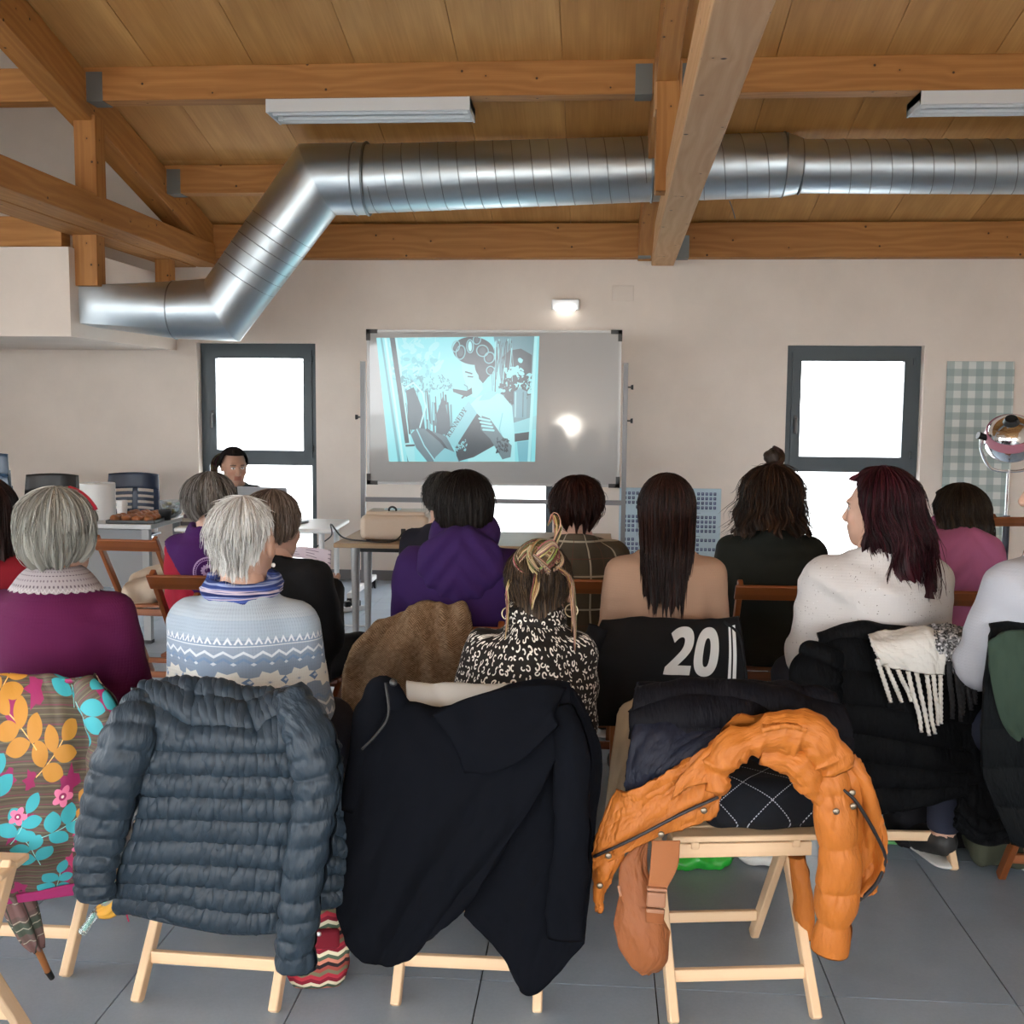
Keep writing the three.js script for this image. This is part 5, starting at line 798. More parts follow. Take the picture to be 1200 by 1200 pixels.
// 2 white cropped hair, nordic sweater
{
  const nordic = ctex(1024, 1024, (c, w, h) => {
    // 1.257 m round, height 0.42 .. 1.10 m
    const X = (m) => m / 1.257 * w, Yy = (m) => h - (m - 0.42) / 0.68 * h;
    c.fillStyle = '#a8b8c8'; c.fillRect(0, 0, w, h); c.fillStyle = '#8d9fb6'; c.fillRect(0, Yy(0.935), w, h);
    c.fillStyle = '#b3c0cc'; c.fillRect(0, Yy(1.1), w, Yy(0.985) - Yy(1.1));
    c.strokeStyle = '#e9eef2'; c.lineWidth = 5; const loop = (y, p, a) => { for (let x = 0; x < w; x += p) { c.beginPath(); c.moveTo(x, Yy(y) + a); c.lineTo(x + p * 0.35, Yy(y) - a); c.lineTo(x + p * 0.7, Yy(y) + a); c.stroke(); } };
    loop(0.932, 22, 11); c.fillStyle = '#dfe7ee'; c.fillRect(0, Yy(0.921), w, 4); c.fillStyle = '#97a7bb'; c.fillRect(0, Yy(0.918), w, Yy(0.895) - Yy(0.918));
    const zig = (y, p, a, col, lw) => { c.strokeStyle = col; c.lineWidth = lw; c.beginPath(); for (let x = 0, k = 0; x <= w + p; x += p / 2, k++) c.lineTo(x, Yy(y) + (k % 2 ? a : -a)); c.stroke(); };
    zig(0.898, 42, 10, '#e4ebf1', 8); zig(0.88, 42, 10, '#7c97ba', 9);
    for (let x = 21; x < w; x += 42) { c.fillStyle = '#dfe7ee'; c.save(); c.translate(x, Yy(0.873)); c.rotate(0.785); c.fillRect(-5, -5, 10, 10); c.restore(); }
    const star = (x, y, r) => { c.fillStyle = '#f1efe6'; for (let k = 0; k < 8; k++) { c.save(); c.translate(x, y); c.rotate(k * Math.PI / 4 + Math.PI / 8); c.beginPath(); c.moveTo(0, -2); c.lineTo(r * 0.3, -r * 0.62); c.lineTo(0, -r); c.lineTo(-r * 0.3, -r * 0.62); c.closePath(); c.fill(); c.restore(); } };
    for (let k = 0; k < 11; k++) { const x = (k + 0.5) * w / 11; star(x, Yy(0.822), 52); c.fillStyle = '#6f8cb3'; c.save(); c.translate(x + w / 22, Yy(0.825)); c.rotate(0.785); c.fillRect(-13, -13, 26, 26); c.restore(); c.fillStyle = '#d5dfe8'; c.save(); c.translate(x + w / 22, Yy(0.825)); c.rotate(0.785); c.fillRect(-5, -5, 10, 10); c.restore(); }
    zig(0.762, 42, 10, '#7c97ba', 9); zig(0.745, 42, 10, '#e4ebf1', 8); loop(0.715, 22, 11);
    for (let i = 0; i < w; i += 3) { c.fillStyle = 'rgba(255,255,255,0.05)'; c.fillRect(i, 0, 1, h); }
  }, { rx: 1 / 1.257, ry: 1 / 0.68 }); nordic.offset.set(0, -0.36 / 0.68);
  const R = person({ label: 'person with cropped white hair in a pale blue nordic sweater with white stars', hp: [286, 583, -2.92], hv: 0.008, lean: 0.04, sh: 0.138, fat: 0.98, head: [-0.06, 0.02, -0.02], topMat: phys({ color: lin(0.8, 0.8, 0.8), map: nordic, roughness: 0.92, bumpMap: knit, bumpScale: 0.0014, sheen: 0.3, sheenColor: lin(0.5, 0.55, 0.6) }), fold: 0.005, bulk: 0.018, sd: 5, neckY: 0.572,
    hair: () => [hairShell({ cols: WHITE, vol: 0.006, hang: 0.05, hangF: (p) => 0.055 * Math.max(0, 1 - (Math.abs(p) / 1.25) ** 2), side: 0.0, face: 1.45, nape: 2.15, sideTh: 1.6, hairline: 0.95, streak: 22, amp: 0.006, ends: 0.6, n: 1100, sr: 0.0011, fly: 0.009, sd: 4 })] });
  const sc = ctex(256, 128, (c, w, h) => { c.fillStyle = '#2a3a72'; c.fillRect(0, 0, w, h); reseed(4); for (let i = 0; i < 40; i++) { c.strokeStyle = ['#8b97bb', '#1c2858', '#b5a8b5', '#3c4f90'][i % 4]; c.lineWidth = rnd(2, 7); c.beginPath(); const y = rnd(h); c.moveTo(0, y); c.bezierCurveTo(80, y + rnd(-30, 30), 170, y + rnd(-30, 30), w, y); c.stroke(); } }, { rx: 2, ry: 9 });
  neckRing(R, 'scarf', cloth(1, 1, 1, { map: sc, sheen: 0 }), { r: 0.082, t: 0.027, y: 0.582, fold: 0.016, sd: 2, tilt: 0.2 });
  for (const s of [-1, 1]) mesh('earring', new THREE.SphereGeometry(0.006, 12, 10).translate(s * 0.083, -0.052, 0.008).applyMatrix4(R.HM), phys({ color: lin(0.8, 0.8, 0.78), roughness: 0.2 }), R.P);
}
// 3 leopard print, fair bun
{
  const leo = ctex(1024, 1024, (c, w, h) => { c.fillStyle = '#17120f'; c.fillRect(0, 0, w, h); reseed(11); c.lineCap = 'round'; const N = 26; for (let j = 0; j < N; j++) for (let i = 0; i < N; i++) { const x = (i + 0.5 + rnd(-0.3, 0.3)) * w / N, y = (j + 0.5 + rnd(-0.3, 0.3)) * h / N, r = rnd(9, 15), a = rnd(6.28); c.strokeStyle = '#ded8cd'; for (const [ox, oy] of [[0, 0], [w, 0], [-w, 0], [0, h], [0, -h]]) { c.lineWidth = rnd(6, 10); c.beginPath(); if (rnd() < 0.75) c.ellipse(x + ox, y + oy, r, r * 0.72, a, 0, rnd(3, 4.9)); else { c.moveTo(x + ox, y + oy); c.lineTo(x + ox + Math.cos(a) * 10, y + oy + Math.sin(a) * 10); } c.stroke(); } } }, { rx: 1 / 0.55, ry: 1 / 0.55 });
  const R = person({ label: 'person in a black and cream leopard-print blouse with a messy fair bun', hp: [633, 640, -2.98], hv: 0.006, lean: 0.16, sway: 0.12, sh: 0.118, fat: 0.98, head: [0.05, -0.2, 0.06], topMat: cloth(1, 1, 1, { map: leo, roughness: 0.75 }), topName: 'blouse', fold: 0.008, foldF: 11, sd: 6, neckY: 0.61, skin: SKIN.mid,
    hair: () => { const L = [hairShell({ cols: [[0.012, 0.008, 0.005], [0.025, 0.015, 0.01], [0.06, 0.036, 0.02], [0.13, 0.08, 0.04]], vol: 0.006, hang: 0.0, side: 0, hangF: (p) => 0.05 * Math.max(0, 1 - Math.abs(p) / 1.3), face: 1.6, nape: 2.2, hairline: 0.95, streak: 24, amp: 0.004, n: 700, sr: 0.0012, fly: 0.006, sd: 9 })];
      const c = [0.004, 0.082, 0.082]; { const kg = new THREE.IcosahedronGeometry(0.05, 4), P = kg.attributes.position, kc = []; for (let i = 0; i < P.count; i++) { const v = V().fromBufferAttribute(P, i), f = 1 + 0.2 * noise(v.x * 50, v.y * 50, v.z * 50); P.setXYZ(i, c[0] + v.x * f, c[1] + v.y * f * 0.85, c[2] + v.z * f * 0.8); kc.push(0.12, 0.07, 0.035); } kg.setAttribute('color', new THREE.Float32BufferAttribute(kc, 3)); kg.deleteAttribute('uv'); const ki = mergeVertices(kg, 1e-4); ki.computeVertexNormals(); L.push(ki); }
      reseed(88); for (let k = 0; k < 13; k++) { const n1 = V(rnd(-1, 1), rnd(-1, 1), rnd(-0.4, 1)).normalize(), e1 = V(0.3, 1, 0.2).cross(n1).normalize(), e2 = n1.clone().cross(e1), r = rnd(0.046, 0.058), a0 = rnd(6.28), sh = rnd(-0.02, 0.02), pts = []; for (let i = 0; i <= 8; i++) { const f = a0 + i / 8 * rnd(3.6, 4.2); const q = e1.clone().multiplyScalar(Math.cos(f) * r).addScaledVector(e2, Math.sin(f) * r).addScaledVector(n1, sh); pts.push([c[0] + q.x, c[1] + q.y * 0.88, c[2] + q.z * 0.85]); } L.push(lock(pts, 0.011, BLOND, { n: 30, sd: 20 + k, m: 18, end: 0.8 })); }
      L.push(lock([[0.0, 0.07, 0.105], [0.012, 0.1, 0.13], [0.04, 0.12, 0.12], [0.06, 0.1, 0.1]], 0.014, BLOND, { n: 30, sd: 31 }));
      L.push(lock([[0.03, 0.085, 0.08], [0.06, 0.16, 0.09], [0.05, 0.2, 0.07], [0.03, 0.17, 0.06]], 0.012, BLOND, { n: 16, sd: 32 }));
      for (const [s, q] of [[-1, 0], [-1, 1], [-1, 2], [1, 0], [1, 1]]) L.push(lock([[s * (0.02 + q * 0.01), 0.075 - q * 0.01, 0.09], [s * (0.075 + q * 0.004), 0.03 - q * 0.01, 0.075], [s * (0.085), -0.04, 0.05 + q * 0.012], [s * (0.08 + 0.01 * q), -0.12 - 0.02 * q, 0.05 + q * 0.015]], 0.006, BLOND, { n: 7, sd: 40 + q + s }));
      L.push(lock([[0.03, 0.07, 0.1], [0.08, 0.03, 0.1], [0.09, -0.06, 0.1], [0.085, -0.17, 0.09]], 0.009, BLOND, { n: 16, sd: 51 }));
      L.push(lock([[-0.005, 0.05, 0.115], [-0.012, 0.0, 0.122], [-0.02, -0.05, 0.115]], 0.016, BLOND, { n: 20, sd: 52 })); return L; } });
  neckRing(R, 'collar', cloth(1, 1, 1, { map: leo, roughness: 0.75 }), { r: 0.062, t: 0.022, y: 0.592, flat: 2.1, tilt: 0.1, sd: 4, fold: 0.006 });
  for (const s of [-1, 1]) mesh('hoop_earring', new THREE.TorusGeometry(0.017, 0.0016, 6, 24).translate(s * 0.085, -0.055, 0.01).applyMatrix4(R.HM), std({ color: lin(0.7, 0.6, 0.4), metalness: 1, roughness: 0.3 }), R.P);
}
// 4 purple hoodie
{
  const m = cloth(0.034, 0.012, 0.085), R = person({ label: 'person with a dark bob in a deep purple hooded sweatshirt', hp: [546, 554, -3.93], lean: 0.05, sh: 0.172, fat: 1.14, bulk: 0.025, topMat: m, topName: 'sweatshirt', fold: 0.009, foldF: 7, sd: 8, head: [-0.15, 0, 0.02], hair: () => [hairShell({ cols: DARK, vol: 0.02, hang: 0.095, side: 0.085, face: 2.05, curl: 0.15, streak: 18, amp: 0.004, n: 500, sd: 12 })] });
  hood(R, m, { w: 0.155, drop: 0.12, out: 0.06, sd: 3 });
}
// 5 long dark hair, beige top
person({ label: 'person with long straight dark hair in a beige top', hp: [782, 557, -3.93], lean: 0.03, sh: 0.15, fat: 0.98, topMat: knitted(0.38, 0.235, 0.16), fold: 0.004, sd: 9, head: [-0.05, 0, 0], hair: () => [hairShell({ cols: AUB, vol: 0.017, hang: 0.34, side: 0.33, face: 2.0, taper: 0.1, pinch: 0.3, push: 0.075, streak: 24, amp: 0.005, ends: 0.16, n: 900, sr: 0.0016, sd: 13, wave: 0.004, waveF: 14 })] });
// 6 curly hair with a top knot, dark shirt
person({ label: 'person with curly brown hair and a small top knot in a black short-sleeved shirt', hp: [905, 549, -4.54], lean: 0.04, sh: 0.145, fat: 1.12, bulk: 0.02, topMat: cloth(0.014, 0.016, 0.013), topName: 'shirt', fold: 0.008, sd: 10, head: [0, 0, 0], hair: () => {
  const L = [hairShell({ cols: [[0.006, 0.004, 0.003], [0.02, 0.011, 0.007], [0.09, 0.04, 0.02]], vol: 0.022, hang: 0.14, side: 0.15, face: 1.95, taper: 0.35, wave: 0.014, waveF: 62, streak: 15, amp: 0.014, ends: 0.35, n: 900, sr: 0.0014, fly: 0.02, sd: 15 })];
  { const kg = new THREE.IcosahedronGeometry(0.036, 4); const P = kg.attributes.position, kc = []; for (let i = 0; i < P.count; i++) { const v = V().fromBufferAttribute(P, i), f = 1 + 0.22 * noise(v.x * 90, v.y * 90, v.z * 90); P.setXYZ(i, v.x * f, 0.178 + v.y * f, 0.02 + v.z * f); kc.push(0.02, 0.011, 0.007); } kg.setAttribute('color', new THREE.Float32BufferAttribute(kc, 3)); kg.deleteAttribute('uv'); const ki = mergeVertices(kg, 1e-4); ki.computeVertexNormals(); L.push(ki); }
  for (let k = 0; k < 10; k++) { const pts = []; for (let i = 0; i <= 8; i++) { const f = k * 1.05 + i / 8 * 5; const q = k * 1.1 + i * 0.5, r = 0.041; pts.push([Math.cos(f) * Math.cos(q) * r, 0.178 + Math.sin(q) * r, 0.02 + Math.sin(f) * Math.cos(q) * r]); } L.push(lock(pts, 0.006, [[0.012, 0.008, 0.006], [0.06, 0.03, 0.02]], { n: 26, sd: 60 + k, m: 16, end: 0.8 })); } return L; } });
// 7 burgundy hair, cream sweater
{
  const fleck = ctex(512, 512, (c, w, h) => { c.fillStyle = '#d9d5d2'; c.fillRect(0, 0, w, h); reseed(21); for (let i = 0; i < 260; i++) { c.fillStyle = ['#8e8782', '#b9b2ae', '#6f6a68', '#efeceb'][i % 4]; c.beginPath(); c.ellipse(rnd(w), rnd(h), rnd(0.8, 3), rnd(0.8, 2), rnd(3), 0, 7); c.fill(); } }, { rx: 1 / 0.4, ry: 1 / 0.4 });
  person({ label: 'person with wavy burgundy hair in a flecked cream sweater', hp: [1030, 551, -3.72], lean: 0.05, sway: 0.02, turn: 0.12, sh: 0.165, fat: 1.1, bulk: 0.03, topMat: knitted(0.82, 0.82, 0.83, { map: fleck }), fold: 0.012, foldF: 7, sd: 14, head: [0.85, -0.02, 0.02], neckY: 0.575, hair: () => [hairShell({ cols: BURG, vol: 0.021, hang: 0.27, side: 0.26, face: 1.9, taper: 0.06, push: 0.035, wave: 0.026, waveF: 26, streak: 12, amp: 0.01, ends: 0.3, n: 900, sr: 0.0015, fly: 0.012, sd: 17 })] });
}
// 8 pink hoodie
{
  const m = cloth(0.34, 0.1, 0.2), R = person({ label: 'person with long brown hair in a pink hooded sweatshirt', hp: [1124, 569, -4.5], lean: 0.04, sh: 0.135, topMat: m, topName: 'sweatshirt', fold: 0.008, sd: 16, head: [0.35, -0.02, 0], hair: () => [hairShell({ cols: BROWN, vol: 0.02, hang: 0.12, side: 0.2, hangF: (p) => mix(0.085, 0.34, sstep(0.5, 1.2, p)), face: 1.95, taper: 0.0, push: 0.02, streak: 18, amp: 0.006, n: 700, sd: 19 })] });
  hood(R, m, { w: 0.15, drop: 0.13, out: 0.085, sd: 5 });
}
// 9 red-brown crop, plaid shirt
{
  const plaid = ctex(512, 512, (c, w, h) => { c.fillStyle = '#4b4438'; c.fillRect(0, 0, w, h); c.fillStyle = '#564d3f'; c.fillRect(0, 0, w / 2, h / 2); c.fillStyle = '#423b31'; c.fillRect(w / 2, h / 2, w / 2, h / 2); c.fillStyle = '#a79f8d'; for (const k of [0.02, 0.52]) { c.fillRect(k * w, 0, 14, h); c.fillRect(0, k * h, w, 14); } c.fillStyle = '#5e3f34'; for (const k of [0.27, 0.77]) { c.fillRect(k * w, 0, 5, h); c.fillRect(0, k * h, w, 5); } }, { rx: 1 / 0.27, ry: 1 / 0.27 });
  person({ label: 'person with short red-brown hair in a brown plaid shirt', hp: [677, 560, -4.6], lean: 0.04, sh: 0.145, fat: 1.05, bulk: 0.02, topMat: cloth(1, 1, 1, { map: plaid }), topName: 'shirt', fold: 0.007, sd: 18, hair: () => [hairShell({ cols: REDB, vol: 0.018, hang: 0.105, side: 0.06, face: 1.85, curl: 0.42, streak: 16, amp: 0.009, ends: 0.5, n: 700, sr: 0.0015, fly: 0.012, sd: 22 })] });
}
// 10 grey-brown bob, red fleece, purple neckerchief
{
  const R = person({ label: 'person with greying bob in a red fleece and a purple neckerchief', hp: [249, 556, -4.5], lean: 0.04, sh: 0.135, topMat: cloth(0.28, 0.008, 0.025), topName: 'fleece', fold: 0.006, sd: 20, head: [-0.4, 0, 0.05], hair: () => [hairShell({ cols: SALT, vol: 0.018, hang: 0.07, side: 0.06, face: 1.95, curl: 0.3, streak: 16, amp: 0.006, ends: 0.3, n: 700, sr: 0.0015, fly: 0.008, sd: 24 })] });
  const em = ctex(512, 512, (c, w, h) => { c.fillStyle = '#3d1550'; c.fillRect(0, 0, w, h); const X = 0.5 * w, Y = 0.5 * h; c.strokeStyle = '#a98fb8'; c.lineWidth = 9; c.beginPath(); c.arc(X, Y, 92, 0, 7); c.stroke(); c.lineWidth = 4; c.beginPath(); c.arc(X, Y, 76, 0, 7); c.stroke(); c.fillStyle = '#a98fb8'; for (let i = 0; i < 44; i++) { const a = i / 44 * 6.283; c.beginPath(); c.arc(X + Math.cos(a) * 84, Y + Math.sin(a) * 84, 2.4, 0, 7); c.fill(); } for (let i = 0; i < 14; i++) { const a = i * 0.45; c.beginPath(); c.ellipse(X + Math.cos(a) * 34, Y - 12 + Math.sin(a) * 28, 13, 8, a, 0, 7); c.fill(); } c.fillRect(X - 8, Y - 4, 16, 56); c.beginPath(); c.moveTo(X - 42, Y + 58); c.quadraticCurveTo(X, Y + 30, X + 42, Y + 58); c.lineTo(X + 30, Y + 66); c.quadraticCurveTo(X, Y + 46, X - 30, Y + 66); c.fill(); }, { clampIt: true });
  const y0 = R.Y(0.6), y1 = R.Y(0.25);
  overlay(R, 'neckerchief', (x, y, z) => { const w = mix(0.0, 0.21, clamp((y - y1) / (y0 - y1 - 0.06))); return Math.max(Math.abs(x - 0.01) - w, y1 - y, y - y0 - 0.02, -z + 0.02); }, 0.012, cloth(1, 1, 1, { map: em, sheen: 0 }), [-0.26, y1 - 0.03, -0.05], [0.26, y0 + 0.06, 0.34], 0.009, (x, y) => [0.5 + (x - 0.035) / 0.34, 0.5 + (y - R.Y(0.4)) / 0.34]);
  neckRing(R, 'neckerchief_roll', cloth(0.045, 0.012, 0.08), { r: 0.08, t: 0.026, y: 0.58, sd: 7 });
}
// 11 brown-grey bob in black, papers in hand
const READER = person({ label: 'person with brown-grey bob all in black holding printed sheets', hp: [321, 577, -3.95], lean: 0.03, turn: -0.25, sh: 0.155, fat: 1.12, bulk: 0.028, topMat: cloth(0.006, 0.006, 0.007), topName: 'pullover', legMat: blackCloth, fold: 0.008, sd: 21, head: [-0.15, -0.05, 0], arms: [null, { w: [0.03, 0.76, -0.3] }], hair: () => [hairShell({ cols: CHEST, vol: 0.018, hang: 0.075, side: 0.07, face: 1.95, curl: 0.25, streak: 16, amp: 0.005, ends: 0.25, n: 700, sr: 0.0015, fly: 0.006, sd: 26 })] });
// 12 short dark hair beyond the purple hoodie
person({ label: 'person with short dark grey hair in a black top beside the projector table', hp: [521, 553, -5.0], lean: 0.03, sh: 0.135, topMat: cloth(0.012, 0.012, 0.02), fold: 0.006, sd: 23, hair: () => [hairShell({ cols: [[0.012, 0.011, 0.011], [0.04, 0.038, 0.036], [0.12, 0.115, 0.11]], vol: 0.01, hang: 0.02, side: 0.0, face: 1.5, nape: 2.05, streak: 18, amp: 0.007, ends: 0.4, n: 600, fly: 0.009, sd: 28 })] });
// 13 at the left edge: red top
person({ label: 'person with long dark brown hair in a red top beside the plum sweater', hp: [-16, 563, -3.75], lean: 0.03, sh: 0.135, topMat: cloth(0.22, 0.01, 0.02), fold: 0.006, sd: 25, hair: () => [hairShell({ cols: AUB, vol: 0.02, hang: 0.2, side: 0.2, face: 1.95, taper: 0.1, streak: 18, amp: 0.006, n: 500, sd: 30 })] });
// 14 at the right edge: dark hair, pale grey sweater
person({ label: 'person with short dark hair in a pale grey sweater beside the cream sweater', hp: [1246, 524, -3.35], lean: 0.16, turn: 0.25, sh: 0.165, fat: 1.1, bulk: 0.03, topMat: knitted(0.4, 0.41, 0.45), fold: 0.014, foldF: 7, sd: 27, head: [0.7, -0.05, 0], arms: [{ e: [-0.215, 0.74, -0.08], w: [-0.1, 0.66, -0.3] }, null], hair: () => [hairShell({ cols: DARK, vol: 0.014, hang: 0.02, side: 0.0, face: 1.6, nape: 2.0, streak: 16, amp: 0.008, ends: 0.4, n: 600, fly: 0.012, sd: 32 })] });
// 15 the presenter
{
  const m = cloth(0.02, 0.026, 0.022); person({ label: 'presenter with dark hair tied back facing the audience behind the laptop', hp: [274, 526, -7.35], hv: 0.004, turn: 3.65, lean: 0.0, sh: 0.135, topMat: m, topName: 'jacket', fold: 0.007, sd: 29, head: [0.1, -0.12, 0], skin: SKIN.mid, legMat: blackCloth, hair: () => [hairShell({ cols: DARK, vol: 0.011, hang: 0, side: 0, face: 1.8, nape: 1.95, hairline: 1.0, streak: 26, amp: 0.003, n: 400, fly: 0.002, sd: 34 }), lock([[0.01, 0.05, 0.1], [0.06, 0.045, 0.14], [0.095, -0.01, 0.13], [0.1, -0.08, 0.1], [0.095, -0.15, 0.07]], 0.03, [[0.012, 0.008, 0.006], [0.08, 0.05, 0.03]], { n: 90, sd: 70 })] });
}
// ---------------------------------------------------------------- chairs under the audience
foldingChair(-1.53, -2.87, 0, beechMat, 'pale beech folding chair under the floral coat');
foldingChair(-0.936, -2.76, -0.04, beechMat, 'pale beech folding chair under the slate blue puffer jacket');
foldingChair(-0.302, -2.81, 0, beechMat, 'pale beech folding chair under the black wool coat');
foldingChair(0.35, -2.815, 0.146, beechMat, 'empty pale beech folding chair under the orange coat');
foldingChair(0.985, -3.77, 0.05, beechMat, 'pale beech folding chair under the black down coat and fringed scarf');
foldingChair(-1.465, -2.17, 0.0, beechMat, 'pale beech folding chair standing empty behind the floral coat');
foldingChair(-2.29, -5.62, -0.05, stainMat, 'empty brown folding chair holding a beige cushion');
foldingChair(2.6, -7.5, 0.1, stainMat, 'brown folding chair standing by the hood dryer');
{
  const who = { 'deep purple': 'brown folding chair under the tweed coat', 'long straight dark': 'brown folding chair under the black jersey', 'curly brown': 'brown folding chair of the person with the top knot', 'pink hooded': 'brown folding chair of the person in the pink hooded sweatshirt', 'brown plaid': 'brown folding chair of the person in the plaid shirt', 'greying bob': 'brown folding chair of the person in the red fleece', 'all in black': 'brown folding chair of the person holding sheets', 'short dark grey': 'brown folding chair of the person beside the projector table', 'in a red top': 'brown folding chair of the person in the red top', 'pale grey sweater': 'brown folding chair under the dark green-lined coat', 'presenter': 'brown folding chair of the presenter' };
  for (const o of [...scene.children]) if (o.userData.category === 'person') for (const k in who) if (o.userData.label.includes(k)) { const off = k === 'pale grey sweater'; foldingChair(o.position.x + (off ? 0.09 : 0), o.position.z, off ? 0 : o.rotation.y, stainMat, who[k]); }
}
// ---------------------------------------------------------------- coats over the chair backs
const wr = (x, y, z, k = 1) => 0.5 * k * (noise(x * 9, y * 9, z * 5) + 0.5 * noise(x * 21, y * 17, 3));
const nylon = dtex(256, 256, (u, v) => 128 + 90 * tileXY(u, v, 24, 8, 3), { srgb: false, rx: 5, ry: 5 });
const puffMat = (r, g, b, o = {}) => phys({ color: lin(r, g, b), roughness: 0.5, bumpMap: nylon, bumpScale: 0.006, specularIntensity: 0.7, ...o });
// rounded ridges of a quilted surface; seams at whole numbers of f
const baffle = (f) => Math.pow(Math.abs(Math.sin(Math.PI * f)), 0.55);
const pucker = (u, f) => { const d = Math.abs(f - Math.round(f)); return Math.exp(-d * 7) * noise(u, Math.round(f) * 3.7, 1.5); };

{ // slate puffer jacket
  const C = thing('puffer_jacket', 'slate blue quilted puffer jacket hung over a chair back', 'jacket', [0, 0, 0]), m = puffMat(0.019, 0.032, 0.047);
  const dz = -2.385;
  const net = [[[192, 856, dz - 0.13], [235, 850, dz - 0.15], [290, 850, dz - 0.15], [335, 856, dz - 0.13]], [[166, 806, dz - 0.05], [225, 803, dz - 0.07], [290, 813, dz - 0.07], [346, 815, dz - 0.05]], [[172, 862, dz - 0.01], [236, 862, dz + 0.01], [290, 864, dz + 0.01], [352, 866, dz]], [[170, 918, dz], [236, 918, dz + 0.015], [290, 920, dz + 0.015], [350, 922, dz]], [[158, 974, dz - 0.01], [228, 974, dz + 0.01], [285, 978, dz + 0.012], [346, 980, dz]], [[144, 1026, dz - 0.03], [212, 1030, dz + 0.005], [278, 1036, dz + 0.01], [332, 1038, dz]], [[140, 1062, dz - 0.05], [196, 1074, dz - 0.005], [268, 1087, dz], [327, 1088, dz - 0.01]]];
  mesh('back', sheet(net, { nu: 120, nv: 200, th: 0.02, disp: (u, v, p) => { const a = Math.abs(u - 0.5), ug = 0.1 + 0.75 * (v - 0.15), yoke = sstep(0.4, 0.3, v) * sstep(0.1, 0.16, v), f = v * 13 + yoke * 3.2 * Math.max(0, a - ug), seam = yoke * Math.exp(-(((a - ug) * 55) ** 2)); return 0.0135 * baffle(f) + 0.012 * pucker(u * 46, f) + 0.004 * noise(u * 60, v * 30 + u * 14) + 0.008 * noise(u * 4, v * 5, 2) - 0.012 * seam; } }), m, C);
  const sl = (ctl, nb, ph) => hose(ctl, { n: 170, seg: 44, disp: (u, t) => { const f = t * nb + 0.25 * Math.sin(u * 6.283 + ph); return 0.0075 * baffle(f) - 0.004 + 0.007 * pucker(u * 24 + ph, f) + 0.003 * noise(u * 18, t * 30, ph) + 0.006 * noise(u * 4, t * 5, ph + 4); } });
  mesh('sleeve', sl([[172, 812, dz - 0.05, 0.04, 0.035], [152, 858, dz + 0.01, 0.06, 0.045], [135, 915, dz + 0.02, 0.06, 0.045], [120, 970, dz + 0.02, 0.056, 0.043], [111, 1015, dz + 0.02, 0.05, 0.04], [110, 1048, dz + 0.015, 0.046, 0.038]], 11, 1), m, C);
  mesh('sleeve', sl([[340, 815, dz - 0.05, 0.04, 0.035], [362, 862, dz + 0.02, 0.058, 0.045], [370, 915, dz + 0.04, 0.055, 0.046], [366, 970, dz + 0.05, 0.05, 0.044], [355, 1040, dz + 0.05, 0.043, 0.04], [348, 1090, dz + 0.045, 0.041, 0.036], [346, 1135, dz + 0.04, 0.04, 0.035]], 13, 2), m, C);
  mesh('front_panel', sheet([[[350, 845, dz - 0.1], [375, 850, dz - 0.11], [396, 875, dz - 0.12]], [[355, 920, dz - 0.07], [385, 925, dz - 0.08], [402, 940, dz - 0.1]], [[358, 1000, dz - 0.06], [385, 1000, dz - 0.06], [402, 1005, dz - 0.08]], [[350, 1060, dz - 0.06], [380, 1062, dz - 0.06], [400, 1056, dz - 0.08]]], { nu: 30, nv: 90, th: 0.02, disp: (u, v) => 0.013 * baffle(v * 9) + 0.004 * noise(u * 14, v * 30) }), m, C);
  mesh('hem', hose([[140, 1064, dz - 0.05, 0.008], [196, 1077, dz + 0.005, 0.01], [268, 1090, dz + 0.01, 0.01], [328, 1090, dz, 0.008]], { n: 40, seg: 10 }), m, C);
  mesh('zip_tape', hose([[153, 1015, dz - 0.02, 0.004], [146, 1035, dz - 0.025, 0.004], [141, 1052, dz - 0.03, 0.003]], { n: 10, seg: 8 }), std({ color: lin(0.4, 0.02, 0.12), roughness: 0.6 }), C).userData.label = 'magenta zip tape';
  mesh('drawcord', hose([[148, 1066, dz - 0.03, 0.003], [149, 1074, dz - 0.03, 0.002], [151, 1080, dz - 0.03, 0.002]], { n: 10, seg: 6 }), std({ color: lin(0.4, 0.02, 0.08), roughness: 0.6 }), C);
}
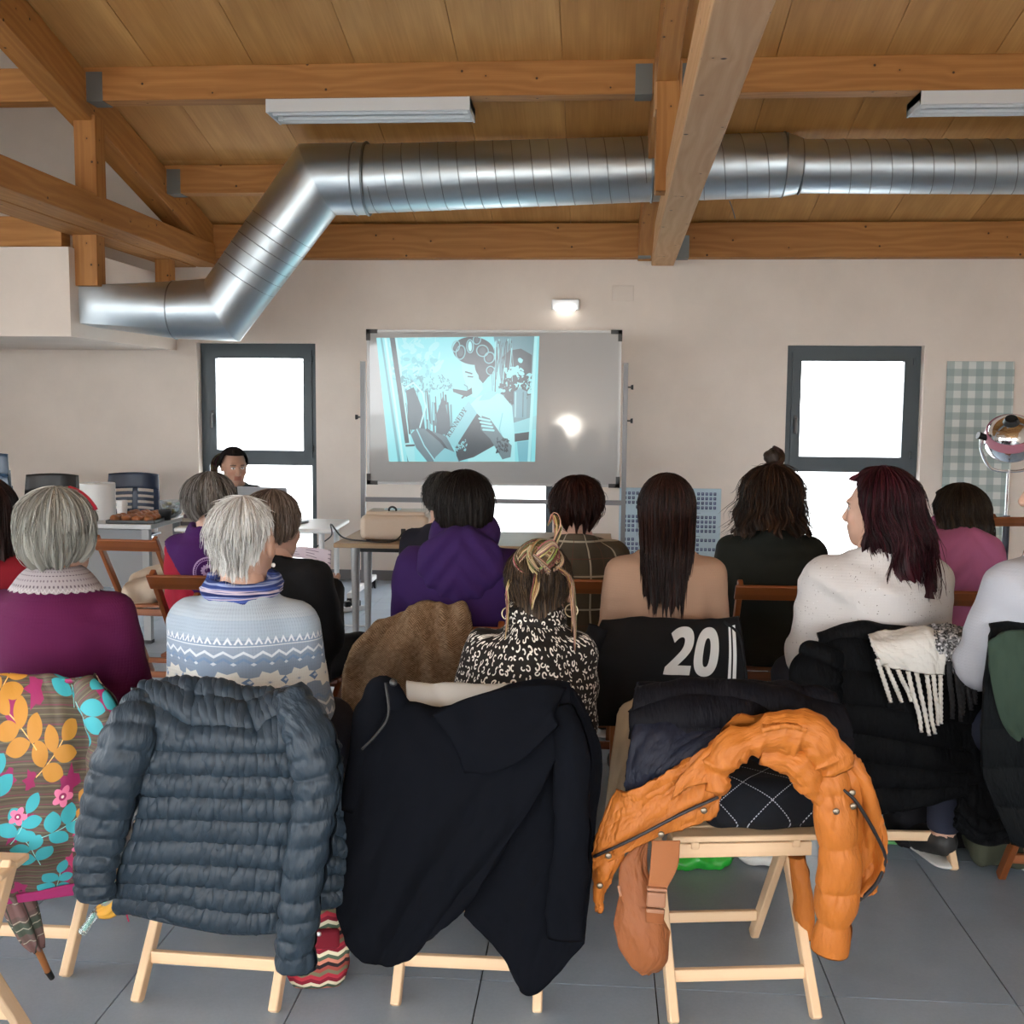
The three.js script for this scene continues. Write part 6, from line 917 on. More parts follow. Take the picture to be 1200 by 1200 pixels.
{ // black wool coat
  const C = thing('wool_coat', 'black wool coat draped over a chair back with trailing hems', 'coat', [0, 0, 0]), m = cloth(0.0048, 0.0055, 0.008, { sheen: 0, roughness: 1, specularIntensity: 0.12 }), z = -2.43;
  const fold = (u, v, p) => 0.016 * noise(u * 3.2 + v * 1.6, v * 1.2, 2) + 0.007 * noise((u + v * 0.6) * 8, v * 1.5, 5) + 0.002 * noise(u * 24, v * 24);
  mesh('back', sheet([[[470, 850, z - 0.13], [530, 850, z - 0.15], [600, 845, z - 0.15], [650, 850, z - 0.13]], [[437, 806, z - 0.07], [500, 829, z - 0.05], [575, 808, z - 0.06], [668, 805, z - 0.06]], [[414, 870, z - 0.02], [490, 872, z + 0.01], [575, 868, z + 0.01], [663, 858, z]], [[405, 935, z - 0.02], [475, 938, z + 0.02], [560, 930, z + 0.03], [634, 925, z + 0.03]], [[400, 1005, z - 0.03], [462, 1008, z + 0.02], [535, 996, z + 0.03], [596, 988, z + 0.03]], [[397, 1062, z - 0.03], [448, 1076, z + 0.01], [512, 1050, z + 0.02], [565, 1036, z + 0.02]], [[402, 1085, z - 0.03], [432, 1129, z], [476, 1126, z + 0.01], [543, 1064, z + 0.01]]], { nu: 90, nv: 120, th: 0.014, disp: fold }), m, C);
  mesh('side_panel', sheet([[[600, 830, z - 0.05], [640, 812, z - 0.06], [665, 806, z - 0.06], [674, 818, z - 0.07]], [[600, 900, z - 0.03], [645, 880, z - 0.02], [680, 870, z - 0.03], [702, 885, z - 0.06]], [[580, 980, z - 0.02], [630, 965, z - 0.01], [672, 960, z - 0.02], [696, 965, z - 0.05]], [[552, 1040, z - 0.02], [610, 1050, z - 0.01], [660, 1040, z - 0.02], [690, 1040, z - 0.04]], [[545, 1070, z - 0.02], [590, 1122, z - 0.01], [622, 1164, z - 0.01], [684, 1104, z - 0.03]]], { nu: 70, nv: 90, th: 0.014, disp: (u, v, p) => 0.008 * noise(u * 4 + v * 2, v * 2, 9) + 0.002 * noise(u * 20, v * 20) }), m, C);
  mesh('sleeve', hose([[652, 830, z - 0.03, 0.036, 0.025], [668, 880, z + 0.01, 0.04, 0.03], [670, 960, z + 0.02, 0.042, 0.028], [664, 1040, z + 0.015, 0.04, 0.026], [661, 1100, z + 0.01, 0.04, 0.022]], { n: 60, seg: 28, disp: (u, t) => 0.007 * noise(u * 5, t * 7, 3) + 0.002 * noise(u * 16, t * 24) }), m, C);
  mesh('collar', sheet([[[508, 838, z], [550, 818, z - 0.01], [620, 803, z - 0.02], [664, 806, z - 0.04]], [[530, 870, z + 0.03], [560, 864, z + 0.035], [610, 855, z + 0.03], [650, 835, z + 0.015]], [[545, 905, z + 0.03], [575, 905, z + 0.04], [610, 892, z + 0.045], [655, 850, z + 0.025]]], { nu: 40, nv: 26, th: 0.012, disp: (u, v) => 0.005 * noise(u * 6, v * 4, 6) }), m, C);
  mesh('hood', hose([[470, 836, z - 0.05, 0.03, 0.025], [450, 808, z - 0.06, 0.034, 0.028], [436, 830, z - 0.04, 0.034, 0.03], [424, 880, z - 0.03, 0.03, 0.025], [412, 950, z - 0.03, 0.028, 0.02]], { n: 40, seg: 20, disp: (u, t) => 0.007 * noise(u * 5, t * 9, 2) }), m, C);
  mesh('drawstring', merge([hose([[452, 800, z + 0.0, 0.003], [455, 838, z + 0.02, 0.003], [440, 862, z + 0.03, 0.003], [424, 878, z + 0.03, 0.003]], { n: 24, seg: 6 })]), std({ color: lin(0.02, 0.02, 0.02), roughness: 0.6 }), C);
  mesh('cord_lock', new THREE.SphereGeometry(0.009, 12, 10).translate(...px3([461, 800, z + 0.0])), std({ color: lin(0.05, 0.05, 0.05), metalness: 0.6, roughness: 0.3 }), C);
  one('grey_shawl', sheet([[[480, 850, z - 0.2], [530, 850, z - 0.2], [600, 850, z - 0.2]], [[476, 801, z - 0.17], [530, 803, z - 0.175], [598, 803, z - 0.17]], [[478, 840, z - 0.1], [530, 842, z - 0.1], [590, 835, z - 0.1]], [[480, 870, z - 0.1], [530, 872, z - 0.1], [590, 865, z - 0.1]]], { nu: 40, nv: 30, th: 0.012, disp: (u, v) => 0.005 * noise(u * 7, v * 5) }), cloth(0.5, 0.5, 0.48), 'light grey folded cloth between the black wool coat and the leopard blouse', 'cloth');
}
{ // floral raincoat
  const floral = ctex(1024, 1024, (c, w, h) => {
    c.fillStyle = '#54493c'; c.fillRect(0, 0, w, h); reseed(41);
    for (let i = 0; i < 90; i++) { c.strokeStyle = ['#6d3746', '#6f6d52', '#40392f', '#5a5444'][i % 4]; c.lineWidth = i % 4 === 0 ? 5 : 4; c.beginPath(); const y = i * 11.4; c.moveTo(0, y); c.bezierCurveTo(w * 0.3, y + 22, w * 0.6, y - 18, w, y); c.stroke(); }
    const leaf = (x, y, a, L, W, col) => { c.fillStyle = col; c.save(); c.translate(x, y); c.rotate(a); c.beginPath(); c.moveTo(0, 0); c.bezierCurveTo(W, -L * 0.25, W, -L * 0.8, 0, -L); c.bezierCurveTo(-W, -L * 0.8, -W, -L * 0.25, 0, 0); c.fill(); c.restore(); };
    const T = '#36a5b0', Mu = '#bf852e', Ma = '#93205a';
    const all = (f) => { for (const ox of [-w, 0, w]) for (const oy of [-h, 0, h]) { c.save(); c.translate(ox, oy); f(); c.restore(); } };
    const spots = []; for (let i = 0; i < 24; i++) spots.push([rnd(w), rnd(h), rnd(50, 95)]);
    all(() => spots.forEach(([x, y, r], i) => { c.fillStyle = i % 3 ? Ma : '#c03a70'; c.beginPath(); for (let k = 0; k < 12; k++) { const a = k / 12 * 6.283, q = r * (0.75 + 0.3 * Math.sin(k * 2.7 + i)); c.lineTo(x + Math.cos(a) * q * 0.7, y + Math.sin(a) * q); } c.fill(); }));
    const sprays = [[330, 470, 0.5, T], [560, 250, -0.4, T], [180, 840, 0.2, T], [830, 640, -0.6, T], [850, 160, 0.7, Mu], [90, 380, -0.2, Mu], [620, 880, 0.4, Mu], [470, 640, 1.2, T], [990, 900, 0.1, T], [690, 60, -0.8, Mu], [300, 260, 0.9, Mu], [740, 480, 0.3, T], [960, 480, 1.0, T]];
    all(() => sprays.forEach(([x, y, a, col]) => { c.save(); c.translate(x, y); c.rotate(a); c.strokeStyle = col === T ? '#8fd6cf' : '#f0c070'; c.lineWidth = 5; c.beginPath(); c.moveTo(0, 110); c.quadraticCurveTo(14, 0, 0, -90); c.stroke(); for (const [yy, aa, L, W] of [[70, 1.1, 115, 52], [60, -1.1, 120, 54], [-10, 0.9, 115, 50], [-15, -0.95, 112, 50], [-80, 0.1, 105, 44]]) leaf(0, yy, aa, L, W, col); c.restore(); }));
    const fl = [[720, 420], [250, 150], [930, 330], [400, 960], [60, 620]]; all(() => fl.forEach(([x, y], i) => { c.fillStyle = i % 2 ? '#efe3d6' : '#e27aa0'; for (let k = 0; k < 5; k++) { c.beginPath(); c.ellipse(x + Math.cos(k * 1.257) * 26, y + Math.sin(k * 1.257) * 26, 24, 17, k * 1.257, 0, 7); c.fill(); } c.fillStyle = Ma; c.beginPath(); c.arc(x, y, 17, 0, 7); c.fill(); c.fillStyle = '#efe3d6'; c.beginPath(); c.arc(x, y, 7, 0, 7); c.fill(); }));
  }, { rx: 1 / 0.5, ry: 1 / 0.5 });
  const C = thing('floral_coat', 'colourful leaf and flower print coat hung over a chair back', 'coat', [0, 0, 0]), z = -2.5, m = phys({ map: floral, roughness: 0.62, bumpMap: weave, bumpScale: 0.0005 });
  mesh('back', sheet([[[-100, 850, z - 0.14], [-40, 845, z - 0.15], [40, 840, z - 0.15], [85, 850, z - 0.14]], [[-118, 806, z - 0.06], [-50, 790, z - 0.07], [35, 787, z - 0.07], [96, 789, z - 0.06]], [[-130, 880, z], [-50, 876, z + 0.01], [40, 872, z + 0.02], [122, 868, z - 0.02]], [[-135, 960, z], [-55, 958, z + 0.01], [30, 955, z + 0.02], [112, 955, z]], [[-138, 1010, z], [-60, 1012, z + 0.01], [20, 1010, z + 0.02], [98, 1010, z]], [[-140, 1056, z], [-60, 1060, z + 0.01], [20, 1056, z + 0.01], [86, 1048, z]]], { nu: 80, nv: 90, th: 0.01, disp: (u, v) => 0.02 * noise(u * 4.2, v * 1.3, 4) + 0.008 * noise(u * 10, v * 2.5, 8) + 0.002 * noise(u * 26, v * 20) }), m, C);
  mesh('hem_band', sheet([[[-140, 1048, z + 0.012], [-60, 1051, z + 0.018], [20, 1048, z + 0.02], [87, 1036, z + 0.012]], [[-140, 1058, z + 0.012], [-60, 1062, z + 0.018], [20, 1058, z + 0.02], [86, 1050, z + 0.012]]], { nu: 60, nv: 6, th: 0.004, disp: (u, v) => 0.02 * noise(u * 4.2, 1.3, 4) }), cloth(0.32, 0.03, 0.13), C).userData.label = 'pink hem band';
  mesh('sleeve', hose([[98, 800, z - 0.05, 0.035, 0.03], [120, 840, z - 0.01, 0.045, 0.03], [124, 900, z - 0.01, 0.042, 0.03], [110, 980, z - 0.02, 0.036, 0.026]], { n: 50, seg: 24, disp: (u, t) => 0.008 * noise(u * 5, t * 8, 2) }), m, C);
}
{ // orange coat with navy lining
  const C = thing('orange_coat', 'orange padded coat with navy lining thrown over an empty chair', 'coat', [0, 0, 0]), z = -2.47;
  const or = puffMat(0.44, 0.135, 0.019, { roughness: 0.55, sheenColor: lin(0.5, 0.3, 0.1) }), navy = puffMat(0.009, 0.011, 0.022, { roughness: 0.6, specularIntensity: 0.5 });
  const cr2 = (a, b, s) => (u, v) => a * noise(u * 4, v * 3, s) - b * 0.9 * Math.abs(noise(u * 7 + v * 3, v * 6 - u * 2, s + 2)) + 0.0012 * noise(u * 30, v * 26);
  const lining = mesh('lining', sheet([[[758, 818, z - 0.1], [800, 816, z - 0.1], [850, 842, z - 0.09], [862, 852, z - 0.08]], [[742, 858, z - 0.03], [785, 862, z - 0.01], [828, 862, z - 0.01], [856, 862, z - 0.02]], [[734, 905, z], [765, 900, z + 0.015], [795, 893, z + 0.015], [842, 872, z + 0.0]], [[733, 932, z], [748, 930, z + 0.01], [775, 915, z + 0.01], [835, 888, z]]], { nu: 50, nv: 50, th: 0.012, disp: cr2(0.012, 0.006, 1) }), navy, C); lining.userData.label = 'navy lining';
  mesh('front_panel', sheet([[[722, 925, z - 0.01], [742, 926, z + 0.02], [795, 897, z + 0.03], [852, 860, z + 0.02]], [[706, 962, z], [745, 947, z + 0.03], [800, 917, z + 0.04], [856, 888, z + 0.035]], [[696, 996, z], [742, 972, z + 0.035], [800, 944, z + 0.045], [848, 922, z + 0.04]], [[693, 1022, z], [735, 1000, z + 0.03], [795, 972, z + 0.035], [838, 954, z + 0.03]]], { nu: 80, nv: 50, th: 0.014, disp: cr2(0.012, 0.007, 3) }), or, C);
  mesh('front_panel', sheet([[[694, 985, z - 0.01], [712, 990, z], [738, 990, z]], [[693, 1020, z - 0.01], [710, 1020, z + 0.01], [728, 1012, z]], [[697, 1045, z - 0.01], [704, 1046, z], [712, 1036, z - 0.01]], [[700, 1066, z - 0.01], [703, 1068, z - 0.01], [706, 1052, z - 0.01]]], { nu: 20, nv: 40, th: 0.01, disp: cr2(0.008, 0.004, 4) }), or, C);
  mesh('storm_flap', sheet([[[842, 866, z + 0.03], [858, 850, z + 0.03], [866, 866, z + 0.03]], [[800, 905, z + 0.055], [830, 890, z + 0.06], [852, 892, z + 0.05]], [[786, 938, z + 0.06], [812, 920, z + 0.065], [845, 916, z + 0.055]]], { nu: 24, nv: 24, th: 0.008, disp: cr2(0.006, 0.004, 6) }), or, C);
  mesh('zip', hose([[696, 1004, z + 0.02, 0.004], [740, 984, z + 0.055, 0.004], [800, 953, z + 0.065, 0.004], [842, 934, z + 0.06, 0.004]], { n: 40, seg: 8 }), std({ color: lin(0.015, 0.012, 0.015), roughness: 0.5 }), C);
  mesh('hood', hose([[842, 930, z + 0.045, 0.022, 0.02], [842, 902, z + 0.05, 0.034, 0.03], [862, 876, z + 0.045, 0.042, 0.038], [898, 862, z + 0.04, 0.048, 0.044], [938, 862, z + 0.04, 0.05, 0.046], [966, 880, z + 0.045, 0.046, 0.042], [980, 905, z + 0.045, 0.034, 0.03]], { n: 90, seg: 40, disp: (u, t) => 0.012 * noise(u * 4, t * 7, 3) - 0.016 * Math.abs(noise(u * 3 + t * 4, t * 13, 5)) ** 1.0 + 0.006 + 0.004 * noise(u * 14, t * 30, 5) }), or, C);
  mesh('hood_lining', hose([[895, 880, z + 0.03, 0.03, 0.025], [925, 892, z + 0.05, 0.036, 0.03], [950, 915, z + 0.05, 0.034, 0.03], [966, 940, z + 0.04, 0.022, 0.02]], { n: 40, seg: 28, disp: (u, t) => 0.009 * noise(u * 5, t * 7, 8) + 0.005 * noise(u * 11, t * 16, 5) }), or, C);
  mesh('collar_tab', sheet([[[893, 842, z + 0.02], [920, 838, z + 0.02], [945, 843, z + 0.02]], [[893, 856, z + 0.085], [920, 852, z + 0.09], [946, 856, z + 0.085]]], { nu: 20, nv: 10, th: 0.01, disp: cr2(0.004, 0.003, 7) }), or, C);
  mesh('sleeve', hose([[972, 895, z + 0.02, 0.035, 0.03], [976, 930, z + 0.035, 0.044, 0.036], [981, 985, z + 0.03, 0.046, 0.038], [982, 1035, z + 0.02, 0.044, 0.038], [978, 1070, z + 0.01, 0.042, 0.036], [973, 1114, z, 0.04, 0.034]], { n: 110, seg: 40, disp: (u, t) => 0.009 * baffle(t * 4.6 + 0.1) - 0.006 + 0.006 * pucker(u * 20, t * 4.6 + 0.1) + 0.007 * noise(u * 5, t * 8, 2) }), or, C);
  mesh('sleeve', hose([[934, 1003, z - 0.3, 0.02, 0.02], [938, 1030, z - 0.3, 0.024, 0.026], [942, 1070, z - 0.3, 0.024, 0.026], [946, 1098, z - 0.3, 0.018, 0.022]], { n: 40, seg: 20, disp: (u, t) => 0.004 * noise(u * 5, t * 8, 2) }), or, C);
  mesh('side_panel', sheet([[[972, 880, z + 0.0], [990, 880, z + 0.03], [1003, 892, z + 0.02]], [[980, 930, z + 0.0], [1008, 925, z + 0.04], [1028, 936, z + 0.015]], [[985, 985, z - 0.02], [1010, 985, z - 0.01], [1038, 985, z + 0.01]], [[985, 1030, z - 0.02], [1008, 1030, z - 0.02], [1036, 1020, z]], [[984, 1068, z - 0.02], [1000, 1060, z - 0.01], [1018, 1045, z]]], { nu: 50, nv: 80, th: 0.012, disp: cr2(0.014, 0.008, 11) }), or, C);
  mesh('edge_binding', hose([[988, 925, z + 0.06, 0.003], [1005, 942, z + 0.06, 0.004], [1030, 985, z + 0.03, 0.004], [1037, 1010, z + 0.015, 0.004], [1022, 1042, z + 0.005, 0.005], [985, 1069, z - 0.01, 0.005]], { n: 60, seg: 8 }), std({ color: lin(0.012, 0.012, 0.016), roughness: 0.6 }), C);
  for (const [x, y, d] of [[713, 1003, 0.05], [775, 978, 0.075], [825, 950, 0.075], [703, 1038, 0.02], [999, 929, 0.06], [1000, 945, 0.065], [980, 951, 0.1], [1003, 1044, 0.02]]) { const p = atz(x, y, z + d), g = new THREE.SphereGeometry(0.0075, 14, 8).scale(1, 1, 0.5); g.translate(p.x, p.y, p.z); mesh('snap_button', g, std({ color: lin(0.25, 0.2, 0.15), metalness: 0.8, roughness: 0.35 }), C); }
}
// black down jacket lying behind the orange coat
one('down_jacket', sheet([[[740, 850, -2.66], [820, 850, -2.68], [900, 850, -2.68], [985, 860, -2.66]], [[748, 812, -2.6], [820, 806, -2.62], [900, 808, -2.62], [975, 822, -2.6]], [[738, 845, -2.53], [820, 842, -2.52], [900, 842, -2.52], [996, 862, -2.54]], [[745, 890, -2.56], [820, 890, -2.55], [900, 890, -2.55], [990, 920, -2.56]]], { nu: 80, nv: 50, th: 0.03, disp: (u, v) => 0.012 * baffle(v * 5 + 0.4 * Math.sin(u * 5)) + 0.008 * noise(u * 12, v * 6) }), puffMat(0.0045, 0.0045, 0.007, { roughness: 0.7, specularIntensity: 0.25 }), 'black down jacket lying along the chair back behind the orange coat', 'jacket');
{ // belt bag
  const C = thing('belt_bag', 'tan nylon belt bag with a buckled strap hanging from the empty chair', 'bag', [0, 0, 0]), m = puffMat(0.28, 0.092, 0.03, { roughness: 0.6 }), z = -2.47;
  mesh('pouch', hose([[756, 985, z - 0.01, 0.012, 0.01], [746, 1015, z, 0.032, 0.02], [748, 1055, z + 0.01, 0.052, 0.03], [753, 1092, z + 0.015, 0.062, 0.036], [758, 1122, z + 0.015, 0.052, 0.032], [762, 1138, z + 0.01, 0.02, 0.014]], { n: 110, seg: 48, disp: (u, t) => 0.008 * noise(u * 4, t * 5, 2) - 0.012 * Math.abs(noise(u * 6, t * 4 + u * 3, 8)) + 0.003 * noise(u * 18, t * 12, 3) }), m, C);
  mesh('strap', sheet([[[764, 985, z + 0.035], [780, 985, z + 0.035], [797, 985, z + 0.03]], [[762, 1015, z + 0.05], [778, 1015, z + 0.05], [794, 1015, z + 0.045]], [[759, 1042, z + 0.055], [770, 1042, z + 0.055], [781, 1042, z + 0.055]]], { nu: 14, nv: 30, th: 0.004 }), cloth(0.33, 0.125, 0.05), C);
  const at2 = (x, y, d) => atz(x, y, z + d), bz = std({ color: lin(0.34, 0.16, 0.09), roughness: 0.4 }), p = at2(769, 1054, 0.06);
  const bk = mesh('buckle', merge([rbox(0.042, 0.035, 0.012, 0.004, 2), rbox(0.045, 0.008, 0.014, 0.003).translate(0, 0.024, 0), rbox(0.04, 0.01, 0.011, 0.003).translate(0, -0.026, 0)]).rotateZ(-0.05).translate(p.x, p.y, p.z), bz, C);
  mesh('strap', sheet([[[756, 1064, z + 0.055], [768, 1065, z + 0.058], [779, 1066, z + 0.055]], [[757, 1080, z + 0.05], [768, 1082, z + 0.055], [777, 1082, z + 0.05]]], { nu: 10, nv: 10, th: 0.004 }), cloth(0.28, 0.095, 0.035), C);
  const q = at2(726, 1044, 0.05); mesh('zip_pull', rbox(0.006, 0.026, 0.004, 0.002).rotateZ(0.2).translate(q.x, q.y, q.z), bz, C);
}
{ // jersey with the number
  const tex = ctex(1024, 512, (c, w, h) => { c.fillStyle = '#0b0b0e'; c.fillRect(0, 0, w, h); c.fillStyle = '#c8c8c6'; c.save(); c.translate(470, 372); c.transform(1, 0.03, -0.16, 1, 0, 0); c.font = 'bold 395px sans-serif'; c.scale(0.82, 1); c.fillText('20', 0, 0); c.strokeStyle = '#c8c8c6'; c.lineWidth = 14; c.strokeText('20', 0, 0); c.restore(); c.fillStyle = '#d5d5d5'; c.beginPath(); c.moveTo(930, 90); c.lineTo(980, 80); c.lineTo(950, 512); c.lineTo(890, 512); c.fill(); c.fillStyle = '#0b0b0e'; c.beginPath(); c.moveTo(945, 90); c.lineTo(956, 90); c.lineTo(925, 512); c.lineTo(912, 512); c.fill(); }, { clampIt: true });
  const z = -3.6, C = thing('sports_jersey', 'black sports jersey with a white number 20 over a chair back', 'jersey', [0, 0, 0]);
  const net = [[[712, 760, z - 0.14], [765, 758, z - 0.15], [810, 758, z - 0.15], [862, 758, z - 0.14]], [[706, 728, z - 0.06], [760, 724, z - 0.07], [815, 726, z - 0.07], [866, 726, z - 0.06]], [[692, 765, z], [755, 765, z + 0.01], [815, 765, z + 0.01], [872, 765, z]], [[682, 800, z], [750, 805, z + 0.01], [815, 806, z + 0.01], [874, 806, z]], [[675, 850, z - 0.02], [748, 850, z], [815, 850, z], [872, 850, z - 0.02]]];
  const W = 1, Hh = 1, g = sheet(net, { nu: 80, nv: 70, th: 0.008, W, Hh, disp: (u, v) => 0.009 * noise(u * 5, v * 2, 3) + 0.003 * noise(u * 14, v * 6) });
  const uv = g.attributes.uv; for (let i = 0; i < uv.count; i++) { const v = 1 - uv.getY(i); uv.setY(i, 1 - clamp((v - 0.25) / 0.55)); }
  mesh('back', g, cloth(1, 1, 1, { map: tex, sheen: 0.1, roughness: 0.8 }), C);
  mesh('cord', hose([[848, 728, z + 0.02, 0.004], [866, 745, z + 0.03, 0.004], [874, 785, z + 0.02, 0.004], [876, 815, z + 0.01, 0.004]], { n: 30, seg: 6 }), blackCloth, C);
  mesh('sleeve', hose([[703, 735, z - 0.03, 0.035, 0.02], [690, 770, z, 0.04, 0.025], [682, 815, z, 0.045, 0.025], [680, 860, z - 0.01, 0.045, 0.022]], { n: 40, seg: 22, disp: (u, t) => 0.007 * noise(u * 5, t * 6, 2) }), cloth(0.006, 0.006, 0.008), C);
  one('beige_trench', sheet([[[726, 830, z + 0.06], [742, 818, z + 0.06], [762, 806, z + 0.05]], [[720, 860, z + 0.1], [735, 855, z + 0.1], [752, 850, z + 0.1]], [[712, 920, z + 0.1], [724, 915, z + 0.1], [738, 905, z + 0.1]], [[706, 985, z + 0.1], [716, 980, z + 0.1], [726, 970, z + 0.1]]], { nu: 20, nv: 50, th: 0.012, disp: (u, v) => 0.008 * noise(u * 4, v * 6) }), cloth(0.42, 0.34, 0.24), 'beige coat edge hanging under the black jersey', 'coat');
}
{ // tweed coat
  const tw = dtex(256, 256, (u, v) => { const k = Math.floor(u * 16), f = (k % 2 ? u : -u) * 16 * 2 + v * 32, a = (((f % 1) + 1) % 1) > 0.5 ? 1 : 0; const n = tileNoise(u, v, 32, 2) * 30; return [104 + a * 46 + n, 84 + a * 40 + n, 64 + a * 34 + n]; }, { rx: 1 / 0.26, ry: 1 / 0.26 });
  const z = -3.6; one('tweed_coat', sheet([[[470, 770, z - 0.14], [495, 765, z - 0.15], [520, 765, z - 0.15], [545, 768, z - 0.14]], [[446, 730, z - 0.05], [478, 712, z - 0.06], [514, 705, z - 0.06], [548, 716, z - 0.05]], [[412, 762, z], [462, 752, z + 0.02], [506, 748, z + 0.02], [556, 758, z]], [[400, 800, z], [450, 798, z + 0.02], [500, 796, z + 0.02], [556, 800, z]], [[398, 850, z], [445, 850, z + 0.02], [500, 850, z + 0.02], [555, 850, z]], [[396, 900, z], [445, 905, z + 0.02], [500, 905, z + 0.02], [550, 900, z]]], { nu: 70, nv: 80, th: 0.016, disp: (u, v) => 0.022 * noise(u * 5 + v * 2, v * 2.4, 6) - 0.016 * Math.abs(noise(u * 6 - v * 3, v * 4, 9)) + 0.005 * noise(u * 12, v * 10) }), cloth(1, 1, 1, { map: tw }), 'brown herringbone tweed coat over the chair of the purple hooded sweatshirt', 'coat');
}
{ // black down coat and scarf
  const z = -3.42, C = thing('long_down_coat', 'long black down coat over the chair of the cream sweater', 'coat', [0, 0, 0]), m = puffMat(0.0035, 0.004, 0.005, { roughness: 0.75, specularIntensity: 0.2 });
  const bf = (n, s) => (u, v) => 0.016 * baffle(v * n + 0.3 * Math.sin(u * 4 + s)) + 0.008 * noise(u * 10, v * 14, s);
  mesh('back', sheet([[[975, 790, z - 0.14], [1030, 785, z - 0.15], [1080, 785, z - 0.15], [1125, 790, z - 0.14]], [[960, 752, z - 0.05], [1000, 740, z - 0.07], [1075, 742, z - 0.07], [1135, 752, z - 0.05]], [[948, 820, z], [1010, 815, z + 0.02], [1080, 815, z + 0.02], [1145, 820, z]], [[950, 890, z], [1015, 890, z + 0.02], [1085, 890, z + 0.02], [1150, 890, z]], [[985, 955, z], [1025, 955, z + 0.02], [1080, 940, z + 0.02], [1140, 925, z]]], { nu: 80, nv: 120, th: 0.025, disp: bf(9, 1) }), m, C);
  mesh('sleeve', hose([[968, 758, z - 0.03, 0.06, 0.04], [955, 800, z + 0.01, 0.075, 0.05], [960, 860, z + 0.02, 0.075, 0.05], [985, 920, z + 0.02, 0.07, 0.05], [1010, 955, z + 0.01, 0.055, 0.04]], { n: 90, seg: 32, disp: (u, t) => 0.012 * baffle(t * 8) + 0.006 * noise(u * 9, t * 12) }), m, C);
  mesh('side_panel', sheet([[[1110, 760, z - 0.05], [1135, 765, z - 0.06], [1160, 790, z - 0.08]], [[1125, 860, z], [1150, 860, z], [1175, 865, z - 0.04]], [[1120, 940, z], [1150, 960, z], [1180, 950, z - 0.04]], [[1118, 965, z], [1145, 985, z], [1180, 985, z - 0.04]]], { nu: 40, nv: 80, th: 0.02, disp: bf(8, 2) }), m, C);
  const S = thing('fringed_scarf', 'cream and grey wool scarf with long fringes on the black down coat', 'scarf', [0, 0, 0]), w1 = knitted(0.62, 0.6, 0.56), w2 = cloth(1, 1, 1, { map: dtex(128, 128, (u, v) => { const n = tileNoise(u, v, 24, 3) * 190; return [120 + n, 120 + n, 122 + n]; }, { rx: 7, ry: 7 }) }), w3 = cloth(0.02, 0.02, 0.022);
  mesh('cream_end', sheet([[[1018, 742, z - 0.02], [1050, 738, z - 0.02], [1085, 733, z - 0.02], [1100, 736, z - 0.03]], [[1022, 758, z + 0.06], [1050, 756, z + 0.07], [1085, 750, z + 0.07], [1106, 750, z + 0.06]], [[1034, 780, z + 0.07], [1060, 785, z + 0.08], [1088, 790, z + 0.08], [1106, 790, z + 0.07]]], { nu: 40, nv: 30, th: 0.012, disp: (u, v) => 0.007 * noise(u * 6, v * 4) + 0.003 * noise(u * 30, v * 24) }), w1, S);
  mesh('grey_end', sheet([[[1082, 734, z - 0.02], [1110, 732, z - 0.02], [1135, 738, z - 0.03]], [[1092, 752, z + 0.065], [1118, 750, z + 0.07], [1143, 758, z + 0.06]], [[1104, 775, z + 0.07], [1122, 775, z + 0.07], [1146, 775, z + 0.06]]], { nu: 30, nv: 26, th: 0.014, disp: (u, v) => 0.005 * noise(u * 6, v * 4) + 0.005 * noise(u * 30, v * 24) }), w2, S);
  reseed(61); const fr = (x0, y0, x1, y1, m2, r) => mesh('fringe', hose([[x0, y0, z + 0.085, r], [mix(x0, x1, 0.35), mix(y0, y1, 0.35), z + 0.09, r], [mix(x0, x1, 0.7) + rnd(-2, 2), mix(y0, y1, 0.7), z + 0.085, r], [x1, y1, z + 0.08, r * 0.8]], { n: 40, seg: 8, disp: (u, t) => 0.0012 * Math.sin(u * 12.566 + t * 70) }), m2, S);
  for (const [a, b, c, d] of [[1028, 772, 1044, 823], [1038, 778, 1057, 823], [1052, 784, 1068, 822], [1064, 786, 1080, 858], [1074, 788, 1089, 862], [1086, 790, 1096, 860], [1094, 790, 1099, 850], [1102, 790, 1103, 848]]) fr(a, b, c, d, w1, 0.0065);
  for (const [a, b, c, d] of [[1112, 775, 1116, 842], [1120, 775, 1126, 845], [1130, 776, 1138, 832], [1138, 776, 1143, 825], [1126, 776, 1128, 838]]) fr(a, b, c, d, w3, 0.008);
}
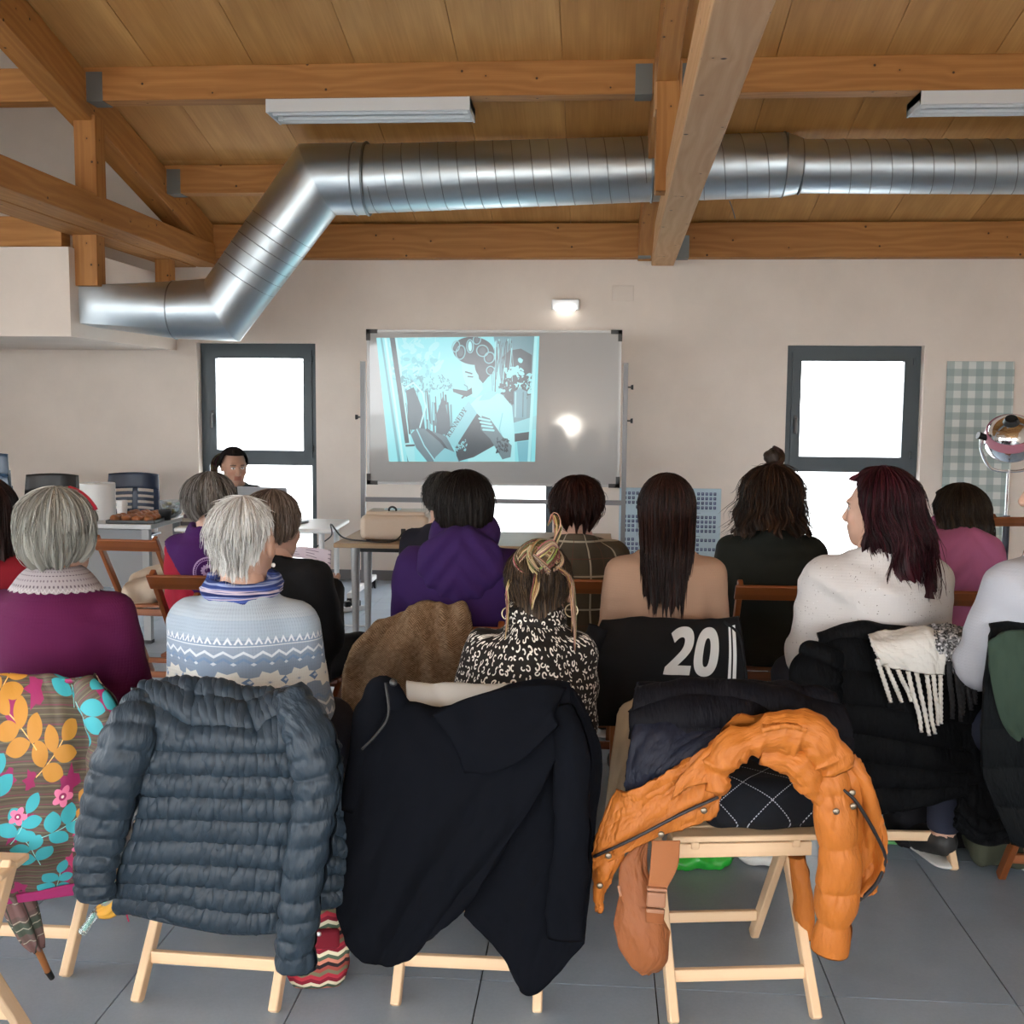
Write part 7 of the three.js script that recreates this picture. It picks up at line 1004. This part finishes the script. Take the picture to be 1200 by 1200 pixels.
{ // dark coat with green lining at the right
  const z = -3.12, C = thing('dark_parka', 'dark parka with a green lining over the chair of the pale grey sweater', 'coat', [0, 0, 0]);
  mesh('back', sheet([[[1172, 775, z - 0.14], [1230, 770, z - 0.15], [1300, 775, z - 0.14]], [[1160, 742, z - 0.06], [1230, 730, z - 0.07], [1310, 740, z - 0.06]], [[1150, 830, z], [1230, 825, z + 0.02], [1320, 830, z]], [[1152, 910, z], [1230, 910, z + 0.02], [1325, 910, z]], [[1185, 985, z], [1240, 1000, z + 0.02], [1325, 990, z]]], { nu: 60, nv: 90, th: 0.02, disp: (u, v) => 0.014 * baffle(v * 7) + 0.008 * noise(u * 8, v * 8) }), puffMat(0.004, 0.005, 0.006, { roughness: 0.75, specularIntensity: 0.2 }), C);
  mesh('lining', sheet([[[1158, 752, z + 0.02], [1178, 740, z + 0.03], [1200, 738, z + 0.03]], [[1160, 790, z + 0.03], [1182, 785, z + 0.045], [1204, 780, z + 0.04]], [[1172, 840, z + 0.03], [1188, 838, z + 0.045], [1206, 830, z + 0.04]], [[1190, 870, z + 0.03], [1200, 868, z + 0.04], [1210, 860, z + 0.04]]], { nu: 30, nv: 50, th: 0.012, disp: (u, v) => 0.009 * noise(u * 4, v * 5) }), cloth(0.028, 0.048, 0.034), C).userData.label = 'green lining';
}
// quilted pad on the empty seat
{
  const quilt = ctex(256, 256, (c, w, h) => { c.fillStyle = '#15171d'; c.fillRect(0, 0, w, h); c.strokeStyle = '#b9bcc2'; c.lineWidth = 5; c.setLineDash([9, 5]); c.beginPath(); c.moveTo(0, 0); c.lineTo(w, h); c.moveTo(w, 0); c.lineTo(0, h); c.stroke(); }, { rx: 1 / 0.13, ry: 1 / 0.13 });
  const g = nets((x, y, z) => { const qx = Math.max(Math.abs(x) - 0.11, 0), qy = Math.max(Math.abs(y) - 0.02, 0), qz = Math.max(Math.abs(z) - 0.1, 0); return Math.hypot(qx, qy, qz) - 0.045 + 0.012 * noise(x * 12, y * 12, z * 12); }, [-0.2, -0.1, -0.2], [0.2, 0.1, 0.2], 0.009), p = g.attributes.position, uv = new Float32Array(p.count * 2); for (let i = 0; i < p.count; i++) { uv[i * 2] = p.getX(i); uv[i * 2 + 1] = p.getY(i) - p.getZ(i); } g.setAttribute('uv', new THREE.BufferAttribute(uv, 2));
  const m = one('quilted_pad', g, cloth(1, 1, 1, { map: quilt, sheen: 0 }), 'dark quilted pad with white cross stitching on the empty seat', 'cushion'); m.position.set(0.41, 0.525, -2.79); m.rotation.y = 0.15;
}
// ---------------------------------------------------------------- bags, umbrellas and small things near the floor
function bag(name, label, cat, px, w, h, d, mat, { sd = 1, turn = 0, n = 0.02, cell = 0.011, y0 = 0 } = {}) {
  const p = aty(px[0], px[1], y0), g0 = nets((x, y, z) => { const t = clamp((y + h / 2) / h), k = 1 - 0.22 * t * t, qx = Math.max(Math.abs(x) - (w / 2 - 0.04) * k, 0), qy = Math.max(Math.abs(y) - (h / 2 - 0.04), 0), qz = Math.max(Math.abs(z) - (d / 2 - 0.04) * k, 0); return Math.hypot(qx, qy, qz) - 0.04 + n * fbm(x * 9 + sd, y * 9, z * 9, 3); }, [-w / 2 - 0.04, -h / 2 - 0.001, -d / 2 - 0.04], [w / 2 + 0.04, h / 2 + 0.05, d / 2 + 0.04], cell);
  const g = roundUV2(g0, [0, 0, w / 2, d / 2, w / 2]); g.computeBoundingBox(); const t = thing(name, label, cat, [p.x, y0 - g.boundingBox.min.y, p.z], turn); mesh('body', g, mat, t); return t;
}
{
  const chev = ctex(256, 256, (c, w, h) => { const col = ['#7a1f2e', '#d8cdb0', '#4c5a4a', '#c77f6a', '#2a2226', '#93473f', '#6d6a52', '#a6313e']; for (let j = -2; j < 18; j++) { c.strokeStyle = col[((j % 8) + 8) % 8]; c.lineWidth = 17; c.beginPath(); for (let i = -1; i <= 9; i++) c.lineTo(i * 32, j * 16 + (i % 2 ? 14 : 0)); c.stroke(); } }, { rx: 1 / 0.16, ry: 1 / 0.16 });
  const b = bag('chevron_bag', 'zigzag patterned fabric bag on the floor beside the puffer jacket', 'bag', [372, 1150], 0.16, 0.24, 0.13, cloth(1, 1, 1, { map: chev, sheen: 0 }), { sd: 4, turn: 0.2, n: 0.025, cell: 0.009 });
  mesh('flap', rbox(0.1, 0.05, 0.02, 0.009, 3).translate(0.01, 0.03, 0.075), cloth(0.16, 0.01, 0.02), b); mesh('stud', new THREE.SphereGeometry(0.006, 10, 8).translate(0.01, 0.05, 0.09), std({ color: lin(0.8, 0.8, 0.78), metalness: 0.5, roughness: 0.3 }), b);
  mesh('strap', tube([V(-0.06, 0.1, 0.02), V(-0.03, 0.17, 0.0), V(0.04, 0.18, 0.0), V(0.07, 0.1, 0.02)], 0.008, 24, 8), cloth(0.16, 0.01, 0.02), b);
  bag('olive_bag', 'olive green cloth bag on the floor by the dark parka', 'bag', [1168, 1012], 0.2, 0.24, 0.16, cloth(0.055, 0.06, 0.04), { sd: 9, n: 0.04 });
  const gb = bag('green_parcel', 'bright green crumpled plastic bag on the floor ahead of the empty chair', 'bag', [822, 1008], 0.2, 0.06, 0.16, phys({ color: lin(0.02, 0.42, 0.04), roughness: 0.3, clearcoat: 0.4 }), { sd: 2, n: 0.07, cell: 0.008 });
  bag('white_parcel', 'white crumpled plastic bag beside the green one on the floor', 'bag', [878, 1004], 0.16, 0.06, 0.14, phys({ color: lin(0.6, 0.62, 0.6), roughness: 0.35 }), { sd: 12, n: 0.07, cell: 0.008 });
  bag('dark_backpack', 'black backpack on the floor ahead of the black down coat', 'bag', [1090, 985], 0.28, 0.2, 0.2, cloth(0.01, 0.01, 0.013), { sd: 17, n: 0.04 });
  const mat2 = aty(1060, 1000, 0); one('green_notebook', rbox(0.3, 0.012, 0.16, 0.004).translate(mat2.x, 0.006, mat2.z - 0.15), std({ color: lin(0.12, 0.42, 0.14), roughness: 0.5 }), 'thin green notebook on the floor under the black down coat', 'notebook');
  // beige cushion on the empty chair
  const cg = nets((x, y, z) => { const qx = Math.max(Math.abs(x) - 0.12, 0), qy = Math.max(Math.abs(y) - 0.02, 0), qz = Math.max(Math.abs(z) - 0.1, 0); return Math.hypot(qx, qy, qz) - 0.05 + 0.014 * noise(x * 14, y * 14, z * 14); }, [-0.2, -0.1, -0.18], [0.2, 0.1, 0.18], 0.011);
  const cm = one('beige_cushion', roundUV2(cg, [0, 0, 0.15, 0.15, 0.15]), cloth(0.42, 0.33, 0.25), 'beige cushion on the empty brown chair', 'cushion'); cm.position.set(-2.27, 0.545, -5.62); cm.rotation.set(0.15, 0.2, 0.35);
  const ph = one('printed_sheets', sheet([[[334, 641, -4.32], [360, 641, -4.3], [388, 645, -4.28]], [[332, 652, -4.3], [360, 655, -4.28], [387, 667, -4.26]]], { nu: 12, nv: 8, th: 0.004 }), std({ roughness: 0.8, map: ctex(256, 128, (c, w, h) => { c.fillStyle = '#d9ccd6'; c.fillRect(0, 0, w, h); c.fillStyle = '#8d7f90'; for (let i = 0; i < 12; i++) c.fillRect(18 + (i % 2) * 120, 12 + (i >> 1) * 18, 90 - (i * 13) % 40, 4); }, { rx: 1 / 0.18, ry: 1 / 0.08 }) }), 'lilac printed sheets held by the person in black', 'paper');
}
{ // long umbrella under the floral coat
  const U = thing('long_umbrella', 'rolled plaid umbrella with a wooden tip leaning under the floral coat', 'umbrella', [0, 0, 0]);
  const a = atz(14, 1040, -2.5), b = atz(44, 1112, -2.56), c2 = atz(56, 1138, -2.585), e = atz(61, 1146, -2.6), W = (p, r, r2 = r) => [p.x, p.y, p.z, r, r2];
  const pl = ctex(128, 128, (c, w, h) => { c.fillStyle = '#6d5a55'; c.fillRect(0, 0, w, h); c.fillStyle = '#4f574c'; c.fillRect(0, 0, w, 40); c.fillStyle = '#7c5f5c'; c.fillRect(0, 60, w, 40); c.strokeStyle = '#b9b19f'; c.lineWidth = 3; for (const y of [20, 44, 104]) { c.beginPath(); c.moveTo(0, y); c.lineTo(w, y); c.stroke(); } c.strokeStyle = '#3c3f38'; for (const x of [20, 64, 100]) { c.beginPath(); c.moveTo(x, 0); c.lineTo(x, h); c.stroke(); } }, { rx: 8, ry: 8 });
  mesh('canopy', hose([W(a, 0.032), W(a.clone().lerp(b, 0.35), 0.034), W(a.clone().lerp(b, 0.75), 0.027), W(b, 0.013)], { world: true, n: 50, seg: 32, disp: (u, t) => 0.006 * Math.sin(u * 6.283 * 7 + t * 3) }), cloth(1, 1, 1, { map: pl, sheen: 0 }), U);
  mesh('shaft', cyl(b.clone().lerp(a, 0.05), c2, 0.0095, 0.008, 14), std({ color: lin(0.28, 0.11, 0.035), roughness: 0.4 }), U); mesh('ferrule', cyl(c2, e, 0.0085, 0.007, 14), blackPlastic, U);
  const F = thing('folding_umbrella', 'small floral umbrella with a clear handle poking out beside the puffer jacket', 'umbrella', [0, 0, 0]), f0 = atz(152, 1035, -2.5), f1 = atz(128, 1064, -2.5), f2 = atz(112, 1070, -2.49), f3 = atz(96, 1093, -2.48);
  mesh('canopy', hose([W(f0, 0.024), W(f0.clone().lerp(f1, 0.5), 0.026), W(f1, 0.02), W(f2, 0.008)], { world: true, n: 36, seg: 24, disp: (u, t) => 0.005 * Math.sin(u * 6.283 * 6) }), phys({ roughness: 0.6, map: ctex(64, 64, (c, w, h) => { c.fillStyle = '#8d8f8a'; c.fillRect(0, 0, w, h); c.fillStyle = '#d9a23c'; c.fillRect(0, 0, 26, 40); c.fillStyle = '#6fc2bd'; c.fillRect(30, 20, 24, 44); c.fillStyle = '#6a6257'; c.fillRect(10, 44, 18, 20); }, { rx: 9, ry: 9 }) }), F);
  mesh('handle', hose([W(f2, 0.01), W(f2.clone().lerp(f3, 0.5), 0.009), W(f3, 0.011)], { world: true, n: 24, seg: 16 }), phys({ color: lin(0.8, 0.95, 0.93), transmission: 0.85, roughness: 0.08, thickness: 0.02 }), F);
  mesh('inner_rod', cyl(f2, f2.clone().lerp(f3, 0.85), 0.004, 0.003, 8), std({ color: lin(0.3, 0.65, 0.6), roughness: 0.4 }), F);
}

// put the origin of every draped thing at its own base
for (const o of scene.children) if (o.isGroup && o.userData.category && o.position.lengthSq() === 0) {
  const b = new THREE.Box3().setFromObject(o), c = b.getCenter(V()); c.y = b.min.y; o.position.copy(c); for (const k of o.children) k.position.sub(c);
}
renderer.render(scene, camera);
